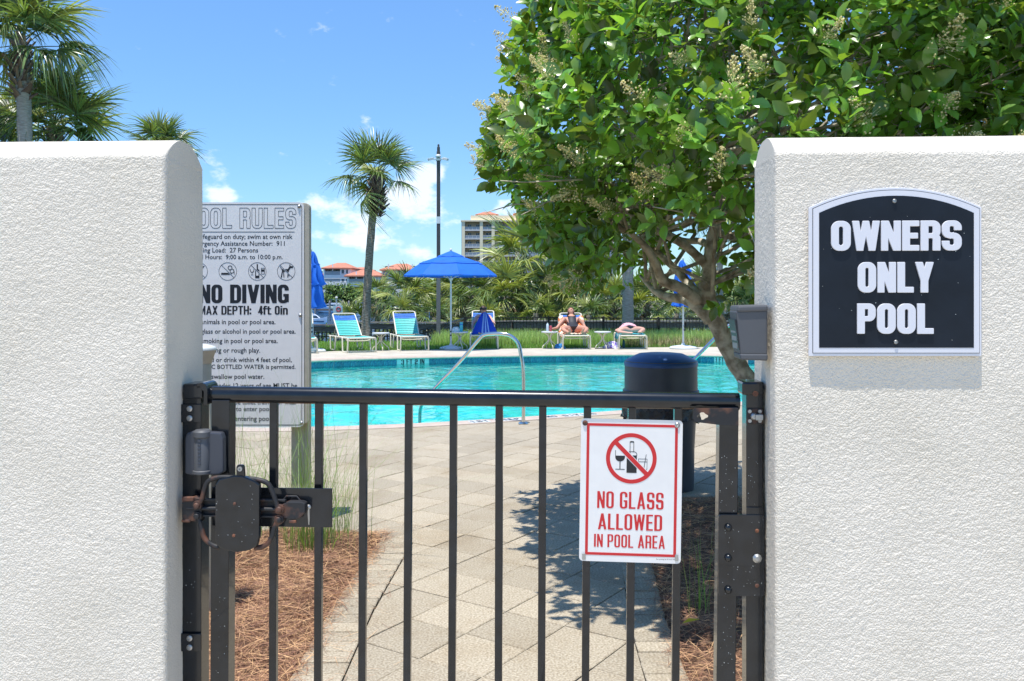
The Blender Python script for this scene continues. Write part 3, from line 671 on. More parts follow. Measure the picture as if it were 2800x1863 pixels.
mb = MB()
for x0 in np.arange(-9, 9, 1.5): mb.box(x0+.004, x0+1.496, -3.2, -.4, -.03, 0); mb.box(x0+.004, x0+1.496, -.392, 2.40, -.03, 0)
tag(mb.build('bounce_pavement', 'deck'), kind='structure')  # unseen paving before the gate, added to bounce warm light onto the walls
# planting beds: humped soil and loose pine needles
def bed(name, inside, x0, x1, y0, y1, n, hump):
    mb = MB(); nx, ny = 46, 46; xs_ = np.linspace(x0, x1, nx); ys_ = np.linspace(y0, y1, ny)
    def h(x, y):
        d = inside(x, y); return -.02+min(1, max(0, d/.18))*hump+.022*math.sin(x*9+y*5)*math.sin(y*8-x*3)*min(1, max(0, d/.1))
    V = [(x, y, h(x, y)) for x in xs_ for y in ys_]; Fc = [(i*ny+j, (i+1)*ny+j, (i+1)*ny+j+1, i*ny+j+1) for i in range(nx-1) for j in range(ny-1) if inside(xs_[i], ys_[j]) > -.05 and inside(xs_[i+1], ys_[j+1]) > -.05]
    mb.add(V, Fc); o = mb.build('bed_soil', 'soil', smooth=80); tag(o, kind='structure')
    P = []; 
    while len(P) < n:
        x, y = random.uniform(x0, x1), random.uniform(y0, y1); d = inside(x, y)
        if d > -.02-.07*random.random()**3: P.append((x, y, max(.0, h(x, y))+random.uniform(.0, .03)*(1 if d > .05 else .35)))
    P = np.array(P); a = rng.uniform(0, 2*np.pi, n)+np.sin(P[:, 0]*3+P[:, 1]*2)*1.2
    d = np.stack([np.cos(a), np.sin(a), rng.normal(0, .22, n)], 1)
    tV = [(-.5, -.005, -.03), (-.5, .005, -.03), (0, -.0075, .035), (0, .0075, .035), (.5, -.003, -.02), (.5, .003, -.02)]; tF = [(0, 1, 3, 2), (2, 3, 5, 4)]
    V, Fc = scatter(tV, tF, P, frames(d, rng.uniform(-1, 1, n)), np.stack([rng.uniform(.05, .15, n)]*3, 1)*np.array([1, 1, 1]))
    tag(link('pine_straw', npmesh('pine_straw', V, Fc, 'straw')), kind='stuff'); return h
def in_left(x, y):
    e = interp(BL, y); 
    if e is None or y < 2.3: return -1
    return min(e-x, 5.35-y+.03*math.sin(x*9), 1)
def in_right(x, y):
    e = interp(BR, y)
    if e is None or y < 2.3: return -1
    return min(x-e, 6.25-y, 1)
hl = bed('left_bed', in_left, -2.6, -.7, 2.4, 5.5, 48000, .05)
hr = bed('right_bed', in_right, .6, 3.2, 2.4, 6.4, 40000, .05)
# fallen needles and leaves on the paving
n = 260; P = np.stack([rng.normal(-.74, .10, n), rng.uniform(3.2, 5.6, n), np.full(n, .006)], 1); a = rng.uniform(0, 6.28, n)
V, Fc = scatter([(-.5, -.009, 0), (-.5, .009, 0), (.5, .004, 0), (.5, -.004, 0)], [(0, 1, 2, 3)], P, frames(np.stack([np.cos(a), np.sin(a), a*0], 1)), np.stack([rng.uniform(.04, .12, n)]*3, 1))
tag(link('fallen_needles', npmesh('fallen_needles', V, Fc, 'straw')), kind='stuff')
lf = MB(); lf.add([(-.05, 0, .004), (0, -.018, .012), (.05, 0, .004), (0, .018, .012)], [(0, 1, 2, 3)])
tag(lf.build('fallen_leaf', 'yellow', loc=(.76, 3.72, .06), rz=.5), 'bright yellow fallen leaf on the pine straw beside the right gate post', 'leaf')

# ------------------------------------------------------------------ the two stucco walls
CAPF = [(0, -.006), (.002, 0), (.012, .013), (.035, .030), (.062, .043), (.085, .048)]   # (inset from front face, z above the edge)
CAPB = [(0, -.02), (.006, -.005), (.022, .014), (.045, .030), (.075, .042), (.10, .047)]
def stucco_wall(name, uend, dirn, z1, seed, label):
    TH = .235
    far = np.concatenate([np.linspace(2.6, .75, 8), np.arange(.72, 0.0135, -.0033)])
    pts = [(uend-dirn*f_, 0.0, 0, -1) for f_ in far]                     # (u, v, nu, nv)
    for k in range(5):                                                    # rounded front corner
        a = R(90*k/4); r = .012; pts.append((uend-dirn*r+dirn*r*math.sin(a), r-r*math.cos(a), dirn*math.sin(a), -math.cos(a)))
    for v in np.arange(.016, TH-.014, .0033): pts.append((uend, v, dirn, 0))
    for k in range(5):
        a = R(90*k/4); r = .012; pts.append((uend-dirn*r+dirn*r*math.cos(a), TH-r+r*math.sin(a), dirn*math.cos(a), math.sin(a)))
    for f_ in (.05, .2, .6, 1.2, 2.6): pts.append((uend-dirn*f_, TH, 0, 1))
    pts = np.array(pts); m = len(pts); seglen = np.concatenate([[0], np.cumsum(np.hypot(np.diff(pts[:, 0]), np.diff(pts[:, 1])))])
    zs = np.concatenate([[0, .12, .25], np.arange(.34, z1-.01, .0033)]); nz = len(zs)
    caps = []
    for k in range(len(CAPF)): caps.append((z1+CAPF[k][1], CAPF[k][0], CAPB[k][0]))
    Z, I = [], []
    rows = [(z, 0, 0, 1.0) for z in zs]+[(z, a, b, .0) for z, a, b in caps]
    # finer cap rows
    rr = [r for r in rows[:nz]]
    cr = rows[nz-1:]
    for a, b in zip(cr, cr[1:]):
        for t in np.linspace(0, 1, 4)[1:]: rr.append(tuple(a[i]+(b[i]-a[i])*t for i in range(3))+(max(0, a[3]+(b[3]-a[3])*t),))
    rows = rr; H = len(rows)
    V = np.zeros((H, m, 3)); s = seglen
    for j, (z, fi, bi, amp) in enumerate(rows):
        u = pts[:, 0].copy(); v = pts[:, 1].copy()
        vv = fi+(v/TH)*(TH-fi-bi)
        n1 = vnoise(s*210+3, np.full(m, z*205)+s*30, seed); n2 = vnoise(s*150, np.full(m, z*135)+s*24, seed+1); n3 = vnoise(s*14, np.full(m, z*14), seed+2); n4 = vnoise(s*330, np.full(m, z*290), seed+3)
        n5 = vnoise(s*3.1+5, np.full(m, z*2.7), seed+6); n1s = vnoise(s*150+z*70, np.full(m, 0.0)+z*170, seed+4)
        fine = np.where(np.abs(pts[:, 2])+np.where(pts[:, 3] < -.5, 1, 0) > 0, 1, .3)
        low = .45 if dirn > 0 else .8; sm = low+(1-low)*np.clip(-pts[:, 3], 0, 1)      # reveals are trowelled smoother
        d = ((np.maximum(n2, -.3)*.0004+n1*.0004+n4*.00035+n1s*.0003)*sm+n3*.0006+n5*.0009)*(.08+.92*amp)
        d[:8] = 0 if j < 3 else d[:8]
        V[j, :, 0] = u+pts[:, 2]*d; V[j, :, 1] = vv+pts[:, 3]*d; V[j, :, 2] = z+(0 if amp > .5 else n3*.0015)
    ii = np.arange(H-1)[:, None]*m+np.arange(m-1)[None]; Fc = np.stack([ii, ii+1, ii+m+1, ii+m], -1).reshape(-1, 4)
    if dirn < 0: Fc = Fc[:, ::-1]
    VV = V.reshape(-1, 3); me = npmesh(name, VV, Fc, 'stucco', True)
    t = thing(name, label, 'wall', (A0.x, A0.y, 0), WANG); link('stucco_face', me, t)
    # closing top strip (between the last row's front and back)
    top = rows[-1]; mb = MB(); ua, ub = uend-dirn*2.6, uend-dirn*.012
    mb.box(min(ua, ub), max(ua, ub), top[1]-.002, .235-top[2]+.002, top[0]-.02, top[0]+.0005); mb.build('cap', 'stucco', t, bevel=.0)
    return t
wl = stucco_wall('stucco_wall', 0.0, 1, 1.794, 21, 'rough cream stucco wall on the gate latch side with rounded end')
wr_ = stucco_wall('stucco_wall', OPEN, -1, 1.786, 55, 'rough cream stucco wall behind the owners only pool sign')

# ------------------------------------------------------------------ gate furniture: everything in the frame of the wall line
def wt(name, label, cat, group=None): return thing(name, label, cat, (A0.x, A0.y, 0), WANG, group)
def r1(cx, cy): return 400+cx/2.613, 1000+cy/2.613
def r5(cx, cy): return 1500+cx/2.412, 950+cy/2.412
def r7(cx, cy): return 1940+cx/3.92, 800+cy/3.92
GV = .125           # depth of the gate's mid plane behind the front faces of the walls
def ubox(mb, p0, p1, v0, v1, at=None):
    """box whose FRONT face (plane v0) covers the pixel rectangle p0-p1"""
    u0, za = WL(*p0, v0); u1, zb = WL(*p1, v0); mb.box(min(u0, u1), max(u0, u1), v0, v1, min(za, zb), max(za, zb)); return (min(u0, u1), max(u0, u1), min(za, zb), max(za, zb))
# posts
tl = wt('gate_post', 'black square steel post fixed to the left stucco wall carrying the latch', 'gate post')
mb = MB(); u0 = WL(496, 1200, GV-.027)[0]; u1 = WL(549.5, 1200, GV-.027)[0]; mb.box(u0, u1, GV-.027, GV+.027, 0, 1.20); mb.build('post', 'black', tl, bevel=.002)
mb = MB(); ubox(mb, r1(258, 131), r1(400, 238), GV-.036, GV+.036); mb.build('post_cap', 'black', tl, bevel=.005)
uc, zc = WL(*r1(400, 190), GV)
mb = MB(); pr = []
for k in range(9):
    a = R(100-200*k/8-0); pr.append((uc+.048*math.cos(a)*.95, zc-.0+.027*math.sin(a)*1.1))
ring = [(uc+.0, zc+.026)]+[(uc+.012+.016*math.cos(R(q)), zc+.012+.016*math.sin(R(q))) for q in (80, 55, 30, 0)]+[(uc+.028, zc-.028), (uc+.018, zc-.030), (uc+.018, zc+.006), (uc+.008, zc+.014), (uc, zc+.012)]
mb.prism(ring, GV-.036, GV+.036); mb.build('cap_saddle', 'black', tl, bevel=.001)
def clip_bracket(y0, name='wall_bracket'):
    b = MB(); (ua, ub, za, zb) = ubox(b, (480+0, y0), (549, y0+50), GV-.036, GV-.030); 
    ut = WL(478, y0, .09)[0]
    t_ = MB(); t_.prism([(ua-.030, za-.006), (ua+.002, za+.002), (ua+.002, zb), (ua-.012, zb-.004), (ua-.030, zb-.010)], GV-.034, GV-.026)
    o = b.build(name, 'black', tl, bevel=.001); t_.build('bent_tab', 'rust', o, bevel=.001)
    for z in (zb-.011, za+.011):
        s_ = MB(); s_.lathe([(.0075, 0), (.0075, .002), (.004, .0035), (.0038, .002), (.0001, .002)], 14, X=Matrix.Translation((( ua+ub)/2+.004, GV-.036, z)) @ Matrix.Rotation(R(90), 4, 'X')); s_.build('screw', 'bolt', o, smooth=40)
clip_bracket(1106); clip_bracket(1733)
tr = wt('gate_post', 'black square steel post against the right stucco wall carrying the hinge', 'gate post')
mb = MB(); u0 = WL(2041, 1300, GV-.027)[0]; u1 = WL(2086, 1300, GV-.027)[0]; mb.box(u0, u1, GV-.027, GV+.027, 0, 1.215); mb.build('post', 'black', tr, bevel=.002)
mb = MB(); ubox(mb, r7(355, 958), r7(590, 1105), GV-.034, GV+.034); 
mb.build('post_cap', 'black', tr, bevel=.006)
uh, zh = WL(*r7(492, 1085), GV-.034); s_ = MB(); s_.lathe([(.007, 0), (.007, .002), (.003, .003), (.0001, .001)], 14, X=Matrix.Translation((uh, GV-.034, zh)) @ Matrix.Rotation(R(90), 4, 'X')); s_.build('screw', 'rusty', tr, smooth=40)
mb = MB(); (ua, ub, za, zb) = ubox(mb, r7(400, 1240), r7(570, 1412), GV-.032, GV-.027); lk = mb.build('striker_plate', 'rust', tr, bevel=.002)
for a in (.18, .82):
    for b in (.2, .8):
        s_ = MB(); s_.lathe([(.005, 0), (.0045, .003), (.0001, .003)], 12, X=Matrix.Translation((ua+(ub-ua)*a, GV-.032, za+(zb-za)*b)) @ Matrix.Rotation(R(90), 4, 'X')); s_.build('bolt', 'bolt', lk, smooth=40)
s_ = MB(); cz = (za+zb)/2; cu = ua+(ub-ua)*.42
s_.lathe([(.009, 0), (.009, .008), (.006, .012), (.0001, .012)], 16, X=Matrix.Translation((cu, GV-.032, cz)) @ Matrix.Rotation(R(90), 4, 'X')); s_.box(cu+.002, cu+.020, GV-.05, GV-.036, cz-.008, cz+.006); s_.build('striker_stud', 'bolt', lk, bevel=.001)
mb = MB(); ubox(mb, (2041, 1387), (2088, 1410), GV-.031, GV-.027); o = mb.build('bracket_plate', 'black', tr, bevel=.001)

# gate
gt = wt('metal_gate', 'black metal gate of vertical bars with round top rail, slightly out of level', 'gate')
a_ = WL(571, 1078, GV); b_ = WL(2020, 1098.5, GV)
mb = MB(); mb.tube([(a_[0], GV, a_[1]), (b_[0], GV, b_[1])], .0215, 24); mb.build('top_rail', 'black', gt, smooth=50)
def zrail(u): return a_[1]+(b_[1]-a_[1])*(u-a_[0])/(b_[0]-a_[0])
def bar(name, pt, pb, hw, hv, y0=1200, y1=1850, m='black'):
    ua, za = WL(pt, y0, GV-hv); ub, zb = WL(pb, y1, GV-hv); dudz = (ua-ub)/(za-zb)
    f = lambda z: ub+(z-zb)*dudz; zt = zrail(ua)-.012; mb = MB()
    X0, X1 = f(.12), f(zt); mb.add([(X0-hw, GV-hv, .12), (X0+hw, GV-hv, .12), (X0+hw, GV+hv, .12), (X0-hw, GV+hv, .12), (X1-hw, GV-hv, zt), (X1+hw, GV-hv, zt), (X1+hw, GV+hv, zt), (X1-hw, GV+hv, zt)], [(0, 3, 2, 1), (4, 5, 6, 7), (0, 1, 5, 4), (1, 2, 6, 5), (2, 3, 7, 6), (3, 0, 4, 7)])
    return mb.build(name, m, gt, bevel=.0015)
for pt, pb in ((746, 744.5), (870, 867.5), (991.8, 988.7), (1116, 1112), (1239, 1235), (1364.5, 1362.5), (1483.7, 1480.5), (1606, 1601), (1728, 1723), (1854, 1848)): bar('bar', pt, pb, .0095, .0095)
bar('stile', 602, 599.5, .0235, .0235); bar('stile', 1993, 1985.5, .0235, .0235)
mb = MB(); mb.box(a_[0]+.02, b_[0]-.03, GV-.013, GV+.013, .09, .125); mb.build('bottom_rail', 'black', gt, bevel=.002)
# magnetic latch body
mb = MB(); LV = GV-.052
ua, za = WL(*r1(275, 785), LV); ub, zb = WL(*r1(550, 470), LV)
pl = [(ua, za+.004), (ua+.02, za), (ub-.012, za+.002), (ub, za+.008), (ub-.001, zb-.018), (ub-.006, zb-.004), (ua+.02, zb), (ua+.004, zb-.006), (ua, zb-.02)]
mb.prism(pl, LV, GV-.027); lt = mb.build('latch_housing', 'slateplastic', gt, bevel=.004)
um = WL(*r1(395, 600), LV)[0]
mb = MB(); mb.lathe([(.021, za+.004), (.0235, za+.006), (.0235, za+.012), (.0205, za+.014), (.0205, zb-.032), (.0185, zb-.028), (.0185, zb-.018), (.0225, zb-.014), (.0225, zb-.002), (.018, zb+.003), (.0001, zb+.003)], 24, c=(um, LV+.006, 0)); mb.build('latch_barrel', 'greybox', lt, smooth=35)
mb = MB()
for k in range(7):
    z = za+.030+k*.0095; mb.box(um-.004, um+.004, LV-.0158, LV-.013, z, z+.0055)
mb.build('raised_emblem', 'slateplastic', lt, bevel=.001)
# latch backing plate
mb = MB(); PV = GV-.034; ubox(mb, r1(470, 868), r1(1328, 1158), PV, PV+.004); bp = mb.build('latch_plate', 'rust', gt, bevel=.001)
bp.data.materials.clear(); bp.data.materials.append(M['black'])
mb = MB(); u, z = WL(*r1(1160, 1010), PV); mb.lathe([(.0065, 0), (.0062, .003), (.003, .0055), (.0001, .006)], 14, X=Matrix.Translation((u, PV, z)) @ Matrix.Rotation(R(90), 4, 'X')); mb.tube([(u, PV-.002, z-.004), (u+.001, PV-.001, z-.030), (u+.001, PV-.001, z-.045)], [.0045, .003, .0015], 8); mb.build('rivet', 'bolt', bp, smooth=40)
# push bar: channel, arms, pad
CV = PV-.022
mb = MB(); ua, za = WL(*r1(300, 1075), CV); ub, zb = WL(*r1(1000, 950), CV)
mb.box(ua, ub, CV, CV+.003, za+.004, zb-.004); mb.box(ua, ub, CV-.010, CV, zb-.006, zb-.001); mb.box(ua, ub, CV-.010, CV, za+.001, za+.006); mb.tube([(ua, CV-.008, (za+zb)/2-.002), (ub, CV-.008, (za+zb)/2-.002)], .0055, 10); mb.build('latch_channel', 'rust', gt, bevel=.001)
mb = MB(); u, z = WL(*r1(256, 1115), CV-.01); u2, z2 = WL(*r1(395, 940), CV-.01); mb.prism([(u, z+.004), (u2, z), (u2, z2-.004), (u+.03, z2), (u+.004, z2-.008), (u, z2-.014)], CV-.012, CV+.012); mb.build('end_bracket', 'rust', gt, bevel=.002)
mb = MB(); mb.box(u+.001, u+.032, CV-.016, CV-.005, z2-.010, z2+.001); mb.build('rusty_lip', 'rusty', gt, bevel=.002); mb = MB(); mb.box(u, u+.022, CV-.015, CV-.006, z-.001, z+.006); mb.build('rusty_lip', 'rusty', gt, bevel=.002)
mb = MB(); u, z = WL(*r1(960, 1100), CV-.01); u2, z2 = WL(*r1(1135, 975), CV-.01); mb.prism([(u, z+.006), (u+.03, z), (u2-.014, z+.004), (u2, z+.018), (u2, z2-.004), (u2-.01, z2), (u+.02, z2), (u, z2-.008)], CV-.012, CV+.014); mb.build('end_bracket', 'rust', gt, bevel=.002)
mb = MB(); mb.box(u+.022, u+.040, CV-.014, CV-.006, z-.008, z-.001); mb.build('rusty_lip', 'rusty', gt, bevel=.002)
mb = MB(); u3, z3 = WL(*r1(975, 960), CV+.012); mb.tube([(u3, CV+.018, z3-.002), (u3+.008, CV+.018, z3+.008), (u3+.034, CV+.018, z3+.008), (u3+.044, CV+.018, z3-.004)], .0028, 8); mb.build('wire_loop', 'rust', gt, smooth=50)
def arm(pts, v=CV-.014):
    mb = MB(); P = spline([(*(lambda q: (q[0], v, q[1]))(WL(*r1(*p), v)),) for p in pts], 6); mb.tube(P, .0062, 10); mb.build('bar_arm', 'rust', gt, smooth=60)
arm([(620, 800), (520, 800), (445, 825), (415, 890), (395, 960), (360, 1005)]); arm([(370, 1085), (395, 1165), (415, 1230), (460, 1275), (520, 1300)])
arm([(700, 805), (790, 815), (865, 840), (900, 900), (925, 970), (945, 1030)]); arm([(945, 1100), (915, 1160), (895, 1230), (850, 1285), (775, 1305)])
for p in ((360, 1003), (360, 1078), (948, 1030), (945, 1102)):
    u, z = WL(*r1(*p), CV-.018); mb = MB(); X = Matrix.Translation((u, CV-.006, z)) @ Matrix.Rotation(R(90), 4, 'X')
    mb.lathe([(.0125, 0), (.0125, .010), (.0115, .012), (.0085, .012), (.0085, .015), (.006, .018), (.0001, .019)], 18, X=X); mb.build('pivot_bolt', 'rust', gt, smooth=40)
KV = CV-.030
out = [WL(*r1(*p), KV) for p in ((490, 1255), (492, 850), (520, 812), (620, 788), (680, 788), (775, 825), (808, 850), (806, 1225), (790, 1290), (735, 1322), (650, 1335), (560, 1322), (505, 1290))]
mb = MB(); mb.prism(out, KV, KV+.016); pad = mb.build('push_pad', 'black', gt, bevel=.003)
for p in ((632, 988), (625, 1215)):
    u, z = WL(*r1(*p), KV); mb = MB(); mb.lathe([(.0042, 0), (.0038, .002), (.0001, .003)], 12, X=Matrix.Translation((u, KV, z)) @ Matrix.Rotation(R(90), 4, 'X')); mb.build('rivet', 'rusty', pad, smooth=40)
u, z = WL(*r1(665, 740), KV); mb = MB(); mb.prism([(u-.010, z-.022), (u+.012, z-.022), (u+.010, z+.006), (u+.006, z+.010), (u-.006, z+.010), (u-.010, z+.004)], KV+.004, KV+.014); mb.build('key_lug', 'black', pad, bevel=.002)
mb = MB(); mb.lathe([(.0058, 0), (.0058, .004), (.003, .004), (.003, .001), (.0001, .001)], 14, X=Matrix.Translation((u+.001, KV+.004, z)) @ Matrix.Rotation(R(90), 4, 'X')); mb.build('key_cylinder', 'bolt', pad, smooth=40)
# paint chips / spatter on the gate hardware: tiny flecks
def flecks(parent, p0, p1, v, n, name='paint_fleck'):
    u0, z0 = WL(*p0, v); u1, z1 = WL(*p1, v); mb = MB()
    for _ in range(n):
        u, z = random.uniform(min(u0, u1), max(u0, u1)), random.uniform(min(z0, z1), max(z0, z1)); r = random.uniform(.0003, .0010)
        poly = [(u+r*random.uniform(.6, 1.2)*math.cos(a), z+r*random.uniform(.6, 1.2)*math.sin(a)) for a in [k*6.28/6 for k in range(6)]]; mb.prism(poly, v-.0004, v)
    tag(mb.build(name, 'markwhite', parent), kind='stuff')
flecks(pad, r1(500, 850), r1(795, 1290), KV, 20)
flecks(gt, (1968, 1240), (2012, 1400), GV-.0235, 22); flecks(gt, (1966, 1660), (2006, 1850), GV-.0235, 22); flecks(gt, (578, 1560), (620, 1850), GV-.0235, 16)
flecks(tr, (2044, 1250), (2082, 1380), GV-.027, 14); flecks(tl, (500, 1480), (546, 1720), GV-.027, 9)
# hinge strap on the right stile
mb = MB(); SV = GV-.034; q = [WL(*r5(*p), SV) for p in ((952, 430), (960, 402), (1160, 402), (1252, 402), (1252, 515), (1130, 512), (965, 492), (952, 470))]
hole = [WL(*r5(1012+dx, 453+dy), SV) for dx, dy in ((-38, 0), (-20, -14), (-8, -24), (10, -24), (22, -14), (40, -4), (40, 8), (22, 16), (8, 26), (-10, 26), (-20, 14))]
me = curve_mesh('hinge_strap', [q, hole[::-1]], 'rust', .002); st = link('hinge_strap', me, gt, (0, SV, 0), (R(90), 0, 0))
mb = MB(); ubox(mb, r5(1160, 405), r5(1215, 515), SV-.010, SV-.001); mb.build('strap_clamp', 'rust', st, bevel=.002)
# hinge plate
HV = GV-.036; mb = MB(); u0, za = WL(1965, 1630, HV); u1, zb = WL(2091, 1409, HV)
mb.prism([(a, b) for a, b in rrect(u0, u1, za, zb, .008)], HV, HV+.006); hp = mb.build('hinge_plate', 'black', gt, bevel=.001)
for px, py in ((1991, 1442), (1991, 1525), (1991, 1612)):
    u, z = WL(px, py, HV); mb = MB(); mb.lathe([(.0095, 0), (.009, .006), (.006, .0095), (.0001, .011)], 16, X=Matrix.Translation((u, HV, z)) @ Matrix.Rotation(R(90), 4, 'X')); mb.build('hinge_bolt', 'black', hp, smooth=40)
u, z = WL(2070, 1527, HV); mb = MB(); mb.lathe([(.0115, 0), (.0115, .003), (.006, .0075), (.0001, .008)], 9, X=Matrix.Translation((u, HV, z)) @ Matrix.Rotation(R(90), 4, 'X')); mb.build('bare_bolt', 'bolt', hp, smooth=30)
for px, py in ((2070, 1452), (2070, 1602)):
    u, z = WL(px, py, HV); mb = MB(); mb.lathe([(.005, 0), (.004, .002), (.0001, .003)], 12, X=Matrix.Translation((u, HV, z)) @ Matrix.Rotation(R(90), 4, 'X')); mb.build('hinge_bolt', 'rusty', hp, smooth=40)
flecks(hp, (1968, 1412), (2088, 1628), HV, 38)
# box on the right reveal
bx = wt('speaker_box', 'dark grey box with slotted side fixed to the right wall above the hinge post', 'wall box')
BV = .03; u0, za = WL(*r7(335, 670), BV); u1, zb = WL(*r7(608, 195), BV); ut0, zt0 = WL(*r7(282, 205), BV)
mb = MB(); X = [(ut0, zb), (u1+.004, zb+.002), (u1+.004, za), (u0, za)]; mb.prism(X, BV, BV+.085); bo = mb.build('housing', 'greybox', bx, bevel=.005)
mb = MB(); mb.prism([(ut0+.002, zb-.004), (u1+.004, zb-.002), (u1+.004, zb+.014), (ut0+.004, zb+.012)], BV-.004, BV+.09); mb.build('box_lid', 'greybox', bx, bevel=.005)
mb = MB(); mb.prism([(u0, za-.012), (u1+.004, za-.014), (u1+.004, za+.003), (u0-.002, za+.003)], BV-.002, BV+.082); mb.build('bottom_flange', 'greybox', bx, bevel=.004)
mb = MB()
for k in range(4):
    z = za+.014+k*.019; uu = u0-.001+(ut0-u0)*((z-za)/(zb-za)); mb.box(uu-.003, uu+.002, BV+.015, BV+.07, z, z+.013)
tag(mb.build('side_slots', 'slot', bx), kind='stuff')
mb = MB(); mb.prism([(ut0-.0025, zb-.022), (ut0+.001, zb-.022), (u0+.001, za+.012), (u0-.0025, za+.012)], BV+.004, BV+.08); mb.build('dark_side_strip', 'ink', bx)  # near-black strip over the slotted left side of the housing
# ------------------------------------------------------------------ OWNERS ONLY POOL sign
def r6(cx, cy): return 2150+cx/2.614, 450+cy/2.614
def plan(r, pts, v): return [WL(*r(*p), v) for p in pts]
def arc_sign(x0, x1, yb, ysh, yap, n=22):
    cx = (x0+x1)/2; w_ = (x1-x0)/2; h_ = ysh-yap; Rr = (w_*w_+h_*h_)/(2*h_); cy = yap+Rr; a0 = math.asin(w_/Rr); pts = [(x0, yb), (x1, yb)]
    for k in range(n+1):
        a = a0-2*a0*k/n; pts.append((cx+Rr*math.sin(a), cy-Rr*math.cos(a)))
    return pts
os_ = wt('wall_sign', 'arched black sign reading OWNERS ONLY POOL in raised white letters on the right wall', 'sign')
OV = -.0125
mb = MB(); mb.prism(plan(r6, arc_sign(163, 1396, 1371, 306, 164), OV), OV, OV+.0095); mb.build('backing', 'cool_white', os_, bevel=.0012)
mb = MB(); mb.prism(plan(r6, arc_sign(187, 1382, 1350, 315, 181), OV), OV-.0006, OV); mb.build('outline', 'ink', os_)
mb = MB(); mb.prism(plan(r6, arc_sign(191, 1378, 1346, 318, 185), OV), OV-.0016, OV-.0004); mb.build('border', 'cool_white', os_)
mb = MB(); mb.prism(plan(r6, arc_sign(233, 1338, 1310, 347, 224), OV), OV-.0022, OV-.001); mb.build('panel', 'navy', os_)
def wtext(par, r, txt, x0, x1, y0, y1, v, m, name='lettering', **k):
    (ua, za), (ub, zb) = WL(*r(x0, y1), v), WL(*r(x1, y0), v); return sign_text(name, txt, ua, ub, za, zb, v, m, par, **k)
wtext(os_, r6, 'OWNERS', 322, 1250, 403, 616, OV-.0040, 'cool_white', depth=.0016, bev=.0008, w=.63, t=.235, gap=.065, n=60)
wtext(os_, r6, 'ONLY', 512, 1050, 700, 914, OV-.0040, 'cool_white', depth=.0016, bev=.0008, w=.60, t=.235, gap=.07, n=60)
wtext(os_, r6, 'POOL', 508, 1050, 997, 1208, OV-.0040, 'cool_white', depth=.0016, bev=.0008, w=.60, t=.235, gap=.07, n=60)
for p in ((770, 262), (780, 1269)):
    u, z = WL(*r6(*p), OV); mb = MB(); mb.lathe([(.0052, 0), (.005, .002), (.0035, .0035), (.003, .0035), (.0025, .002), (.0001, .002)], 16, X=Matrix.Translation((u, OV-.002, z)) @ Matrix.Rotation(R(90), 4, 'X')); mb.build('screw', 'bolt', os_, smooth=40)
flecks(os_, r6(240, 360), r6(1330, 1300), OV-.0022, 34)
# ------------------------------------------------------------------ NO GLASS sign on the gate
ns = wt('gate_sign', 'white and red NO GLASS ALLOWED IN POOL AREA sign hung on the gate bars', 'sign')
NV = GV-.0112
def skew(fr):   # the sheet hangs a touch off square
    return fr
(ua, za), (ub, zb) = WL(*r5(208, 1412), NV), WL(*r5(878, 478), NV)
SW, SH = ub-ua, zb-za
ns2 = bpy.data.objects.new('sign_sheet', None)
sk = .010/ .355*0+.011   # lean: top shifted right
def N3(mb_name, lps, v, m, depth=.0003):
    me = curve_mesh(mb_name, [[(ua+x*SW+(z-.5)*sk*.5, za+z*SH+(.5-x)*.004) for x, z in lp] for lp in lps], m, depth); return link(mb_name, me, ns, (0, v, 0), (R(90), 0, 0))
def norm(cx, cy): return ((cx-212)/(874-212)*1.0, (1410-cy)/(1410-478))
asp = SW/SH
def rr_n(x0, x1, z0, z1, r): return [(a/SW, b/SH) for a, b in rrect(x0*SW, x1*SW, z0*SH, z1*SH, r)]
N3('sheet', [rr_n(0, 1, 0, 1, .010)], NV, 'whitesign', .001)
x0, z1 = norm(250, 508); x1, z0 = norm(843, 1368); dx = 18/662; dz = 17/932
N3('red_border', [rr_n(x0, x1, z0, z1, .004), rr_n(x0+dx, x1-dx, z0+dz, z1-dz, .001)[::-1]], NV-.0012, 'red')
cx, cz = norm(543, 732); Rr = 165/662*SW; ri = 139/662*SW
circ = lambda r, n=64: [(cx+r*math.cos(6.2832*k/n)/SW, cz+r*math.sin(6.2832*k/n)/SH) for k in range(n)]
def fN(fn, x0, x1, z0, z1, n=110):   # fn in sign millimetres relative to the roundel
    return [[(cx+a/SW, cz+b/SH) for a, b in lp] for lp in shape_loops(fn, x0, x1, z0, z1, n)]
k_ = SW/662   # metres per crop pixel
def slash(X, Y, wd): return np.maximum(np.abs((X+Y)/math.sqrt(2)-.0*k_)-wd, np.hypot(X, Y)-(ri+.001))
N3('prohibition_ring', fN(lambda X, Y: mn(np.abs(np.hypot(X, Y)-(Rr+ri)/2)-(Rr-ri)/2, slash(X, Y, 14*k_)), -Rr, Rr, -Rr, Rr, 130), NV-.0012, 'red')
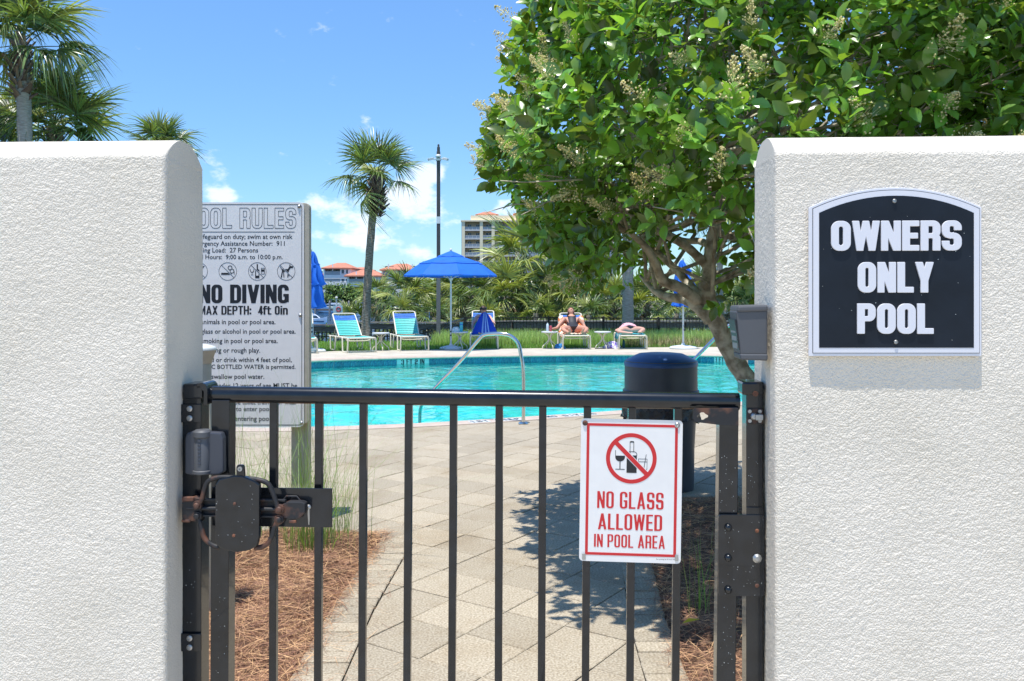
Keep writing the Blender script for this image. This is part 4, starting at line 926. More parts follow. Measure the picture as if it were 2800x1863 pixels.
def icons(X, Y):
    x, y = X/k_, Y/k_
    bw = lambda *a: sbox(x, y, *a)
    glass = mn(mx_(sbox(x, y, -103, -43, -20, 60, 28), y-16), mn(bw(-76, -70, -72, -10), bw(-103, -42, -75, -71)))
    cup = mx_(np.abs(sbox(x, y, -103, -43, -20, 90, 28))-1.6, y-52)
    bt = mn(mx_(bw(-30, 36, -95, 20), -bw(99, 100, 0, 1)), bw(-8, 14, 104, 113))
    neck = mn(mx_(np.abs(bw(-9, 15, 30, 108))-1.8, 40-y), mn(mx_(np.abs(x+8-(0-y+40)*0-0)-2, np.abs(y-38)-4), mx_(np.abs(sbox(x, y, -30, 36, -60, 44, 20))-1.8, 18-y)))
    tum = mx_(np.abs(sbox(x, y, 46, 103, -70, -2, 1)+((y+35)*.0))-1.2, -999-x)
    tum = mn(tum, bw(46, 103, -22, -19)); straw = mn(sseg(x, y, 84, -60, 97, 28, 3, -62, 28), sseg(x, y, 80, -60, 93, 28, 0.6, -62, 20))
    return np.maximum(mn(mn(mn(glass, cup), mn(bt, neck)), mn(tum, straw)), -(np.abs((x+y)/math.sqrt(2))-19))*k_
N3('glassware_pictogram', fN(icons, -110*k_, 110*k_, -100*k_, 120*k_, 170), NV-.0011, 'ink')
def ntext(txt, X0, X1, Y0, Y1, **k):
    lps, wd = word_loops(txt, **k); (a0, b0), (a1, b1) = norm(X0, Y1), norm(X1, Y0)
    N3('lettering', [[(a0+(x/wd)*(a1-a0), b0+z*(b1-b0)) for x, z in lp] for lp in lps], NV-.0012, 'red')
ntext('NO GLASS', 325, 757, 951, 1061, w=.42, t=.135, gap=.085, n=46); ntext('ALLOWED', 332, 750, 1096, 1200, w=.42, t=.135, gap=.075, n=46); ntext('IN POOL AREA', 308, 770, 1231, 1315, w=.42, t=.135, gap=.085, n=46)
for X, Y, m in ((245, 503, 'rusty'), (845, 513, 'bolt')):
    a, b = norm(X, Y); u, z = ua+a*SW, za+b*SH; mb = MB(); mb.lathe([(.0068, 0), (.0068, .001), (.0045, .003), (.002, .003), (.0001, .001)], 18, X=Matrix.Translation((u, NV-.001, z)) @ Matrix.Rotation(R(90), 4, 'X')); mb.build('screw', m, ns, smooth=40)
for X in (236, 840):
    a, b = norm(X, 1378); u, z = ua+a*SW, za+b*SH; mb = MB(); mb.box(u-.004, u+.004, NV-.004, NV-.001, z-.007, z+.009); mb.build('clip', 'bolt', ns, bevel=.001)
me, xa, xb = font_mesh('For posting at all pool areas', 'ink'); s_ = .05/(xb-xa)
link('small_print', me, ns, (ub-.012-.052, NV-.0012, za+.0075), (R(90), 0, 0), (s_, s_, s_))
# ------------------------------------------------------------------ POOL RULES board
RD = 5.5; KP = RD/F
rs = thing('pool_rules_sign', 'tall white POOL RULES board with black writing standing behind the gate', 'sign', (0, RD, 0))
def rp(cx, cy): px, py = 400+cx/2.24, 500+cy/2.24; return (px-CX)*KP, CH+(HY-py)*KP
xr, zt = rp(966, 120); xl = xr-352*KP*.985; _, zb = rp(0, 1497)
bxl, bzt = rp(998, 122); _, bzb = rp(0, 1478)
mb = MB(); mb.prism(rrect(xl-.03, bxl, bzb, bzt, .03), .006, .06); mb.build('wood_backing', 'beigepost', rs, bevel=.004)
mb = MB(); mb.prism(rrect(xl, xr, zb, zt, .03), 0, .004); mb.build('panel', 'whitesign', rs)
def rshape(name, fn, x0, x1, y0, y1, n, m='ink'):
    (a, b), (c, d) = rp(x0, y1), rp(x1, y0); k = KP/2.24; me = curve_mesh(name, [[(a+x*k, b+y*k) for x, y in lp] for lp in shape_loops(fn, 0, x1-x0, 0, y1-y0, n)], m, .0003); return link(name, me, rs, (0, -.0006, 0), (R(90), 0, 0))
w0 = (xr-xl)/KP*2.24; h0 = (zt-zb)/KP*2.24; X0 = 966-w0
me = curve_mesh('border_line', [rrect(xl+.012, xr-.012, zb+.012, zt-.012, .022), rrect(xl+.0155, xr-.0155, zb+.0155, zt-.0155, .019)[::-1]], 'ink', .0003); link('border_line', me, rs, (0, -.0006, 0), (R(90), 0, 0))
def rtext(txt, x0, x1, y0, y1, **k):
    lps, wd = word_loops(txt, **k); (a0, b0), (a1, b1) = rp(x0, y1), rp(x1, y0)
    me = curve_mesh('lettering', [[(a0+x/wd*(a1-a0), b0+z*(b1-b0)) for x, z in lp] for lp in lps], 'ink', .0003); link('lettering', me, rs, (0, -.0006, 0), (R(90), 0, 0))
rtext('POOL RULES', 245, 917, 155, 279, w=.62, t=.21, gap=.1, n=60, outline=.012)
rtext('NO DIVING', 325, 873, 624, 738, w=.60, t=.23, gap=.06, n=56)
# N of NO is cut by the wall at 325 in the photo: widen to its full word
rtext('MAX DEPTH:', 318, 643, 754, 808, w=.62, t=.2, gap=.07, n=50); rtext('4ft 0in', 684, 867, 754, 808, w=.55, t=.2, gap=.07, n=50)
mb = MB(); (a, b), (c, d) = rp(X0+60, 303.5), rp(908, 300); mb.box(a, c, -.0008, -.0001, b, d); mb.build('rule_line', 'ink', rs)
def fline(full, vis, xl_, xr_, yb, dark=0):
    me, _, _ = font_mesh(vis, 'ink'); _, xa, xb = font_mesh(vis, 'ink'); k = (xr_-xl_)/(xb-xa)*KP/2.24
    mf, fa, fb = font_mesh(full, 'ink', .012); X, Z = rp(xr_, yb); link('text_line', mf, rs, (X-fb*k, -.0006, Z), (R(90), 0, 0), (k, k*1.04, k))
for full, vis, a, b, y in (('No Lifeguard on duty; swim at own risk', 'Lifeguard on duty; swim at own risk', 323, 896, 344), ('Emergency Assistance Number:  911', 'ergency Assistance Number:  911', 323, 848, 386),
        ('Bathing Load:  27 Persons', 'hing Load:  27 Persons', 330, 685, 427), ('Pool Hours:  9:00 a.m. to 10:00 p.m.', 'ol Hours:  9:00 a.m. to 10:00 p.m.', 322, 836, 468),
        ('No animals in pool or pool area.', 'animals in pool or pool area.', 335, 792, 866), ('No glass or alcohol in pool or pool area.', 'glass or alcohol in pool or pool area.', 337, 915, 924),
        ('No smoking in pool or pool area.', 'smoking in pool or pool area.', 337, 805, 982), ('No running or rough play.', 'ng or rough play.', 425, 698, 1040),
        ('No food or drink within 4 feet of pool,', 'd or drink within 4 feet of pool,', 398, 891, 1098), ('PLASTIC BOTTLED WATER is permitted.', 'C BOTTLED WATER is permitted.', 400, 914, 1140),
        ('Do not swallow pool water.', 'swallow pool water.', 400, 723, 1201), ('Children under 12 years of age MUST be', '12 years of age MUST be', 535, 925, 1256),
        ('Children must be toilet trained or wear', 'be toilet trained or wear', 543, 925, 1358), ('swim diapers to enter pool', 'to enter pool', 550, 760, 1399), ('Shower before entering pool', 'entering pool', 543, 760, 1459)):
    fline(full, vis, a, b, y)
def ringicon(cx, cy, icon):
    def fn(X, Y):
        x, y = X-60, Y-60; g_ = np.minimum(np.abs(np.hypot(x, y)-54)-1.1, np.maximum(np.abs((x+y)/1.414)-1.3, np.hypot(x, y)-54)); return mn(g_, np.maximum(icon(x, y), -(np.abs((x+y)/1.414)-4.5)))
    rshape('pictogram', fn, cx-60, cx+60, cy-60, cy+60, 110)
cig = lambda x, y: mn(mn(sbox(x, y, -40, 14, -21, -9), sbox(x, y, 20, 24, -21, -9)), mn(np.abs(np.hypot(x-14, y-22)-12)-2.2, mn(np.abs(np.hypot(x-26, y-2)-12)-2.0, sbox(x, y, 38, 41, -20, 4))))
bott = lambda x, y: mn(mn(sbox(x, y, -13, 13, -42, -28), mx_(sbox(x, y, -13, 13, -42, 12, 4), -sbox(x, y, -8, 8, -26, 4))), mn(mn(sbox(x, y, -4, 4, 12, 44), sbox(x, y, 26, 42, -2, 12)), mn(mx_(np.abs(np.hypot((x+32), (y-8)*.8)-11)-1.8, y-14), mn(sbox(x, y, -33.2, -30.8, -20, -4), mn(sbox(x, y, -40, -24, -22, -20), np.abs(sbox(x, y, 24, 44, -16, 20))-1.3)))))
dog = lambda x, y: mn(mn(sbox(x, y, -26, 16, -2, 14, 5), sseg(x, y, 10, 4, 26, 30, 13, 2, 30)), mn(mn(sbox(x, y, 18, 42, 20, 32, 4), sseg(x, y, 24, 30, 22, 42, 6, 28, 42)), mn(mn(sseg(x, y, -22, 4, -30, -36, 7, -38, 6), sseg(x, y, -16, 4, -14, -36, 5, -38, 6)), mn(mn(sseg(x, y, 12, 4, 10, -36, 6, -38, 6), sseg(x, y, 4, 4, 20, -30, 4, -30, 0)), sseg(x, y, -26, 10, -36, 28, 4, 8, 28)))))
run = lambda x, y: mn(mn(sseg(x, y, -10, 34, 12, -10, 8, -10, 34), sseg(x, y, 12, 4, 34, 34, 7, 4, 34)), mn(sbox(x, y, -20, 30, -34, -29), np.hypot(x+4, y+20)-6))
ringicon(321, 543, run); ringicon(499, 543, cig); ringicon(680, 543, bott); ringicon(857, 543, dog)
for p in ((936, 146), (943, 812), (951, 1471)):
    X, Z = rp(*p); mb = MB(); mb.lathe([(.011, 0), (.011, .003), (.005, .009), (.0001, .01)], 14, X=Matrix.Translation((X, 0, Z)) @ Matrix.Rotation(R(90), 4, 'X')); mb.build('bolt', 'bolt', rs, smooth=40)
xa, _ = rp(872, 0); xb, _ = rp(978, 0)
mb = MB(); mb.box(xa, xb, .062, .15, 0, bzt-.05); mb.build('signpost', 'beigepost', rs, bevel=.004)
# small beige bollard in front of the board
bl = G(480, 1805); px = 541; D_ = 3.9; c = P3(541, 940, D_)
bo = thing('bollard', 'beige bollard with flared cap half hidden behind the left wall', 'bollard', (P3(541, 0, D_).x, D_, 0))
kk = D_/F; z = lambda cy: CH+(HY-(500+cy/2.24))*kk
rr_ = (425/2.24+400-541)*kk; rb = (396/2.24+400-541)*kk
mb = MB(); mb.lathe([(rb, 0), (rb, z(1107)), (rb*.99, z(1107)+.001)], 28); mb.build('shaft', 'beigepost', bo, smooth=40)
mb = MB(); mb.lathe([(rb*1.02, z(1107)), (rb*1.1, z(1085)), (rr_*.97, z(1030)), (rr_*.99, z(1024))], 28); mb.build('flared_neck', 'beigepost', bo, smooth=40)
mb = MB(); mb.lathe([(rr_, z(1025)), (rr_*1.01, z(1012)), (rr_*.9, z(1002)), (rr_*.5, z(990)), (.001, z(984))], 28); mb.build('cap', 'markwhite', bo, smooth=60)
# litter bin
D_ = 6.6; kk = D_/F; bc = P3(1521*1.188*0+1807, 0, D_).x
bn = thing('litter_bin', 'dark round litter bin with domed blue black lid behind the gate', 'litter bin', (bc, D_, 0)); zz = lambda py: CH+(HY-py)*kk
rl = 99*kk; rb = 95*kk
mb = MB(); mb.lathe([(rb*.93, 0), (rb*.94, .02), (rb*.95, .3), (rb, zz(1125)-.03), (rb, zz(1120))], 48); mb.build('body', 'bin', bn, smooth=40)
mb = MB(); mb.lathe([(rl*1.0, zz(1120)), (rl*1.04, zz(1110)), (rl*1.05, zz(1072)), (rl*1.04, zz(1066)), (rl, zz(1064)), (rl*.99, zz(990)), (rl*.985, zz(986))], 48); mb.build('hood', 'bin', bn, smooth=40)
mb = MB(); mb.lathe([(rl*1.005, zz(1000)), (rl*1.01, zz(992)), (rl*.97, zz(985)), (rl*.80, zz(976)), (rl*.60, zz(967)), (rl*.35, zz(964.5)), (.001, zz(964))], 48); mb.build('domed_lid', 'binlid', bn, smooth=50)
mb = MB(); n = 64; V = []; 
for j in range(6):
    for k in range(n):
        t = 6.2832*k/n; r = rl*(1.03+.03*j/5)+.012*math.sin(k*1.7+j)*(j/5)+.006*math.sin(k*3.1); V.append((r*math.cos(t), r*math.sin(t), zz(1098)-.028*j*(1+.25*math.sin(t*3+1))))
mb.add(V, [(j*n+k, j*n+(k+1) % n, (j+1)*n+(k+1) % n, (j+1)*n+k) for j in range(5) for k in range(n)]); mb.build('bin_liner', 'bag', bn, smooth=60)
# stainless hand rails
hr1 = thing('pool_handrail', 'bent stainless steel handrail on the near pool edge in front of the steps', 'handrail', (0, 0, 0))
b0 = G(1431, 1160); b0.z = 0; D0 = b0.y
pts = [b0, b0+Vector((0, .02, .55)), P3(1425, 975, D0+.03), P3(1417, 940, D0+.05), P3(1398, 920, D0+.08), P3(1375, 913.5, D0+.10), P3(1345, 913, D0+.14), P3(1322, 917, D0+.18), P3(1308, 930, D0+.2), P3(1260, 987, D0+.32), P3(1200, 1050, D0+.47), P3(1165, 1090, D0+.56), P3(1152, 1112, D0+.6), P3(1148, 1140, D0+.62), P3(1148, 1230, D0+.62)]
hr1.location = b0; loc = [Vector(p)-b0 for p in pts]
mb = MB(); mb.tube(spline(loc, 6), .021, 16); mb.build('rail', 'steel', hr1, smooth=60)
mb = MB(); mb.lathe([(.055, .003), (.058, .008), (.056, .016), (.035, .024), (.022, .026)], 28); mb.build('base_flange', 'steel', hr1, smooth=40)
D0 = 13.8; b1 = P3(1860, 1040, D0)
hr2 = thing('pool_handrail', 'stainless steel handrail sloping up behind the litter bin and tree trunk', 'handrail', b1)
q = [P3(1846, 1040, D0), P3(1878, 1004, D0), P3(1950, 930, D0), P3(1985, 896, D0), P3(2010, 886, D0), P3(2032, 898, D0), P3(2040, 930, D0), P3(2040, 1052, D0)]
mb = MB(); mb.tube(spline([v-b1 for v in q], 6), .027, 14); mb.build('rail', 'steel', hr2, smooth=60)
# ================================================================== TERRAIN beyond the deck
def fence_y0(x): return 31.0 if x < -3 else (31.0-(x+3)*1.2 if x < -1 else 28.6)
def hz(x, y):
    y0 = 26.6 if x < -3 else (26.6+(x+3)*.9 if x < -1 else 28.4)
    return 0.0 if y < y0 else -.30*(y-y0)**1.0 if y < y0+9 else -2.7
xs_ = np.linspace(-45, 45, 91); ys_ = np.concatenate([np.arange(0, 20, 1), np.array([22, 24, 26, 28, 30, 32, 34, 36, 38, 40, 43])])
mb = MB(); n = len(xs_); rows_ = 14
for j in range(rows_):
    for x in xs_:
        y = (edge_y(max(-13, min(13, x)))-.02)+(45-24)*j/(rows_-1); mb.v.append((x, y, -.012 if j == 0 else hz(x, y)+.0))
mb.f = [(j*n+i, j*n+i+1, (j+1)*n+i+1, (j+1)*n+i) for j in range(rows_-1) for i in range(n-1)]
tag(mb.build('lawn', 'lawn'), kind='structure')
tag(MB().add([(-45, -20, -.06), (45, -20, -.06), (45, -1.6, -.06), (-45, -1.6, -.06)], [(0, 1, 2, 3)]).build('street_pavement', 'deck'), kind='structure')
mb = MB(); mb.add([(-45, -1.6, -.05), (-12.5, -1.6, -.05), (-12.5, 24.3, -.05), (-45, 24.3, -.05)], [(0, 1, 2, 3)]); mb.add([(12.5, -1.6, -.05), (45, -1.6, -.05), (45, 24.3, -.05), (12.5, 24.3, -.05)], [(0, 1, 2, 3)]); tag(mb.build('side_ground', 'bank'), kind='structure')
tag(MB().add([(-900, 40, -2.3), (900, 40, -2.3), (900, 1200, -2.3), (-900, 1200, -2.3)], [(0, 1, 2, 3)]).build('bay_water', 'bay'), kind='structure')
mb = MB(); mb.add([(-900, 194, -2.5), (900, 194, -2.5), (900, 199, -1.2), (-900, 199, -1.2), (900, 1400, -1.0), (-900, 1400, -1.0)], [(0, 1, 2, 3), (3, 2, 4, 5)]); tag(mb.build('far_shore', 'bank'), kind='structure')

# ---- grasses
def blades(name, pts, h, wd, m, lean=.3, segs=2, hv=.4):
    N = len(pts); pts = np.array(pts, float); a = rng.uniform(0, 2*np.pi, N); ln = rng.normal(0, lean, N)+lean*.3
    H = h*(1+rng.normal(0, hv*.5, N)).clip(.35, 1.8); dx, dy = np.cos(a), np.sin(a); sx, sy = -dy, dx
    V = []; 
    for k in range(segs+1):
        t = k/segs; ww = wd*(1-t**1.5)*.5+wd*.04; bend = ln*H*t**1.8; z = H*t*(1-.18*np.abs(ln)*t)
        for s in (-1, 1): V.append(np.stack([pts[:, 0]+dx*bend+s*sx*ww, pts[:, 1]+dy*bend+s*sy*ww, pts[:, 2]+z], 1))
    V = np.stack(V, 1); nv = V.shape[1]; Fq = np.array([(2*k, 2*k+1, 2*k+3, 2*k+2) for k in range(segs)])
    Fc = Fq[None]+(np.arange(N)*nv)[:, None, None]; return npmesh(name, V.reshape(-1, 3), Fc.reshape(-1, 4), m)
def strip(n, x0, x1, d0, d1, base=None):
    o = []
    while len(o) < n:
        x = random.uniform(x0, x1); y = (base or edge_y)(x)+random.uniform(d0, d1); o.append((x, y, hz(x, y)-.01))
    return o
tag(link('lawn_grass', blades('lawn_grass', strip(30000, -9, 10, .0, 4.3), .085, .012, 'grassblade', .5)), kind='stuff')
def tg(n):   # patchy ornamental grass between lawn and fence
    o = []
    while len(o) < n:
        x = random.uniform(-2.3, 10.5); e = edge_y(x); d = random.uniform(1.2 if x > -1.2 else 2.2, 4.6); 
        if x > 3.5 and random.random() < .5: d = random.uniform(1.0, 4.9)
        if math.sin(x*5.3+d*3.1)+math.sin(x*2.1-d*4)+random.uniform(-1.4, 1.6) > -.6: o.append((x, e+d, hz(x, e+d)))
    return o
tag(link('tall_grass', blades('tall_grass', tg(30000), .31, .013, 'tallgrass', .26, 3)), kind='stuff')
tag(link('dry_grass', blades('dry_grass', strip(2600, 3.2, 9, .1, 1.6), .26, .009, 'drygrass', .5, 2)), kind='stuff')
# ornamental grass clumps in the beds
def clump(x, y, z, n, h, label, spread=.07, group=None, lean=.75):
    t = thing('grass_clump', label, 'ornamental grass', (x, y, z), 0, group)
    pts = [(random.gauss(0, spread), random.gauss(0, spread), -.01) for _ in range(n)]
    me = blades('blades', pts, h, .0024, 'wispgrass', lean, 6, .5); o = link('blades', me, t); o['kind'] = 'stuff'
    me = blades('blades', pts[:n//3], h*.66, .0036, 'grassblade', lean*.7, 6, .5); o = link('fresh_blades', me, t); o['kind'] = 'stuff'
for (x, y, n, h, sp, lb) in ((-1.12, 4.95, 170, .85, .08, 'wispy ornamental grass clump at the far corner of the left bed between two gate bars'), (-1.52, 5.2, 130, .85, .12, 'wispy ornamental grass clump at the foot of the pool rules post'),
                             (-1.0, 5.15, 50, .6, .06, 'thin grass clump beside the paving on the left bed corner'), (-1.95, 5.0, 120, .85, .13, 'tall grass clump behind the gate latch')):
    clump(x, y, .02, n, h, lb, sp)
for (x, y, n, h, lb) in ((1.12, 3.75, 22, .5, 'few upright grass shoots growing by the right gate stile'), (.86, 3.95, 14, .45, 'few arching grass blades leaning over the paving by the right bed'), (-1.45, 3.7, 20, .34, 'sparse grass shoots in pine straw beside the left gate stile')):
    clump(x, y, .03, n, h, lb, .03, lean=.45)

# ================================================================== LIGUSTRUM TREES
RZ = [(1.36, .9), (1.42, 1.2), (1.52, 1.42), (1.74, 1.64), (1.92, 1.76), (2.02, 1.84), (2.16, 1.96), (2.36, 1.92), (2.51, 1.86), (2.66, 1.80), (2.8, 1.74), (3.13, 1.64), (3.5, 1.42), (3.9, .95), (4.15, .3)]
def prof_r(z): return float(np.interp(z, [a for a, b in RZ], [b for a, b in RZ]))
leafV = []; st_ = [(0, .0, 0), (.18, .19, .012), (.45, .285, .022), (.74, .21, .0), (1, 0, -.07)]
leafV = [(0, 0, 0)]
for x, w_, z in st_[1:4]: leafV += [(x, -w_, z+w_*.28), (x, 0, z-.01), (x, w_, z+w_*.28)]
leafV.append((1, 0, -.07)); leafF = [(0, 1, 2), (0, 2, 3)]
for k in (1, 4):
    leafF += [(k, k+3, k+4), (k, k+4, k+1), (k+1, k+4, k+5), (k+1, k+5, k+2)]
leafF += [(7, 10, 8), (8, 10, 9)]
def branchlet(a, b, r0, r1, jit=.05, k=5):
    a, b = Vector(a), Vector(b); pts = [a+(b-a)*t+Vector((random.gauss(0, jit), random.gauss(0, jit), random.gauss(0, jit*.6)))*math.sin(math.pi*t) for t in [i/k for i in range(k+1)]]
    return pts, [r0+(r1-r0)*i/k for i in range(k+1)]
def ligustrum(cx, cy, label, trunkdefs, nshoot, window, scale=1.0, parts=300, seed=3):
    global rng
    random.seed(seed); r_ = np.random.default_rng(seed)
    t = thing('ligustrum_tree', label, 'tree', (0, 0, 0))
    ends = []; mb = MB()
    for pts, rad in trunkdefs: 
        sp = spline(pts, 6); n = len(sp); rr = [.9*np.interp(i/(n-1), np.linspace(0, 1, len(rad)), rad)*(1+.06*math.sin(i*1.9)) for i in range(n)]
        mb.tube(sp, rr, 14); ends += [sp[-1], sp[int(n*.75)], sp[int(n*.9)]]
    # secondary limbs reaching to the canopy shell
    tips = []
    for k in range(64):
        a = random.choice(ends); th = random.uniform(0, 6.283); z = random.uniform(1.7, 3.9); r = prof_r(z)*random.uniform(.55, .88)*scale
        b = Vector((cx+r*math.cos(th), cy+r*math.sin(th), z)); pts, rad = branchlet(a, b, .014, .004, .12); mb.tube(pts, rad, 6, cap=False); tips += pts[2:]
    for k in range(420):
        a = random.choice(tips); d = Vector((a.x-cx, a.y-cy, random.uniform(-.3, .9))).normalized()*random.uniform(.2, .55)+Vector((random.gauss(0, .12),)*3)
        pts, rad = branchlet(a, a+d, .006, .002, .04, 3); mb.tube(pts, rad, 4, cap=False)
    mb.build('trunk', 'bark', t, smooth=70)
    # shoots on the shell
    P, Dr = [], []; fl = []
    while len(P) < nshoot:
        th = random.uniform(0, 6.283); z = random.uniform(1.38, 4.15); r = prof_r(z)
        lump = 1+.07*math.sin(th*5+z*3)+.05*math.sin(th*11-z*7)+.04*math.sin(z*13+th*3)
        dep = random.random()**1.6*.62; rr = r*lump*scale-dep
        if rr < .1: continue
        if random.random() > (rr/r)*1.05: continue
        p = Vector((cx+rr*math.cos(th), cy+rr*math.sin(th)*1.0, z))
        ppx, ppy = CX+p.x/p.y*F, HY+(CH-p.z)/p.y*F
        if window and window(ppx, ppy, p) : continue
        out = Vector((math.cos(th), math.sin(th), (z-2.3)*.55+.45)).normalized()
        if z < 1.8: out.z -= .35
        d = (out+Vector((random.gauss(0, .35), random.gauss(0, .35), random.gauss(0, .3)))).normalized(); P.append(p); Dr.append(d)
        if dep < .1 and random.random() < .26: fl.append((p, d))
    LP, LD, LU, LS = [], [], [], []
    for p, d in zip(P, Dr):
        s = random.uniform(.060, .092); n = random.choice((3, 3, 4, 4)); ax = d.orthogonal().normalized(); ph = random.uniform(0, 6.28)
        for k in range(n):
            q = p+d*(k*.026-.03); base = Quaternion(d, ph+k*math.pi/2+random.gauss(0, .2)) @ ax
            for sg in (1, -1):
                if random.random() < .12: continue
                tilt = .35+.35*(k/n)+random.gauss(0, .15); dd = (base*sg*(1-tilt*.6)+d*tilt*1.15).normalized()
                LP.append(q+base*sg*.004); LD.append(dd); LU.append((d*1.0+Vector((0, 0, .35))-dd*dd.dot(d)).normalized()); LS.append(s*random.uniform(.75, 1.15)*(.8+.3*min(1, (k+1)/3)))
    LP, LD, LU, LS = np.array(LP), np.array(LD), np.array(LU), np.array(LS)
    rot = frames(LD, r_.normal(0, .35, len(LD)), LU)
    # the 300 leaves that show largest become parts, the rest one part
    px = CX+LP[:, 0]/LP[:, 1]*F; py = HY+(CH-LP[:, 2])/LP[:, 1]*F
    rr = np.hypot(LP[:, 0]-cx, LP[:, 1]-cy); shell = np.array([prof_r(z) for z in LP[:, 2]])
    face = (py > 0)&(py < 700)&(px > 1250)&(px < 2790)&(rr > shell*.93)
    sc_ = np.where(face, LS/LP[:, 1]*np.abs(np.einsum('ij,ij->i', rot[:, :, 2], LP/np.linalg.norm(LP, axis=1, keepdims=True))), 0); order = np.argsort(-sc_); big = order[:parts] if parts else order[:0]; rest_ = order[len(big):]
    lm = npmesh('leaf', leafV, leafF, 'leaf', True)
    for i in big:
        X = Matrix([[*rot[i][0], 0], [*rot[i][1], 0], [*rot[i][2], 0], [0, 0, 0, 1]]); X = Matrix.Translation(Vector(LP[i])) @ X @ Matrix.Scale(LS[i], 4); link('leaf', lm, t, mw=X)
    V, Fc = scatter(leafV, leafF, LP[rest_], rot[rest_], LS[rest_]); o = link('leaf', npmesh('leaf', V, Fc, 'leaf', True), t); o['kind'] = 'stuff'
    fl.sort(key=lambda q: q[0].y+(0 if 1250 < CX+q[0].x/q[0].y*F < 2800 else 9)+random.uniform(0, 1.2))
    keep = []
    for f_ in fl:
        if all((f_[0]-g_[0]).length > .115 for g_ in keep): keep.append(f_)
    fl = keep
    # flower panicles
    variants = []
    for v in range(4):
        q, d_, s_ = [], [], []
        for k in range(84):
            h = random.random(); a = random.uniform(0, 6.28); r = (1-h)*.36+.06
            q.append((h*.9, math.cos(a)*r*random.random()**.5, math.sin(a)*r*random.random()**.5)); d_.append((random.gauss(0, 1), random.gauss(0, 1), random.gauss(0, 1))); s_.append(random.uniform(.05, .085))
        oct_v = [(1, 0, 0), (-1, 0, 0), (0, 1, 0), (0, -1, 0), (0, 0, 1), (0, 0, -1)]; oct_f = [(0, 2, 4), (2, 1, 4), (1, 3, 4), (3, 0, 4), (2, 0, 5), (1, 2, 5), (3, 1, 5), (0, 3, 5)]
        V, Fc = scatter(oct_v, oct_f, np.array(q), frames(np.array(d_)), np.array(s_)*.40)
        sv, sf = scatter([(0, -.01, 0), (0, .01, 0), (1, .004, 0), (1, -.004, 0)], [(0, 1, 2), (0, 2, 3)], np.array(q)*np.array([.7, .05, .05]), frames(np.array(q)-np.array(q)*np.array([.7, .05, .05])+1e-4), np.full(len(q), .3))
        variants.append(npmesh('flower_cluster', np.concatenate([V, sv]), np.concatenate([Fc, sf+len(V)]), 'flower'))
    for k, (p, d) in enumerate(fl[:280]):
        rt = frames(np.array([d+Vector((0, 0, .25))]), np.array([random.uniform(0, 6)]))[0]; s = random.uniform(.11, .19)
        X = Matrix.Translation(p+d*.05) @ Matrix([[*rt[0], 0], [*rt[1], 0], [*rt[2], 0], [0, 0, 0, 1]]) @ Matrix.Scale(s, 4); link('flower_cluster', variants[k % 4], t, mw=X)
    random.seed(seed+100); return t
TD = 5.3; k_ = TD/F
def tp(px, py, D=TD): return P3(px, py, D)
def c4(cx, cy, D=TD): return P3(1400+cx/3.136, 500+cy/3.136, D)
tb = Vector(((2150-CX)*k_, TD, -.02))
trunk = [([tb, P3(2118, 1230, TD), P3(2070, 1085, TD), P3(2008, 984, TD), P3(1961, 885, TD), P3(1934, 808, TD), P3(1930, 770, TD)], [.092, .072, .066, .062, .058, .056, .05]),
         ([P3(1930, 775, TD), c4(1690, 800), c4(1700, 600), c4(1722, 440), c4(1765, 310), c4(1800, 150, 5.4), c4(1820, -60, 5.5), c4(1760, -320, 5.5)], [.05, .046, .042, .038, .032, .026, .02, .012]),
         ([P3(1936, 800, TD), c4(1610, 1010), c4(1440, 900, 5.2), c4(1290, 835, 5.1), c4(1235, 700, 5.05), c4(1150, 560, 5.0), c4(1020, 430, 4.9), c4(880, 250, 4.8), c4(760, 60, 4.8)], [.042, .042, .038, .032, .028, .024, .018, .013, .008]),
         ([P3(1932, 800, TD), c4(1590, 950), c4(1500, 850, 5.4), c4(1400, 740, 5.5), c4(1250, 600, 5.6), c4(1160, 520, 5.7), c4(1040, 330, 5.8), c4(980, 60, 5.8)], [.036, .035, .03, .027, .022, .018, .014, .008]),
         ([c4(1690, 730), c4(1640, 680), c4(1500, 550, 5.2), c4(1350, 465, 5.1), c4(1200, 385, 5.0), c4(1080, 240, 4.9), c4(1050, 0, 4.8)], [.036, .033, .028, .022, .018, .012, .008]),
         ([c4(1700, 1180), c4(1600, 1070), c4(1480, 1000, 5.4), c4(1330, 980, 5.5), c4(1220, 925, 5.6), c4(1100, 800, 5.8)], [.045, .042, .036, .030, .022, .010]),
         ([c4(1700, 540), c4(1600, 500, 5.5), c4(1450, 490, 5.6), c4(1250, 350, 5.8), c4(1200, 100, 5.9)], [.028, .024, .02, .014, .008]),
         ([c4(1740, 420), c4(1900, 460, 5.4), c4(2100, 380, 5.5), c4(2400, 200, 5.6), c4(2600, -100, 5.7)], [.028, .024, .02, .016, .010]),
         ([c4(1765, 310), c4(1650, 300, 5.2), c4(1500, 240, 5.1), c4(1380, 120, 5.0), c4(1300, -120, 4.9)], [.026, .022, .018, .014, .008]),
         ([c4(1775, 280), c4(1950, 200, 5.4), c4(2150, 20, 5.3), c4(2350, -250, 5.2)], [.024, .02, .016, .01])]
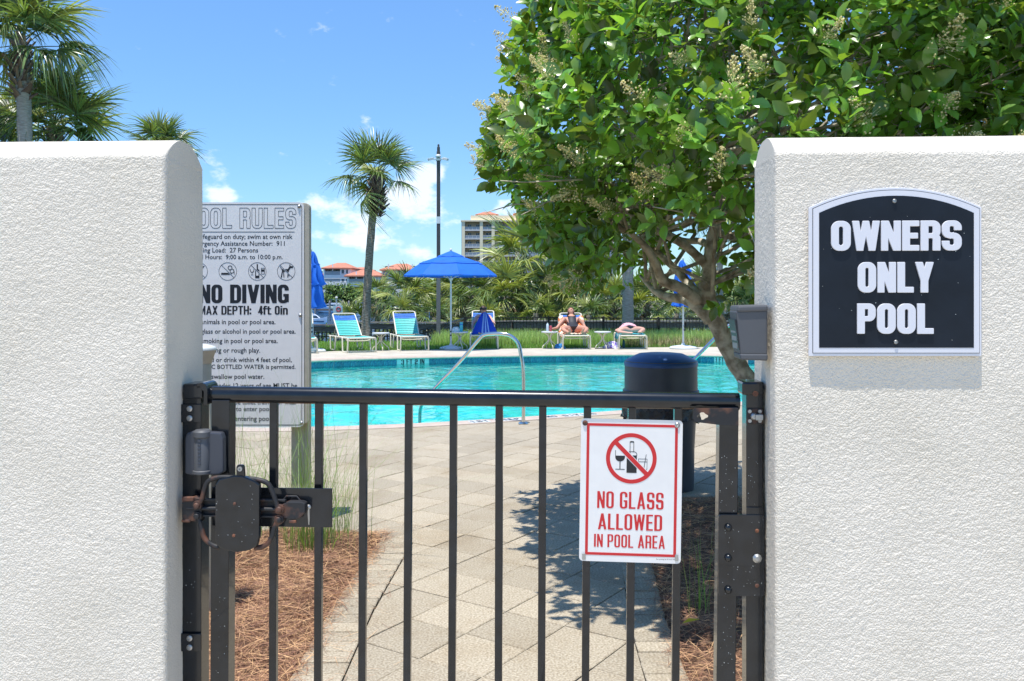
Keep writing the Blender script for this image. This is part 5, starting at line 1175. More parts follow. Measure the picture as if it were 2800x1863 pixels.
def window(px, py, p):
    if px < float(np.interp(py, [0, 155, 297, 370, 457, 500, 535, 582, 665, 713, 772, 820], [1455, 1418, 1370, 1338, 1308, 1350, 1400, 1440, 1475, 1530, 1560, 1660])) and p.y > 3: return True
    if px > 1500 and px < 2075:
        lim = float(np.interp(px, [1500, 1560, 1640, 1700, 1760, 1850, 1930, 1960, 2075], [800, 815, 800, 730, 640, 610, 600, 600, 620]))
        if py > lim:
            if px > 1955 and py < 770 and p.y > 5.0: return random.random() < .55
            if 1640 < px < 1850 and py < 700 and p.y > 5.2: return random.random() < .72
            return random.random() < .985
        if py > lim-90: return random.random() < .45
    return False
ligustrum(1.72, 5.0, 'large dense ligustrum tree with glossy leaves and cream flowers leaning from the right bed', trunk, 8200, window)
tr2 = [([Vector((4.3, 5.9, 0)), Vector((4.25, 5.9, .9)), Vector((4.0, 5.8, 1.8)), Vector((4.2, 5.7, 3.0))], [.08, .06, .05, .03]), ([Vector((4.25, 5.9, .9)), Vector((4.6, 5.7, 1.8)), Vector((4.7, 5.6, 2.8))], [.05, .04, .02])]
ligustrum(4.35, 5.9, 'second ligustrum tree continuing the leafy mass above the right wall', tr2, 3000, lambda a, b, p: a < 2150 or a > 3100, parts=0, seed=9)
random.seed(19)

# ================================================================== PALMS
def frond_mesh(seed, n=34, L=1.0, droop=.5, fold=.35, m='frond', pet=.8, wid=.052, segs=3):
    r = random.Random(seed); V = []; Fc = []
    # petiole along +x, arching down
    for k in range(4):
        t = k/3; x, z = pet*t, -.06*pet*t*t; w_ = .018*(1-.4*t)
        V += [(x, -w_, z), (x, w_, z), (x, 0, z+w_*1.2)]
    for k in range(3):
        b = 3*k; Fc += [(b, b+3, b+4, b+1), (b+1, b+4, b+5, b+2), (b+2, b+5, b+3, b)]
    for i in range(n):
        u = (i+.5)/n*2-1; a = u*R(118)+r.gauss(0, .02); Ln = L*(1-.30*abs(u)**1.5)*r.uniform(.9, 1.08); cst = pet+.10*L*(1-abs(u)); dr = droop*r.uniform(.6, 1.5)
        bend = r.random() < .25; tw = r.uniform(-.5, .5); b = len(V)
        for k in range(segs+1):
            t = k/segs; s = Ln*t; ww = wid*L*(.35+1.9*t if t < .34 else 1.25*(1-t)**.8+.06)*.5
            z = -.06*pet+fold*abs(math.sin(a))*s*(1-.6*t)-dr*L*t**2.2*(1.4 if (bend and t > .5) else 1)
            ca = a+.10*math.sin(i*2.3)*t; s2 = s*(1-.25*dr*t)
            x, y = cst+s2*math.cos(ca)-.06*L*(1-abs(u))*0, s2*math.sin(ca); nx, ny = -math.sin(ca), math.cos(ca)
            tt = .5*(-1)**i+tw*t
            V += [(x-nx*ww, y-ny*ww, z-ww*tt), (x+nx*ww, y+ny*ww, z+ww*tt)]
        Fc += [(b+2*k, b+2*k+1, b+2*k+3, b+2*k+2) for k in range(segs)]
    return npmesh('frond', V, Fc, m)
FR = {k: [frond_mesh(100+10*i+v, m=k, droop=.20+.2*v if k != 'frondd' else .7, fold=.42-.08*v) for v in range(4)] for i, k in enumerate(('frond', 'frondy', 'frondd'))}
# finer fronds for the near palms
FRN = [frond_mesh(300+v, n=44, droop=.22+.17*v, fold=.42-.07*v, wid=.042, segs=4, m='frond') for v in range(4)]
def trunk_mesh(r0, r1, h, m, lean=(0, 0), flare=1.25, rings=26):
    mb = MB(); n = 16; 
    for j in range(rings+1):
        t = j/rings; r = (r0+(r1-r0)*t)*(1+(flare-1)*math.exp(-t*14))*(1+.035*math.sin(j*2.4)); cxx, cyy = lean[0]*t**1.6, lean[1]*t**1.6
        for k in range(n):
            a = 6.2832*k/n; rr = r*(1+.03*math.sin(k*5+j*1.7)); mb.v.append((cxx+rr*math.cos(a), cyy+rr*math.sin(a), h*t))
    mb.f = [(j*n+k, j*n+(k+1) % n, (j+1)*n+(k+1) % n, (j+1)*n+k) for j in range(rings) for k in range(n)]
    return mb.mesh('trunk', m, 80)
def palm(name, px, py, D, rad, label, nf=24, base=None, tr=.16, trm='palmtrunk', basepx=None, boots=60, yel=.3, lo=-45, hi=82, near=False, grp=None, petk=.42, bootlen=.9, dry=.12, cat='palm tree', brr=1.0):
    c = P3(px, py, D); bx = P3(basepx, 0, D).x if basepx is not None else c.x; by = D; bz = base if base is not None else hz(bx, by)
    t = thing(name, label, cat, (bx, by, bz), 0, grp); hh = c.z-bz-.1*rad; lean = (c.x-bx, 0)
    if hh > .25: link('trunk', trunk_mesh(tr, tr*.86, hh, trm, lean), t)
    cl = Vector((c.x-bx, 0, c.z-bz-.12*rad))
    if boots:
        q, d_, s_ = [], [], []
        for k in range(boots):
            f_ = k/boots; a = k*2.399963; z = cl.z-(1-f_)*bootlen*rad*.75; rr = tr*(.95+.75*math.sin(math.pi*min(1, f_*.9+.12)))*brr
            q.append((cl.x+rr*.5*math.cos(a), rr*.5*math.sin(a), z)); d_.append((math.cos(a), math.sin(a), .55+f_*1.2)); s_.append(tr*random.uniform(1.2, 2.2)*brr)
        bt_ = [(0, -.28, 0), (0, .28, 0), (0, 0, .14), (1, -.1, 0), (1, .1, 0), (.95, 0, .09)]; bf = [(0, 3, 5, 2), (2, 5, 4, 1), (1, 4, 3, 0)]
        V, Fc = scatter(bt_, bf, np.array(q), frames(np.array(d_), rng.normal(0, .3, boots)), np.array(s_)); o = link('leaf_bases', npmesh('leaf_bases', V, Fc, 'boot'), t); o['kind'] = 'stuff'
    for k in range(nf):
        f_ = (k+.5)/nf; e = R(hi+(lo-hi)*f_**1.05+random.gauss(0, 7)); a = k*2.399963+random.gauss(0, .22)
        d = Vector((math.cos(e)*math.cos(a), math.cos(e)*math.sin(a), math.sin(e)))
        key = 'frondd' if (f_ > 1-dry) else ('frondy' if random.random() < yel else 'frond')
        v = min(3, max(0, int(f_*3.2+random.gauss(0, .5)))); me = FRN[v] if (near and key == 'frond') else FR[key][v]
        s = rad/(1.62 if cat == 'palm tree' and name == 'palm_tree' else 1.5)*random.uniform(.85, 1.08)
        rt = frames(np.array([d]), np.array([random.gauss(0, .35)]))[0]
        X = Matrix.Translation(cl+Vector((0, 0, random.uniform(-.1, .05)*rad))) @ Matrix([[*rt[0], 0], [*rt[1], 0], [*rt[2], 0], [0, 0, 0, 1]]) @ Matrix.Scale(s, 4)
        link('frond', me, t, mw=X)
    return t
palm('palm_tree', 58, 92, 23, 2.2, 'tall cabbage palm cut off by the left edge above the stucco wall', nf=26, base=0, dry=.04, tr=.20, trm='palmgrey', basepx=82, near=True, yel=.3, lo=-24, boots=60)
palm('palm_tree', 145, 335, 25, 2.25, 'shorter cabbage palm behind the tall one at the left edge', nf=30, base=0, tr=.2, near=True, yel=.3, lo=-50)
palm('palm_tree', 442, 400, 38, 1.85, 'small palm crown just showing above the left wall', nf=28, base=0, tr=.18, yel=.1, lo=-45)
palm('palm_tree', -40, 400, 27, 2.2, 'palm crown low at the left edge above the wall', nf=26, base=0, tr=.2, near=True)
palm('palm_tree', 1030, 470, 30.2, 1.72, 'slender leaning palm standing free against the clouds beside the lamp post', nf=16, base=-.02, tr=.145, basepx=1000, boots=120, bootlen=1.05, near=True, yel=.12, lo=-30, dry=0, brr=1.25)
palm('palm_tree', 1716, 480, 26.6, 1.9, 'grey trunked palm whose crown hides in the ligustrum leaves', nf=22, base=-.02, tr=.175, trm='palmgrey', basepx=1717, boots=50)
palm('palm_tree', 1968, 520, 34, 1.9, 'second grey palm trunk behind the ligustrum fork', nf=18, tr=.13, trm='palmgrey', boots=0)
bush = [(1032, 802, 41, 1.2, 'fan palm rising left of the lamp post behind the boardwalk rail'), (958, 868, 37, .85, 'low fan palm spreading over the rail behind the left chaise'), (1112, 800, 39, 1.4, 'fan palm with upright dark fans between palm trunk and umbrella'),
        (1098, 852, 36.5, 1.1, 'low yellowish fan palm behind the boardwalk rail'), (1212, 795, 41, 1.5, 'fan palm behind the lamp post under the blue umbrella'), (1190, 862, 36, 1.0, 'small bright fan palm behind the lamp post base'),
        (1290, 800, 39, 1.5, 'fan palm filling the gap right of the umbrella pole'), (1428, 705, 40, 2.5, 'largest bushy fan palm in front of the cream hotel'), (1385, 800, 37.5, 1.7, 'dark fan palm under the largest one'),
        (1500, 790, 39, 1.5, 'fan palm behind the reclining woman'), (1465, 850, 35.5, .95, 'small spiky fan palm behind the fence near the bottle'), (1590, 805, 38, 1.45, 'fan palm left of the grey palm trunk'), (1610, 855, 35, .95, 'low pale fan palm left of the grey trunk'),
        (1675, 820, 38, 1.3, 'fan palm behind the grey palm trunk'), (1770, 822, 38, 1.45, 'fan palm right of the grey palm trunk'), (1850, 850, 36, 1.1, 'fan palm behind the closed umbrella pole'), (1920, 800, 40, 1.5, 'fan palm glimpsed under the ligustrum fork'),
        (2010, 815, 36, 1.4, 'fan palm between the ligustrum trunk and the right wall'), (2060, 870, 34, .9, 'small fan palm close to the right wall'), (1330, 865, 35.5, .85, 'small dark fan palm right of the blue towel')]
for px, py, D, rad, lb in bush:
    palm('fan_palm', px, py, D, rad, lb, nf=24 if rad > 1.2 else 16, tr=.13, boots=30 if rad > 1.2 else 0, yel=.42, lo=-62, hi=80, dry=.2)
def leafy(name, x, y, z0, h, r, n, label, cat, m='fartree', leaf=.12, trunk_r=.1, grp=None):
    t = thing(name, label, cat, (x, y, z0), 0, grp); mb = MB(); pts = [Vector((0, 0, 0)), Vector((r*.05, 0, h*.35)), Vector((r*.1, 0, h*.7))]; mb.tube(pts, [trunk_r, trunk_r*.8, trunk_r*.4], 7); 
    for k in range(5):
        a = k*1.3; mb.tube([pts[1], Vector((math.cos(a)*r*.6, math.sin(a)*r*.6, h*.7))], [trunk_r*.5, trunk_r*.15], 5)
    mb.build('trunk', 'twig', t)
    cs = [(Vector((random.gauss(0, .42)*r, random.gauss(0, .42)*r, h*.56+random.uniform(-.32, .36)*h)), random.uniform(.28, .48)*r) for _ in range(16)]
    P = []
    for k in range(n):
        c, q = random.choice(cs); v = Vector((random.gauss(0, 1), random.gauss(0, 1), random.gauss(0, 1))).normalized()*q*random.uniform(.6, 1.05); v.z *= min(1, h/(2*r))*.95; P.append(c+v)
    P = np.array(P); d = rng.normal(0, 1, (n, 3)); V, Fc = scatter([(-.5, -.3, 0), (.5, -.3, 0), (.5, .3, .1), (-.5, .3, .1)], [(0, 1, 2, 3)], P, frames(d), rng.uniform(.6, 1.3, n)*leaf)
    o = link('crown', npmesh('crown', V, Fc, m), t); o['kind'] = 'stuff'; return t
leafy('shrub', P3(2060, 0, 37).x, 37, -2.4, 4.4, 1.5, 1500, 'bushy green shrub against the right wall beyond the pool', 'shrub', leaf=.13)
leafy('shrub', P3(1700, 0, 44).x, 44, -2.6, 4.0, 2.2, 1500, 'dark shrub behind the grey palm trunk', 'shrub', leaf=.16)
leafy('shrub', P3(1560, 0, 45).x, 45, -2.6, 3.8, 2.2, 1300, 'dark shrub deep behind the reclining woman', 'shrub', leaf=.16)
leafy('shrub', P3(1340, 0, 44).x, 44, -2.6, 3.4, 2.0, 1300, 'dark shrub deep behind the blue towel', 'shrub', leaf=.16)
leafy('shrub', P3(1850, 0, 44).x, 44, -2.6, 3.8, 2.2, 1300, 'dark shrub behind the closed umbrella', 'shrub', leaf=.16)
for i, (px, py, rr, lb) in enumerate(((862, 880, 1.1, 'rounded shrub below the closed blue umbrella behind the rail'), (905, 893, 1.0, 'low shrub behind the left chaise between rail and water'), (870, 915, .8, 'dense bright shrub behind the picket fence at left'), (940, 918, .7, 'small shrub behind the fence left of the palm trunk'), (1040, 905, .8, 'shrub behind the fence between the two empty chaises'), (985, 920, .7, 'shrub behind the fence right of the palm trunk base'))):
    p = P3(px, py, 36.8); leafy('shrub', p.x, 36.8, hz(p.x, 36.8), p.z-hz(p.x, 36.8)+.25, rr*.85, 900, lb, 'shrub', m='grassblade' if i in (1, 2, 4) else 'fartree', leaf=.075, trunk_r=.03)

# ================================================================== FENCES
fp = [P3(820, 910, 34.2), P3(1128, 910, 33.2), P3(1200, 889, 30.6), P3(1271, 870, 28.4), P3(1500, 869, 28.3), P3(1800, 871, 28.2), P3(2160, 870, 28.2)]
fence = thing('picket_fence', 'black metal picket fence stepping down behind the lawn, chairs and tall grass', 'fence', (0, 28, 0))
FH = 1.15; mb = MB(); o0 = Vector((0, 28, 0)); pick = MB(); nd = 0; picks = []
for a, b in zip(fp, fp[1:]):
    for dz in (0, -.14, -FH+.15): mb.beam(a-o0+Vector((0, 0, dz)), b-o0+Vector((0, 0, dz)), .035, .035)
    n = int((b-a).length/.105)
    for k in range(n): picks.append(a.lerp(b, (k+.5)/n)-o0)
mb.build('rails', 'black', fence)
pm = MB().box(-.009, .009, -.009, .009, -FH, 0).mesh('picket', 'black'); pm2 = MB()
vis = sorted(picks, key=lambda p: abs(CX+p.x/(p.y+28)*F-1500))
for k, p in enumerate(vis):
    if k < 200: link('picket', pm, fence, p)
    else: pm2.box(p.x-.009, p.x+.009, p.y-.009, p.y+.009, p.z-FH, p.z)
tag(pm2.build('picket', 'black', fence), kind='stuff')
po = MB().box(-.035, .035, -.035, .035, -FH-.1, .05).mesh('post', 'black')
L = 0
for a, b in zip(fp, fp[1:]):
    n = max(1, round((b-a).length/2.3))
    for k in range(n): link('post', po, fence, a.lerp(b, k/n)-o0)
bw = thing('boardwalk_rail', 'weathered brown wooden boardwalk railing with wide cap behind the palms', 'railing', (0, 37, 0)); o0 = Vector((0, 37, 0))
bp_ = [P3(820, 889, 35), P3(975, 889, 35), P3(976, 882, 35.1), P3(1210, 883, 34.9), P3(1400, 878.5, 33.6), P3(2160, 878, 33.6)]
for k, (a, b) in enumerate(zip(bp_, bp_[1:])):
    if (b-a).length < .5: continue
    mm = 'wood' if k < 3 else 'woodgrey'
    MB().beam(a-o0, b-o0, .05, .26, R(90)).build('cap_board', 'woodgrey' if k != 0 else 'wood', bw); 
    mb = MB(); mb.beam(a-o0+Vector((0, -.05, -.16)), b-o0+Vector((0, -.05, -.16)), .22, .04, R(90)); mb.build('side_board', 'wood', bw)
    mb = MB(); n = int((b-a).length/.16); bs = MB().box(-.03, .03, -.02, .02, -1.1, -.2).mesh('baluster', 'wood')
    if k < 3:
        for i in range(n): link('baluster', bs, bw, a.lerp(b, (i+.5)/n)-o0)
    pst = MB().box(-.07, .07, -.07, .07, -3, -.02).mesh('rail_post', 'wood')
    for i in range(int((b-a).length/2.2)+1): link('rail_post', pst, bw, a.lerp(b, min(1, i*2.2/(b-a).length))-o0)
# lamp / camera post
D = 26.3; kk = D/F; bx_ = P3(1199, 0, D).x; z = lambda py: CH+(HY-py)*kk
lp = thing('camera_post', 'tall dark steel post with floodlights and cameras behind the blue umbrella', 'lamp post', (bx_, D, 0))
mb = MB(); mb.box(-.052, .052, -.052, .052, z(705), z(415)); mb.build('upper_post', 'post', lp, bevel=.004)
mb = MB(); mb.box(-.058, .058, -.058, .058, 0, z(705)); mb.build('lower_post', 'post_shading', lp, bevel=.004)
mb = MB(); mb.lathe([(.045, z(417)), (.045, z(403)), (.03, z(402)), (.03, z(396)), (.012, z(394.5)), (.001, z(394))], 12); mb.build('post_top', 'post', lp)
mb = MB(); mb.lathe([(.075, z(432)), (.085, z(428)), (.06, z(424)), (.01, z(423))], 14, c=(0, -.07, 0)); mb.box(-.075, .075, -.075, .075, z(440), z(434)); mb.build('dome_camera', 'whiteal', lp, smooth=40)
for s in (-1, 1):
    mb = MB(); mb.tube([(s*.05, -.03, z(436)), (s*.15, -.05, z(435))], .02, 8); mb.beam((s*.15, -.05, z(434.5)), (s*.29, -.16, z(439)), .085, .075); mb.build('bullet_camera', 'whiteal', lp, bevel=.01)
mb = MB(); mb.box(-.055, .055, -.058, -.054, z(612), z(593)); mb.build('label_plate', 'markwhite', lp)
mb = MB(); mb.beam((-.06, -.06, z(709)), (-.21, -.18, z(716)), .09, .08); mb.build('bullet_camera', 'whiteal', lp, bevel=.01)

# ================================================================== UMBRELLAS
def umbrella():
    px, D = 1233, 23.3; kk = D/F; b = P3(px, 0, D); t = thing('pool_umbrella', 'open bright blue octagonal umbrella shading the two middle chaises', 'umbrella', (b.x, D, 0)); z = lambda py: CH+(HY-py)*kk
    Rm = 129*kk; n = 8; ph = R(22.5)*.6
    def tier(r0, z0, r1, z1, sag, name, th=.0):
        mb = MB(); K = 7; ns = n*6; 
        for j in range(K+1):
            t_ = j/K
            for k in range(ns):
                a = ph+6.2832*k/ns; loc_ = ((k % 6)/6-.5)*2 if k % 6 else -1
                q = math.cos(math.pi/8)/math.cos(((k % 6)/6)*math.pi/4-math.pi/8)     # octagon
                r = (r0+(r1-r0)*t_)*q; dip = -(1-loc_**2)*sag*(.25+t_)
                mb.v.append((r*math.cos(a), r*math.sin(a), z0+(z1-z0)*t_**1.0+.03*math.sin(math.pi*t_)*(z0-z1)-abs(dip)*.3))
        mb.f = [(j*ns+k, j*ns+(k+1) % ns, (j+1)*ns+(k+1) % ns, (j+1)*ns+k) for j in range(K) for k in range(ns)]
        return mb.build(name, 'canvas', t, smooth=25)
    tier(.02, z(686.5), .37, z(702), .03, 'vent_cap'); tier(.25, z(700), .86, z(721), .03, 'upper_canopy'); tier(.74, z(715.5), Rm, z(753), .04, 'canopy')
    # valance edge
    mb = MB(); ns = 48
    for j in range(2):
        for k in range(ns):
            a = ph+6.2832*k/ns; q = math.cos(math.pi/8)/math.cos(((k % 6)/6)*math.pi/4-math.pi/8); r = Rm*q; mb.v.append((r*math.cos(a), r*math.sin(a), z(753)-j*.035-.01))
    mb.f = [(k, (k+1) % ns, (k+1) % ns+ns, k+ns) for k in range(ns)]; mb.build('hem', 'canvas', t)
    for k in range(8):
        a = ph+6.2832*k/8; mb = MB(); mb.tube([(.05*math.cos(a), .05*math.sin(a), z(716)), (Rm*.96*math.cos(a), Rm*.96*math.sin(a), z(757)-.01)], .008, 6); mb.tube([(.05*math.cos(a), .05*math.sin(a), z(762)), (Rm*.5*math.cos(a), Rm*.5*math.sin(a), z(734)-.02)], .006, 6); mb.build('rib', 'whiteal', t)
    mb = MB(); mb.lathe([(.024, .04), (.024, z(685)), (.035, z(684.5)), (.035, z(682)), (.01, z(679))], 14); mb.build('pole', 'whiteal', t, smooth=40)
    mb = MB(); mb.lathe([(.05, z(760)), (.05, z(766)), (.03, z(768))], 14); mb.build('hub', 'whiteal', t, smooth=40)
    mb = MB(); mb.tube([(.0, -.03, z(907)), (.0, -.06, z(907))], .022, 8); mb.tube([(.0, -.03, z(917)), (.0, -.06, z(917))], .022, 8); mb.build('clamp_knobs', 'ink', t)
    mb = MB(); mb.lathe([(.30, 0), (.31, .02), (.27, .05), (.12, .085), (.05, .095), (.04, .14), (.03, .14)], 32); mb.build('base', 'whiteal', t, smooth=40)
umbrella()
def closed_umbrella(px, D, zt, zb, rad, label, base_py, wind=0, seed=1, pole_top=True):
    kk = D/F; b = P3(px, 0, D); t = thing('closed_umbrella', label, 'umbrella', (b.x, D, 0)); z = lambda py: CH+(HY-py)*kk; r_ = random.Random(seed)
    def skirt(y0, y1, r0, r1, name, folds=9):
        mb = MB(); n = 54; K = 8
        for j in range(K+1):
            f_ = j/K
            for k in range(n):
                a = 6.2832*k/n; fold = 1+.32*math.cos(a*folds+2*math.sin(f_*3))*(.3+.7*f_); r = (r0+(r1-r0)*f_**.8)*fold*(1+.1*math.sin(a*2+seed)); mb.v.append((r*math.cos(a)+.03*math.sin(f_*4+seed), r*math.sin(a), z(y0)+(z(y1)-z(y0))*f_+.03*math.cos(a*folds)*f_))
        mb.f = [(j*n+k, j*n+(k+1) % n, (j+1)*n+(k+1) % n, (j+1)*n+k) for j in range(K) for k in range(n)]; mb.build(name, 'canvas', t, smooth=60)
    h = zb-zt; skirt(zt, zt+h*.26, .03, rad*.62, 'canopy_top'); skirt(zt+h*.22, zt+h*.60, rad*.45, rad*1.0, 'canopy_middle'); skirt(zt+h*.56, zb, rad*.62, rad*1.02, 'canopy_bottom', 7)
    mb = MB(); mb.tube([(0, 0, z(zt+h*.57)), (0, 0, z(zt+h*.57)-.04)], rad*.72, 20); mb.build('tie_strap', 'canvas', t, smooth=40)
    mb = MB(); mb.lathe([(.024, .05), (.024, z(zt)+.04), (.03, z(zt)+.05), (.01, z(zt)+.1)], 12); mb.build('pole', 'whiteal', t, smooth=40)
    mb = MB(); mb.lathe([(.36, .0), (.37, .03), (.33, .06), (.14, .09), (.05, .10), (.04, .15), (.028, .15)], 32); mb.build('base', 'markwhite', t, smooth=40)
    mb = MB(); mb.tube([(.03, -.03, .60), (.03, -.07, .60)], .022, 8); mb.tube([(.03, -.03, .50), (.03, -.07, .50)], .022, 8); mb.build('clamp_knobs', 'ink', t)
closed_umbrella(851, 22.2, 688, 842, .30, 'closed blue umbrella beside the pool rules board', 958)
closed_umbrella(1868, 23.4, 712, 838, .27, 'closed blue umbrella behind the ligustrum trunk', 950, seed=4)

# ================================================================== CHAISES AND TABLES
SHM = {}
def chaise(px, py, rot, back, label, grp, frame='beigeal'):
    b = G(px, py); t = thing('chaise_longue', label, 'lounge chair', (b.x-.9*math.sin(R(rot)), b.y+.9*math.cos(R(rot)), 0), R(rot), grp)
    if 'fr' not in SHM:
        mb = MB(); W_ = .335; H_ = .36; r = .0195
        side = lambda s: [(s*W_, -.90, H_-.04), (s*W_, -.87, H_-.005), (s*W_, -.80, H_), (s*W_, .78, H_), (s*W_, .86, H_-.01), (s*W_, .90, H_-.05)]
        for s in (-1, 1): mb.tube(spline(side(s), 4), r, 8)
        mb.tube(spline([(-W_, -.80, H_), (-W_+.02, -.87, H_), (-W_+.08, -.90, H_), (W_-.08, -.90, H_), (W_-.02, -.87, H_), (W_, -.80, H_)], 4), r, 8)
        mb.tube(spline([(-W_+.02, -.62, H_-.02), (-W_+.09, -.60, H_-.075), (W_-.09, -.60, H_-.075), (W_-.02, -.62, H_-.02)], 4), r*.9, 8)
        mb.tube([(-W_, .2, H_-.03), (W_, .2, H_-.03)], r*.8, 8); mb.tube([(-W_, .75, H_-.03), (W_, .75, H_-.03)], r*.8, 8)
        SHM['fr'] = mb.mesh('seat_frame', 'beigeal', 60)
        mb = MB()
        mb.tube(spline([(W_+.01, -.88, H_), (W_+.022, -.90, H_-.06), (W_+.03, -.88, .05), (W_+.03, -.85, .015), (W_+.03, -.78, .012), (W_+.03, -.56, .012), (W_+.03, -.49, .015), (W_+.03, -.46, .05), (W_+.02, -.40, H_-.04), (W_+.01, -.37, H_)], 4), r, 8)
        SHM['leg'] = mb.mesh('leg', 'beigeal', 60)
        mb = MB(); Lb = .84; W2 = .30
        mb.tube(spline([(-W2, 0, 0), (-W2, Lb-.1, 0), (-W2+.03, Lb-.02, 0), (-W2+.1, Lb, 0), (W2-.1, Lb, 0), (W2-.03, Lb-.02, 0), (W2, Lb-.1, 0), (W2, 0, 0)], 4), r, 8); SHM['bf'] = mb.mesh('back_frame', 'beigeal', 60)
        def straps(y0, y1, w_, skip=()):
            mb = MB(); n = int((y1-y0)/.062)
            for k in range(n):
                if k in skip: continue
                a, b_ = y0+k*.062, y0+k*.062+.046; q = []
                for j in range(7):
                    x = -w_+2*w_*j/6; zz_ = -.014*(1-(2*j/6-1)**2)*1.2+.016; q += [(x, a, zz_), (x, b_, zz_), (x, a, zz_-.004), (x, b_, zz_-.004)]
                n0_ = len(mb.v); mb.v += q
                for j in range(6):
                    o = n0_+4*j; mb.f += [(o, o+4, o+5, o+1), (o+2, o+3, o+7, o+6), (o, o+2, o+6, o+4), (o+1, o+5, o+7, o+3)]
            return mb
        SHM['ss'] = straps(-.86, .05, .345).mesh('seat_straps', 'aqua'); SHM['bs'] = straps(.03, .80, .31, (9, 10, 11)).mesh('back_straps', 'aqua')
        SHM['bb'] = straps(.03+.062*9, .03+.062*12+.001, .312).mesh('blue_straps', 'bluevinyl')
    link('seat_frame', SHM['fr'], t)
    for s in (1, -1):
        for yy in (0, 1.12): link('leg', SHM['leg'], t, (0, yy, 0), None, (s, 1, 1))
    o = link('seat_straps', SHM['ss'], t, (0, 0, .36)); 
    Xb = Matrix.Translation((0, .10, .375)) @ Matrix.Rotation(R(back), 4, 'X')
    bf = link('back_frame', SHM['bf'], t, mw=Xb); link('back_straps', SHM['bs'], bf); link('blue_straps', SHM['bb'], bf)
    if back > 10:
        mb = MB(); c_, s_ = math.cos(R(back)), math.sin(R(back)); mb.tube([(.28, .1+.42*c_, .375+.42*s_), (.30, .62, .34)], .008, 6); mb.tube([(-.28, .1+.42*c_, .375+.42*s_), (-.30, .62, .34)], .008, 6); mb.build('back_stay', 'beigeal', t)
    return t
GC = 'chaise longues in a row along the far pool deck'
ch1 = chaise(990, 965, 27, 42, 'empty aqua strap chaise longue left of the leaning palm trunk', GC)
ch2 = chaise(1134, 960, 17, 46, 'empty aqua strap chaise longue with its back half in umbrella shade', GC)
ch3 = chaise(1324, 955, 3, 46, 'chaise longue with a person behind a blue towel, under the umbrella', GC)
ch4 = chaise(1577, 956, 2, 40, 'chaise longue carrying the woman in a black swimsuit', GC)
ch5 = chaise(1731, 956, -2, 3, 'flat chaise longue with a person lying under a pink towel', GC)
ch0 = chaise(826, 968, 15, 45, 'chaise longue mostly hidden behind the pool rules board', GC)
def table(px, py, label):
    b = G(px, py); t = thing('side_table', label, 'side table', (b.x, b.y+.2, 0), 0, 'white side tables between the chaises')
    if 'tt' not in SHM:
        SHM['tt'] = MB().lathe([(.215, .425), (.225, .43), (.225, .455), (.215, .46), (.001, .462)], 32).mesh('table_top', 'whiteal', 40)
        mb = MB(); mb.tube(spline([(.15, 0, .425), (.06, 0, .36), (.025, 0, .28), (.06, 0, .2), (.17, 0, .10), (.205, 0, .06), (.21, 0, .0)], 5), .0125, 8); SHM['tl'] = mb.mesh('leg', 'beigeal', 60)
    link('table_top', SHM['tt'], t)
    for k in range(4): link('leg', SHM['tl'], t, None, (0, 0, R(22+90*k)))
    return t
t1 = table(1038, 960, 'white round side table between the two empty chaises'); t2 = table(1256, 956, 'white side table beside the umbrella pole with an aqua box on it')
t3 = table(1504, 955, 'white side table with a bottle and can beside the woman'); t4 = table(1650, 955, 'bare white side table between the two sunbathers')
def at_table(t, dx, dy): return (t.location.x+dx, t.location.y+dy, .462)
bt_ = thing('water_bottle', 'clear plastic water bottle standing on the white side table', 'bottle', at_table(t3, -.06, -.05))
MB().lathe([(.033, 0), (.036, .01), (.036, .15), (.030, .185), (.014, .215), (.013, .225)], 16).build('bottle_body', 'bottle', bt_, smooth=40); MB().lathe([(.016, .225), (.016, .245), (.001, .246)], 12).build('cap', 'greybox', bt_)
cn = thing('drink_can', 'red drink can next to the water bottle on the side table', 'can', at_table(t3, .025, -.06)); MB().lathe([(.024, 0), (.032, .01), (.032, .14), (.027, .155)], 16).build('can_body', 'can', cn, smooth=40); MB().lathe([(.026, .153), (.026, .157), (.001, .157)], 12).build('can_rim', 'bolt', cn)
ph_ = MB().box(-.04, .04, -.035, .035, .0, .02).build('phone', 'ink', loc=at_table(t3, .12, -.06), bevel=.004); tag(ph_, 'small dark phone under the woman\'s hand on the side table', 'phone')
bx2 = thing('aqua_carton', 'aqua box standing on the table by the umbrella pole', 'box', at_table(t2, .04, -.02)); MB().box(-.04, .04, -.035, .035, 0, .25).build('carton', 'aquatowel', bx2, bevel=.004); MB().box(-.041, .041, -.036, .036, .18, .2).build('band', 'bluevinyl', bx2)
def cloth_heap(name, px, py, r, h, m, label, cat, seed=1, z=0):
    b = G(px, py); r_ = random.Random(seed); mb = MB(); n, K = 40, 12
    for j in range(K+1):
        f_ = j/K*math.pi/2
        for k in range(n):
            a = 6.2832*k/n; q = 1+.18*math.sin(a*3+seed+f_*4)+.10*math.sin(a*7+f_*9+seed)+.07*math.sin(a*13-f_*11); mb.v.append((r*math.cos(f_)*q*math.cos(a), r*.7*math.cos(f_)*q*math.sin(a), h*math.sin(f_)*(1+.2*math.sin(a*4+seed)*math.cos(f_))))
    mb.f = [(j*n+k, j*n+(k+1) % n, (j+1)*n+(k+1) % n, (j+1)*n+k) for j in range(K) for k in range(n)]
    o = mb.build(name, m, loc=(b.x, b.y+r*.7, z), smooth=80); return tag(o, label, cat)
cloth_heap('blue_bag', 1531, 954, .13, .13, 'bluebag', 'crumpled blue bag on the deck beside the woman\'s chaise', 'bag', 2)
cloth_heap('towel_bundle', 1676, 954, .21, .19, 'towelpurple', 'purple and white patterned towel bundle under the bare side table', 'towel', 5)
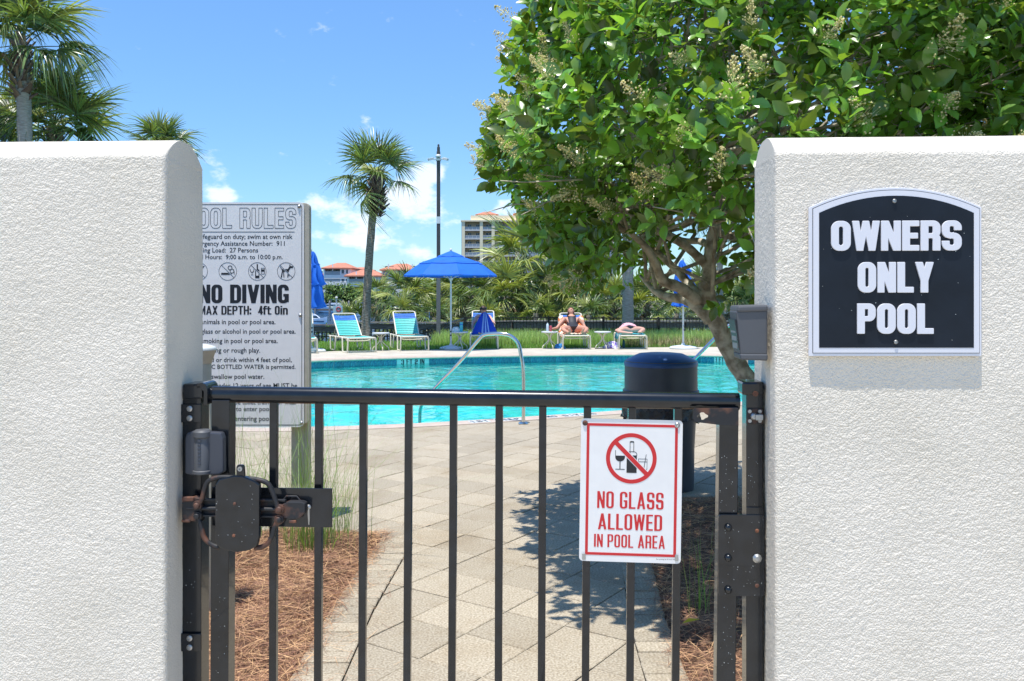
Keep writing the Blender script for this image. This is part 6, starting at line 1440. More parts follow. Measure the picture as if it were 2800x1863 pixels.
ff = thing('flip_flop', 'dark flip flop lying on the deck left of the purple towel', 'sandal', G(1641, 955)); ff.location.y += .1
MB().prism(rrect(-.13, .13, -.045, .045, .04), 0, .02, axis='z').build('sole', 'ink', ff); mb = MB(); mb.tube(spline([(-.04, -.04, .02), (.04, 0, .05), (.07, 0, .02)], 4), .007, 6); mb.tube(spline([(-.04, .04, .02), (.04, 0, .05), (.07, 0, .02)], 4), .007, 6); mb.build('strap', 'markwhite', ff)
fl_ = thing('dark_bottle', 'dark green bottle standing under the flat chaise', 'bottle', G(1708, 953)); fl_.location.y += .2
MB().lathe([(.035, 0), (.036, .17), (.03, .2), (.02, .205)], 16).build('bottle_body', 'teal', fl_, smooth=40); MB().lathe([(.02, .205), (.02, .225), (.001, .226)], 12).build('cap', 'ink', fl_)
sb_ = cloth_heap('beach_bag', 1246, 908, .16, .14, 'markwhite', 'pale beach bag slumped on the table by the umbrella', 'bag', 8, z=.462); sb_.location = (t2.location.x-.09, t2.location.y, .462); sb_.scale = (.7, .7, .9)

# ================================================================== PEOPLE
def skinbody(name, J, E, m, parent, root='pelvis', sub=2):
    ks = list(J); me = bpy.data.meshes.new(name); me.from_pydata([J[k][0] for k in ks], [(ks.index(a), ks.index(b)) for a, b in E], []); me.materials.append(M[m])
    o = link(name, me, parent); sk_ = o.modifiers.new('skin', 'SKIN'); sk_.use_smooth_shade = True; sk_.branch_smoothing = .6
    for i, k in enumerate(ks):
        r = J[k][1]; me.skin_vertices[0].data[i].radius = r if isinstance(r, tuple) else (r, r); me.skin_vertices[0].data[i].use_root = (k == root)
    s_ = o.modifiers.new('sub', 'SUBSURF'); s_.levels = sub; s_.render_levels = sub; return o
def head(parent, c, face, up, r, skin, hair, hairback=True, name='head'):
    """head with nose, brow, eyes, mouth, ears; face = direction looked at"""
    c, f_, u_ = Vector(c), Vector(face).normalized(), Vector(up).normalized(); s_ = f_.cross(u_).normalized(); u_ = s_.cross(f_)
    X = Matrix(((s_.x, -f_.x, u_.x, c.x), (s_.y, -f_.y, u_.y, c.y), (s_.z, -f_.z, u_.z, c.z), (0, 0, 0, 1)))   # local -y = face
    mb = MB(); n, K = 24, 16
    for j in range(K+1):
        t = math.pi*j/K; zz_ = math.cos(t)
        for k in range(n):
            a = 6.2832*k/n; rr = math.sin(t); x = rr*math.cos(a)*.80; y = rr*math.sin(a)*.98
            if zz_ < 0: x *= 1-.30*zz_*zz_; y *= 1-.22*zz_*zz_
            if y < 0 and abs(x) < .16 and -.25 < zz_ < .12: y -= .20*(1-abs(x)/.16)*(1-(zz_+.06)**2*8)
            mb.v.append((x*r, y*r, zz_*1.22*r))
    mb.f = [(j*n+k, j*n+(k+1) % n, (j+1)*n+(k+1) % n, (j+1)*n+k) for j in range(K) for k in range(n)]
    for s in (-1, 1): mb.lathe([(.02*r, -.2*r), (.16*r, -.12*r), (.2*r, .05*r), (.12*r, .2*r), (.01, .24*r)], 10, c=(s*.80*r, .08*r, 0))
    h = link(name, mb.mesh(name, skin, 80), parent, mw=X)
    mb = MB()
    for s in (-1, 1): mb.lathe([(.001, -.03*r), (.13*r, 0), (.001, .07*r)], 10, c=(s*.3*r, -.84*r, .14*r))
    mb.build('eyes', 'hair', h); mb = MB(); mb.lathe([(.001, -.05*r), (.22*r, 0), (.001, .05*r)], 12, c=(0, -.80*r, -.46*r)); mb.build('mouth', 'can', h)
    mb = MB(); n, K = 24, 10
    for j in range(K+1):
        t = R(118)*j/K
        for k in range(n):
            a = 6.2832*k/n; q = 1.10+.03*math.sin(a*9+t*5); fr = 1 if math.sin(a) > -.35 else .62; tt = t*fr; mb.v.append((math.sin(tt)*math.cos(a)*.86*r*q, math.sin(tt)*math.sin(a)*r*q+.05*r, math.cos(tt)*1.22*r*q))
    mb.f = [(j*n+k, j*n+(k+1) % n, (j+1)*n+(k+1) % n, (j+1)*n+k) for j in range(K) for k in range(n)]
    mb.build('hair', hair, h, smooth=80); return h
def hand(J, E, side, wrist, dirv, palm_up, k):
    """five fingers from a palm vertex"""
    w_, d = Vector(wrist), Vector(dirv).normalized(); s_ = d.cross(Vector(palm_up)).normalized(); pk = 'palm'+k; J[pk] = (tuple(w_+d*.055), (.036, .015)); E.append((side, pk))
    for i, (o, L_) in enumerate(((-.028, .075), (-.010, .085), (.009, .08), (.027, .062))):
        a, b = 'f%s%d' % (k, i), 'g%s%d' % (k, i); J[a] = (tuple(w_+d*.095+s_*o), .009); J[b] = (tuple(w_+d*(.095+L_*.8)+s_*o*1.1-Vector(palm_up)*.012), .0075); E.append((pk, a)); E.append((a, b))
    J['t'+k] = (tuple(w_+d*.06+s_*.05), .010); E.append((pk, 't'+k))
# --- the woman reclining: local frame = chaise 4 (y back, foot end -y), backrest 40 deg from y=.10,z=.375
def woman():
    t = thing('person', 'woman in a black swimsuit reclining face up, one arm out on the side table', 'person', (ch4.location.x, ch4.location.y, 0), ch4.rotation_euler.z)
    c_, s_ = math.cos(R(40)), math.sin(R(40)); B = lambda d, x=0, h=.11: (x, .10+d*c_-h*s_, .375+d*s_+h*c_)
    J = {'pelvis': ((0, .02, .50), (.165, .12)), 'waist': (B(.22), (.13, .10)), 'chest': (B(.44), (.16, .115)), 'neckb': (B(.57), (.095, .08)), 'neck': (B(.64), .054), 'skull': (B(.69), .05)}
    E = [('pelvis', 'waist'), ('waist', 'chest'), ('chest', 'neckb'), ('neckb', 'neck'), ('neck', 'skull')]
    for k, s in (('l', 1), ('r', -1)):
        J['sh'+k] = (B(.52, s*.185, .10), .066); E.append(('chest', 'sh'+k)); E.append(('neckb', 'tr'+k)); J['tr'+k] = (B(.555, s*.10, .10), .06)
        if s > 0: J['el'+k] = (B(.30, .34, .02), .042); J['wr'+k] = ((.36, -.10, .43), .028)
        else: J['el'+k] = ((-.42, .26, .52), .042); J['wr'+k] = ((-.58, .04, .50), .028)
        E += [('sh'+k, 'el'+k), ('el'+k, 'wr'+k)]
        J['hip'+k] = ((s*.11, -.02, .48), .11); J['thigh'+k] = ((s*.20, -.20, .53), .092); J['kn'+k] = ((s*.33, -.40, .52), .062); J['calf'+k] = ((s*.28, -.56, .47), .055); J['an'+k] = ((s*.18, -.72, .43), .036); J['ft'+k] = ((s*.16, -.78, .47), (.038, .03)); J['toe'+k] = ((s*.20, -.80, .56), (.040, .018))
        E += [('pelvis', 'hip'+k), ('hip'+k, 'thigh'+k), ('thigh'+k, 'kn'+k), ('kn'+k, 'calf'+k), ('calf'+k, 'an'+k), ('an'+k, 'ft'+k), ('ft'+k, 'toe'+k)]
    hand(J, E, 'wrr', (-.58, .04, .50), (-1, -.35, 0), (0, 0, 1), 'r'); hand(J, E, 'wrl', (.36, -.10, .43), (0, -1, 0), (0, 0, 1), 'l')
    skinbody('body', J, E, 'skin', t)
    head(t, B(.77, 0, .13), Vector((0, -.55, .85)), Vector((0, .85, .55)), .104, 'skin', 'hairred')
    Js = {'pelvis': ((0, .03, .495), (.178, .128)), 'waist': (B(.22), (.143, .112)), 'chest': (B(.43), (.168, .130)), 'top': (B(.51), (.12, .118)), 'crotch': ((0, -.10, .46), (.07, .05))}
    skinbody('swimsuit', Js, [('pelvis', 'waist'), ('waist', 'chest'), ('chest', 'top'), ('pelvis', 'crotch')], 'swim', t)
    mb = MB()
    for s in (-1, 1): mb.tube([B(.50, s*.10, .2), B(.58, s*.115, .165), B(.60, s*.11, .08)], .012, 8)
    mb.build('shoulder_straps', 'swim', t, smooth=60)
    tw_ = thing('beach_towel', 'orange and white towel spread on the chaise under the woman', 'towel', (ch4.location.x, ch4.location.y, 0), ch4.rotation_euler.z)
    mb = MB(); n = 22; P = []
    prof_ = [(-.66, .405), (-.3, .40), (.06, .405)]+[(.10+d*c_, .41+d*s_) for d in (.1, .3, .5, .6)]
    for j, (y, z) in enumerate(prof_):
        for k in range(n+1):
            u = k/n*2-1; x = u*.38; dz = -.10*max(0, abs(u)-.84)/.16+.012*math.sin(k*2.1+j)+(.06 if (j > 4 and .6 < abs(u) < .95) else 0); mb.v.append((x, y+.01*math.sin(k), z+dz))
    mb.f = [(j*(n+1)+k, j*(n+1)+k+1, (j+1)*(n+1)+k+1, (j+1)*(n+1)+k) for j in range(len(prof_)-1) for k in range(n)]; o = mb.build('towel_cloth', 'towelorange', tw_, smooth=70); so = o.modifiers.new('s', 'SOLIDIFY'); so.thickness = .012
woman()
def lying():
    t = thing('person', 'person lying flat with bent legs and a pink towel over the belly', 'person', (ch5.location.x, ch5.location.y, 0), ch5.rotation_euler.z)
    J = {'pelvis': ((0, -.12, .50), (.17, .115)), 'waist': ((0, .10, .50), (.13, .10)), 'chest': ((0, .32, .51), (.16, .115)), 'neckb': ((0, .48, .51), (.09, .08)), 'neck': ((0, .56, .50), .05)}
    E = [('pelvis', 'waist'), ('waist', 'chest'), ('chest', 'neckb'), ('neckb', 'neck')]
    for k, s in (('l', 1), ('r', -1)):
        J['sh'+k] = ((s*.17, .44, .50), .056); J['el'+k] = ((s*.36, .22, .44), .042); J['wr'+k] = ((s*.30, -.02, .44), .028); E += [('neckb', 'sh'+k), ('sh'+k, 'el'+k), ('el'+k, 'wr'+k)]
        J['hip'+k] = ((s*.12, -.2, .49), .11); J['thigh'+k] = ((s*.24, -.36, .50), .092)
        if s < 0: J['kn'+k] = ((-.36, -.50, .44), .06); J['an'+k] = ((-.10, -.72, .42), .036); J['toe'+k] = ((.02, -.76, .43), (.035, .022))
        else: J['kn'+k] = ((.34, -.46, .50), .066); J['an'+k] = ((.16, -.70, .43), .036); J['toe'+k] = ((.24, -.78, .46), (.035, .022))
        E += [('pelvis', 'hip'+k), ('hip'+k, 'thigh'+k), ('thigh'+k, 'kn'+k), ('kn'+k, 'an'+k), ('an'+k, 'toe'+k)]
        hand(J, E, 'wr'+k, J['wr'+k][0], (0, -1, 0), (0, 0, 1), k)
    skinbody('body', J, E, 'skin2', t); head(t, (0, .68, .50), (0, -.1, 1), (0, 1, .1), .095, 'skin2', 'hair')
    skinbody('bikini_bottom', {'pelvis': ((0, -.11, .505), (.178, .122)), 'crotch': ((0, -.24, .47), (.07, .06)), 'w': ((0, .0, .505), (.15, .108))}, [('pelvis', 'crotch'), ('pelvis', 'w')], 'swim', t)
    tw_ = thing('beach_towel', 'pale pink towel laid over the belly of the person lying flat', 'towel', (ch5.location.x, ch5.location.y, 0), ch5.rotation_euler.z)
    mb = MB(); n, K = 20, 8
    for j in range(K+1):
        for k in range(n+1):
            u = k/n*2-1; y = -.12+.5*j/K; mb.v.append((u*.27-.01, y, .655-.16*abs(u)**2.2+.012*math.sin(j*2+k*.8)-(0.05 if j == 0 else 0)))
    mb.f = [(j*(n+1)+k, j*(n+1)+k+1, (j+1)*(n+1)+k+1, (j+1)*(n+1)+k) for j in range(K) for k in range(n)]; o = mb.build('towel_cloth', 'towelpink', tw_, smooth=70); so = o.modifiers.new('s', 'SOLIDIFY'); so.thickness = .02
    t2_ = thing('beach_towel', 'aqua and red towel hanging off the sides of the flat chaise', 'towel', (ch5.location.x, ch5.location.y, 0), ch5.rotation_euler.z)
    mb = MB(); 
    for j in range(9):
        for k in range(15):
            u = k/14*2-1; mb.v.append((u*.40*(1 if abs(u) < .9 else .98), -.62+.95*j/8, .395-(.14*max(0, abs(u)-.86)/.14)+.01*math.sin(j*3+k))) 
    mb.f = [(j*15+k, j*15+k+1, (j+1)*15+k+1, (j+1)*15+k) for j in range(8) for k in range(14)]; o = mb.build('towel_cloth', 'aquatowel', t2_, smooth=70); so = o.modifiers.new('s', 'SOLIDIFY'); so.thickness = .012
lying()
def sitter():
    t = thing('person', 'person in a visor sitting behind raised knees under a blue striped towel', 'person', (ch3.location.x, ch3.location.y, 0), ch3.rotation_euler.z)
    c_, s_ = math.cos(R(46)), math.sin(R(46)); B = lambda d, x=0, h=.12: (x, .10+d*c_-h*s_, .375+d*s_+h*c_)
    J = {'pelvis': ((0, -.02, .50), (.16, .12)), 'waist': (B(.25), (.13, .10)), 'chest': (B(.43), (.15, .11)), 'neckb': (B(.55), (.085, .07)), 'neck': (B(.62), .05)}
    E = [('pelvis', 'waist'), ('waist', 'chest'), ('chest', 'neckb'), ('neckb', 'neck')]
    for k, s in (('l', 1), ('r', -1)):
        J['sh'+k] = (B(.51, s*.17), .062); J['el'+k] = ((s*.30, -.02, .62), .042); J['wr'+k] = ((s*.30, -.26, .58) if s < 0 else (.14, -.30, .66), .028); E += [('neckb', 'sh'+k), ('sh'+k, 'el'+k), ('el'+k, 'wr'+k)]
        J['hip'+k] = ((s*.10, -.08, .48), .10); J['kn'+k] = ((s*.12, -.40, .80), .065); J['an'+k] = ((s*.12, -.66, .43), .038); J['toe'+k] = ((s*.13, -.84, .41), (.038, .02)); E += [('pelvis', 'hip'+k), ('hip'+k, 'kn'+k), ('kn'+k, 'an'+k), ('an'+k, 'toe'+k)]
        hand(J, E, 'wr'+k, J['wr'+k][0], (0, -1, -.3), (0, .2, 1), k)
    skinbody('body', J, E, 'skin2', t); hd = head(t, B(.68, 0, .20), (0, -1, -.15), (0, 0, 1), .098, 'skin2', 'hair')
    mb = MB(); mb.lathe([(.10, .03), (.104, .05), (.10, .075), (.098, .075)], 24); mb.prism([(-.085, -.05)]+[(.085*math.cos(R(a)), -.05-.10*math.sin(R(a))) for a in range(180, -1, -20)][1:-1]+[(.085, -.05)], .035, .041, axis='z'); o = mb.build('visor', 'ink', hd, smooth=40)
    tw_ = thing('beach_towel', 'blue towel with pale stripes draped over raised knees on the umbrella chaise', 'towel', (ch3.location.x, ch3.location.y, 0), ch3.rotation_euler.z)
    for name, m, u0, u1, off in (('towel_cloth', 'towelblue', -1, 1, 0), ('stripe', 'towelstripe', -.26, -.12, .006), ('stripe', 'towelstripe', .0, .12, .006), ('stripe', 'towelstripe', .24, .36, .006)):
        mb = MB(); n, K = 16, 10
        for j in range(K+1):
            f_ = j/K; hw = .09+.27*f_**.85
            for k in range(n+1):
                u = u0+(u1-u0)*k/n; x = u*hw+.02; y = -.42-.40*f_+.10*u*u*f_; z = .965-.55*f_-.05*u*u; w_ = .018*math.sin(u*11+f_*2)*f_; mb.v.append((x, y-off*1.2-w_, z+off))
        mb.f = [(j*(n+1)+k, j*(n+1)+k+1, (j+1)*(n+1)+k+1, (j+1)*(n+1)+k) for j in range(K) for k in range(n)]; o = mb.build(name, m, tw_, smooth=70); so = o.modifiers.new('s', 'SOLIDIFY'); so.thickness = .012 if name == 'towel_cloth' else .004
sitter()

# ================================================================== FAR SHORE: hotel, houses, trees, boats
def hotel():
    D = 313; k = D/F; X = lambda px: (px-CX)*k; Z = lambda py: CH+(HY-py)*k
    def r(cx, cy): return 1250+cx/5.8925, 540+cy/5.8925
    t = thing('hotel_building', 'tall cream hotel with rows of white railed balconies beyond the palms', 'building', (0, D, 0)); z0 = -1.2
    yb = 6.0   # recess depth to back wall
    fl_tops = [r(0, 380+137.2*i)[1] for i in range(11)]
    xL, xT, xR = X(r(100, 0)[0]), X(r(965, 0)[0]), X(1680); ztop = Z(r(0, 372)[1])
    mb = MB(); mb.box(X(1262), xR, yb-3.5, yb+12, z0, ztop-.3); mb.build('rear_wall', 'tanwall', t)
    mb = MB(); mb.box(X(1262), xL, 0, yb+.5, z0, ztop-.3); mb.box(X(1262), X(1262)+.6, 0, yb+12, z0, ztop); mb.build('end_wall', 'cream', t)
    mb = MB(); mb.box(X(r(215, 0)[0]), xT, 1.0, yb+11, ztop+.1, Z(r(0, 287)[1])); mb.box(X(1260), xT+.2, -.4, yb+12, ztop-.4, ztop+.12); mb.build('parapet', 'cream', t)
    for (a, b, yt, yb_, dd) in ((280, 665, 192, 255, 5), (900, 1010, 205, 235, 7)):
        xa, xb = X(r(a, 0)[0]), X(r(b, 0)[0]); zc_, zd = Z(r(0, yt)[1]), Z(r(0, yb_)[1]); xm = (xa+xb)/2; w_ = (xb-xa)*.10
        MB().add([(xa, dd, zd), (xb, dd, zd), (xb, dd+8, zd), (xa, dd+8, zd), (xm-w_, dd+4, zc_), (xm+w_, dd+4, zc_)], [(0, 1, 5, 4), (1, 2, 5), (2, 3, 4, 5), (3, 0, 4), (0, 3, 2, 1)]).build('roof', 'roof', t)
        MB().box(xa+1, xb-1, dd+.8, dd+7.2, ztop+.2, zd-.02).build('penthouse_wall', 'cream', t)
    # taller tower block
    ttop = Z(r(0, 158)[1]); mb = MB(); xt2 = X(1500)
    mb.box(xT, xt2, -1+3.2, 12, z0, ttop); mb.build('tower_wall', 'cream', t)
    mb = MB(); mb.box(xT-.1, xT+1.0, -1.2, 12, z0, ttop); mb.box(xt2-1, xt2, -1.2, 3, z0, ttop); mb.box(xT-.3, xt2+.3, -1.6, 12.2, ttop, ttop+.5); mb.build('tower_frame', 'cream', t)
    zr = Z(r(0, 45)[1]); MB().add([(xT-.8, -2, ttop+.5), (xt2+.8, -2, ttop+.5), (xt2+.8, 12.6, ttop+.5), (xT-.8, 12.6, ttop+.5), ((xT+xt2)/2-2, 5, zr), ((xT+xt2)/2+2, 5, zr)], [(0, 1, 5, 4), (1, 2, 5), (2, 3, 4, 5), (3, 0, 4), (0, 3, 2, 1)]).build('roof', 'roof', t)
    bays = [(118, 378), (405, 568), (600, 962)]; extra = [(X(1416), X(1496)), (X(1500), X(1580)), (X(1582), X(1676))]
    colx = [X(r(c, 0)[0]) for c in (100, 390, 580, 965)]
    for c in colx: MB().box(c-.55, c+.55, -.12, yb-3, z0, ztop-.41).build('column', 'cream', t)
    bw_ = [(X(r(a, 0)[0]), X(r(b, 0)[0])) for a, b in bays]; winm = MB().box(-.5, .5, -.06, .0, 0, 2.1).mesh('window', 'glass'); mull = MB().box(-.03, .03, -.1, -.02, 0, 2.1).mesh('mullion', 'railwhite')
    rlm = {}
    for i in range(10):
        zf = Z(fl_tops[i]+(515-380)/5.8925)-.25
        if zf < z0: break
        MB().box(xL, xT, -.05, yb-3.4, zf-.3, zf).build('floor_slab', 'railwhite', t)
        allb = bw_+(extra if i > 0 else extra[:1])
        for bi, (a, b) in enumerate(allb):
            if bi >= 3 and i > 0: MB().box(a, b, -.9, 3.4, zf-.3, zf).build('floor_slab', 'railwhite', t)
            yy = -.02 if bi < 3 else -.95
            key = (bi)
            if key not in rlm:
                m1 = MB(); m1.box(0, b-a, 0, .12, 1.02, 1.14); m1.box(0, b-a, 0, .1, .08, .18); n = max(2, round((b-a)/1.5))
                for q in range(n+1): m1.box((b-a)*q/n-.05, (b-a)*q/n+.05, .01, .1, 0, 1.05)
                rlm[key] = (m1.mesh('balcony_railing', 'railwhite'), MB().box(0, b-a, .045, .06, .18, 1.02).mesh('railing_glass', 'railglass'))
            rr_ = link('balcony_railing', rlm[key][0], t, (a, yy, zf)); link('railing_glass', rlm[key][1], rr_)
            wb = b-a; ws = ((.20, .40), (.70, .92)) if bi == 0 else (((.34, .93),) if bi == 1 else ((.18, .44), (.70, .97))); yw = yb-3.5 if bi < 3 else 2.2
            for p, q in ws:
                wo_ = link('window', winm, t, (a+wb*(p+q)/2, yw-.02, zf+.0), None, (wb*(q-p), 1, 1)); link('mullion', mull, wo_, (0, -.05, 0))
        wo_ = link('window', winm, t, (X(1264)+.6, -.03, zf+.3), None, (.9, 1, .8))
hotel()
def house(x0, x1, D, y_roof_apex, y_eave, floors, label, balcs, wins, depth=11, over=.45, m='whitewall'):
    k = D/F; X = lambda px: (px-CX)*k; Z = lambda py: CH+(HY-py)*k; t = thing('house', label, 'house', (X((x0+x1)/2), D, -1.1)); ox = X((x0+x1)/2); oz = 1.1
    a, b = X(x0)-ox, X(x1)-ox; ze = Z(y_eave)+oz; za = Z(y_roof_apex)+oz
    MB().box(a, b, 2.6, depth, 0, ze).build('rear_wall', m, t)
    rx = (b-a)*.16; MB().add([(a-over, -over, ze), (b+over, -over, ze), (b+over, depth+over, ze), (a-over, depth+over, ze), (a+(b-a)/2-rx, depth/2, za), (a+(b-a)/2+rx, depth/2, za), (a-over, -over, ze-.3), (b+over, -over, ze-.3), (b+over, depth+over, ze-.3), (a-over, depth+over, ze-.3)],
        [(0, 1, 5, 4), (1, 2, 5), (2, 3, 4, 5), (3, 0, 4), (6, 9, 8, 7), (0, 6, 7, 1), (1, 7, 8, 2), (3, 2, 8, 9), (0, 3, 9, 6)]).build('roof', 'roof', t)
    for py in floors: 
        zz_ = Z(py)+oz; MB().box(a, b, -.1, 2.7, zz_-.5, zz_+.36).build('floor_band', m, t)
    # front wall panels between balcony openings
    segs = []; cur = a
    for (p, q) in balcs: segs.append((cur, X(p)-ox)); cur = X(q)-ox
    segs.append((cur, b))
    mb = MB()
    for p, q in segs:
        if q-p > .15: mb.box(p, q, 0, 2.62, 0, ze-.32)
    mb.build('front_wall', m, t)
    zs_ = [Z(p)+oz for p in floors]
    for p, q in balcs:
        for zz_ in zs_:
            mb = MB(); mb.box(X(p)-ox, X(q)-ox, .0, .06, zz_+1.15, zz_+1.25); mb.box(X(p)-ox, X(q)-ox, .02, .05, zz_+.36, zz_+1.15); mb.build('balcony_railing', 'railglass', t)
            MB().box((X(p)-ox)*.9+(X(q)-ox)*.1, (X(p)-ox)*.15+(X(q)-ox)*.85, 2.45, 2.59, zz_+.36, zz_+2.5).build('patio_door', 'glass', t)
            MB().box((X(p)+X(q))/2-ox-.12, (X(p)+X(q))/2-ox+.12, .1, .3, zz_+.36, zz_+2.9).build('column', m, t)
    for (p, q, yt, yb_) in wins:
        f_ = MB().box(X(p)-ox, X(q)-ox, -.06, -.005, Z(yb_)+oz, Z(yt)+oz).build('window', 'glass', t)
        MB().box(X(p)-ox-.12, X(q)-ox+.12, -.12, -.061, Z(yb_)+oz-.2, Z(yb_)+oz-.02).build('sill', 'railwhite', f_)
    return t
def rq(cx, cy): return 840+cx/5.8925, 680+cy/5.8925
q = lambda cx: rq(cx, 0)[0]; qy = lambda cy: rq(0, cy)[1]
house(q(262), q(700), 204, qy(217), qy(310), [qy(452), qy(560)], 'white house with terracotta hip roof nearest the closed umbrella across the water', [(q(285), q(530))], [(q(555), q(594), qy(342), qy(402)), (q(628), q(655), qy(342), qy(402)), (q(556), q(594), qy(474), qy(532)), (q(628), q(650), qy(474), qy(530))])
house(q(690), q(960), 214, qy(290), qy(330), [qy(440)], 'house wing with low terracotta roof behind the leaning palm', [], [(q(722), q(748), qy(352), qy(380)), (q(760), q(785), qy(352), qy(380)), (q(795), q(820), qy(352), qy(372))])
house(q(640), q(1165), 198, qy(325), qy(434), [qy(578)], 'lower white house with wide terracotta roof behind the leaning palm trunk', [(q(672), q(905))], [], over=.6)
house(q(1200), q(1760), 204, qy(232), qy(336), [qy(450), qy(565)], 'white house with terracotta roof between palm fans and umbrella', [(q(1215), q(1400)), (q(1640), q(1745))], [(q(1450), q(1500), qy(360), qy(420))])
house(q(170), q(262), 206, qy(395), qy(470), [qy(560)], 'small house with orange roof at the edge of the closed umbrella', [], [], depth=7)
for nm, (px, py, r_, lb) in enumerate([(905, 792, 3.2, 'round green tree in front of the nearest white house'), (940, 790, 2.6, 'bushy tree beside the white house wall'), (880, 812, 2.2, 'low bush tree at the left end of the far shore'), (960, 812, 2.4, 'darker tree under the lower white house'), (985, 800, 2.2, 'tree just left of the leaning palm trunk'),
        (915, 818, 2.4, 'shrubby tree at the waterline behind the cruiser'), (1000, 822, 2.0, 'tree behind the leaning palm trunk at the waterline'), (1130, 800, 2.6, 'far tree seen through the fan palms'), (1180, 790, 2.6, 'far tree behind the lamp post'), (1060, 800, 2.6, 'far tree right of the leaning palm trunk'), (1240, 800, 2.6, 'far tree under the umbrella'), (1020, 746, 3.0, 'treetop rising behind the lower house roof'), (866, 745, 2.6, 'treetop behind the small orange roof'), (1030, 812, 2.4, 'low tree on the far shore right of the palm trunk'), (950, 828, 1.8, 'low waterside bush behind the teal boat cover'), (1240, 760, 3.0, 'treetop behind the right house')]):
    D = 196 if nm not in (11, 12, 15) else 235; p = P3(px, py, D); z0 = -1.3; leafy('tree', p.x, D-random.uniform(0, 2), z0, (p.z+r_*.35)-z0, r_*1.25, 900, lb, 'tree', leaf=.5, trunk_r=.15)
mb = MB(); rngx = np.random.default_rng(3); n = 12000; P = np.stack([rngx.uniform(-170, 170, n), rngx.uniform(255, 262, n), rngx.uniform(-1, 6.0, n)+1.2*np.sin(rngx.uniform(0, 6, n))], 1); P[:, 2] *= (.75+.25*np.sin(P[:, 0]*.13)*np.cos(P[:, 0]*.031))
V, Fc = scatter([(-.5, -.3, 0), (.5, -.3, 0), (.5, .3, .1), (-.5, .3, .1)], [(0, 1, 2, 3)], P, frames(rngx.normal(0, 1, (n, 3))), rngx.uniform(.8, 1.7, n)); tag(link('far_woods', npmesh('far_woods', V, Fc, 'fartree')), kind='stuff')
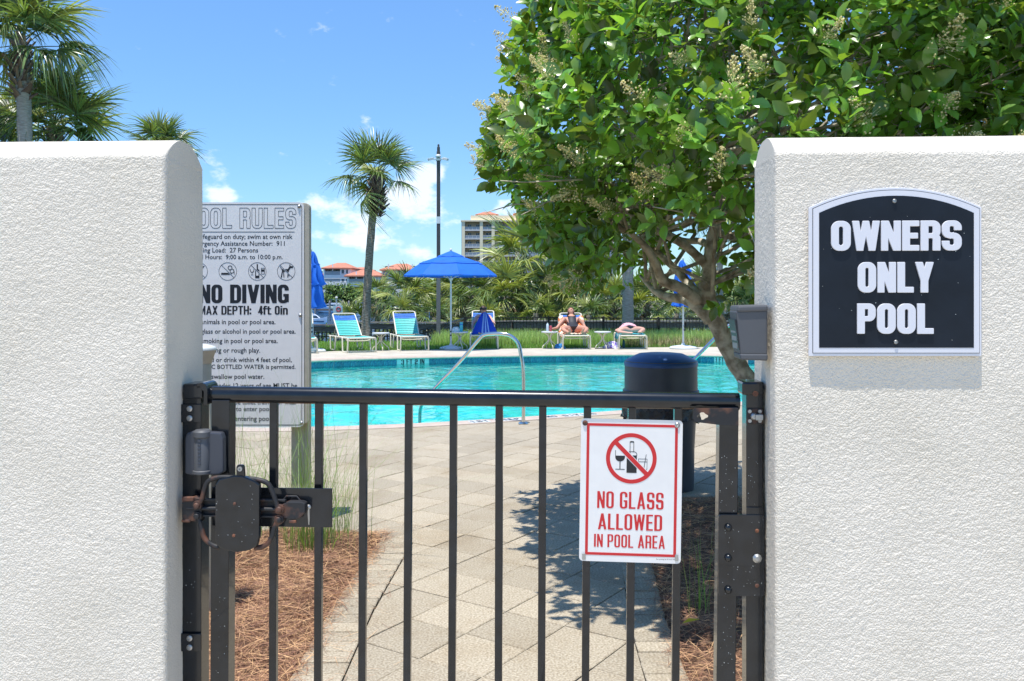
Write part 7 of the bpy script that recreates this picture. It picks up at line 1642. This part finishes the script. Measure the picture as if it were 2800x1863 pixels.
# boats
def boat(px, py, D, Lb, H, label, m='boatwhite', canopy='teal', fly=True, flip=1):
    p = P3(px, py, D); t = thing('motor_boat', label, 'boat', (p.x, D, -2.3)); mb = MB(); secs = []
    for s, w_, zd, zk in ((-.5, .34, .9, .0), (-.2, .38, .95, -.05), (.15, .36, 1.05, -.02), (.38, .2, 1.2, .2), (.5, .02, 1.35, .7)):
        x = s*Lb*flip; W2 = w_*Lb*.38; secs.append([(x, -W2, zd*H), (x, -W2*.8, zk*H+.1), (x, 0, zk*H-.15), (x, W2*.8, zk*H+.1), (x, W2, zd*H)])
    for s in secs: mb.v += s
    mb.f = [(5*i+j, 5*i+j+1, 5*i+6+j, 5*i+5+j) for i in range(4) for j in range(4)]+[(0, 1, 2, 3, 4)]+[(5*i, 5*i+5, 5*i+9, 5*i+4) for i in range(4)]; mb.build('hull', m, t)
    mb = MB(); mb.box(-.5*Lb, .4*Lb, -.135*Lb, .135*Lb, .55*H, .72*H); mb.build('rub_strip', 'boatblue', t)
    mb = MB(); c = [(-.30*Lb*flip, .95*H), (.26*Lb*flip, 1.0*H), (.12*Lb*flip, 1.5*H), (.0*Lb, 1.75*H), (-.28*Lb*flip, 1.75*H)]; mb.prism(c, -.1*Lb, .1*Lb); mb.build('cabin', m, t)
    mb = MB(); mb.prism([(.21*Lb*flip, 1.12*H), (.125*Lb*flip, 1.46*H), (-.24*Lb*flip, 1.46*H), (-.24*Lb*flip, 1.12*H)], -.101*Lb, .101*Lb); mb.build('cabin_window', 'glass', t)
    if fly:
        mb = MB(); mb.box(min(-.28*Lb*flip, .02*Lb*flip), max(-.28*Lb*flip, .02*Lb*flip), -.1*Lb, .1*Lb, 2.25*H, 2.33*H); mb.build('flybridge_top', canopy, t)
        mb = MB()
        for x in (-.26, .0):
            for y in (-.09, .09): mb.tube([(x*Lb*flip, y*Lb, 1.7*H), (x*Lb*flip, y*Lb, 2.27*H)], .04, 6)
        tag(mb.build('struts', 'bolt', t), kind='stuff')
    return t
boat(905, 852, 178, 7.5, 1.15, 'white cabin cruiser moored behind the closed umbrella', flip=-1)
boat(946, 852, 176, 4.6, .9, 'boat with a teal cover moored beside the life ring board', canopy='teal')
boat(873, 849, 188, 6.5, 1.2, 'long white boat at the left end of the far dock', fly=False)
boat(995, 855, 150, 2.6, 1.0, 'white fishing boat with blue top half behind the palm trunk', canopy='bluevinyl')
boat(1070, 860, 150, 5, 1.0, 'white boat glimpsed between the fan palms', flip=-1)
boat(1170, 860, 160, 6, 1.0, 'white boat glimpsed left of the lamp post')
dk = thing('dock', 'long wooden dock with piles in front of the moored boats', 'dock', (0, 172, -2.3)); MB().box(P3(860, 0, 172).x, P3(1240, 0, 172).x, -1, 1, .55, .85).build('deck_boards', 'wood', dk)
pl_ = MB().lathe([(.22, -1), (.22, 2.2), (.1, 2.5), (.001, 2.55)], 10).mesh('pile', 'woodgrey')
for px in (866, 905, 940, 957, 977, 1005, 1040, 1090, 1150, 1210): link('pile', pl_, dk, (P3(px, 0, 172).x, -1.2, 0))
# life ring board
D = 36; kk = D/F; c = P3(920, 846, D); lr = thing('life_ring_station', 'pale blue board with an orange life ring on a white pole by the water', 'life ring', (c.x, D, hz(c.x, D)))
hh = c.z-lr.location.z; MB().lathe([(.03, 0), (.03, hh+.42), (.001, hh+.43)], 10).build('pole', 'whiteal', lr, smooth=40); MB().box(-.12, .26, -.06, -.035, hh-.15, hh+.15).build('board', 'ringboard', lr)
mb = MB(); mb.tube([(.10+.085*math.cos(a), -.085, hh+.085*math.sin(a)) for a in [6.2832*k/20 for k in range(20)]], .022, 8, closed=True); mb.build('ring', 'can', lr, smooth=60); mb = MB(); mb.lathe([(.04, hh+.43), (.06, hh+.47), (.04, hh+.52), (.001, hh+.53)], 10); mb.build('lamp', 'whiteal', lr)
obt = boat(858, 878, 105, 3.2, .8, 'small white boat with outboard engine below the closed umbrella', fly=False)
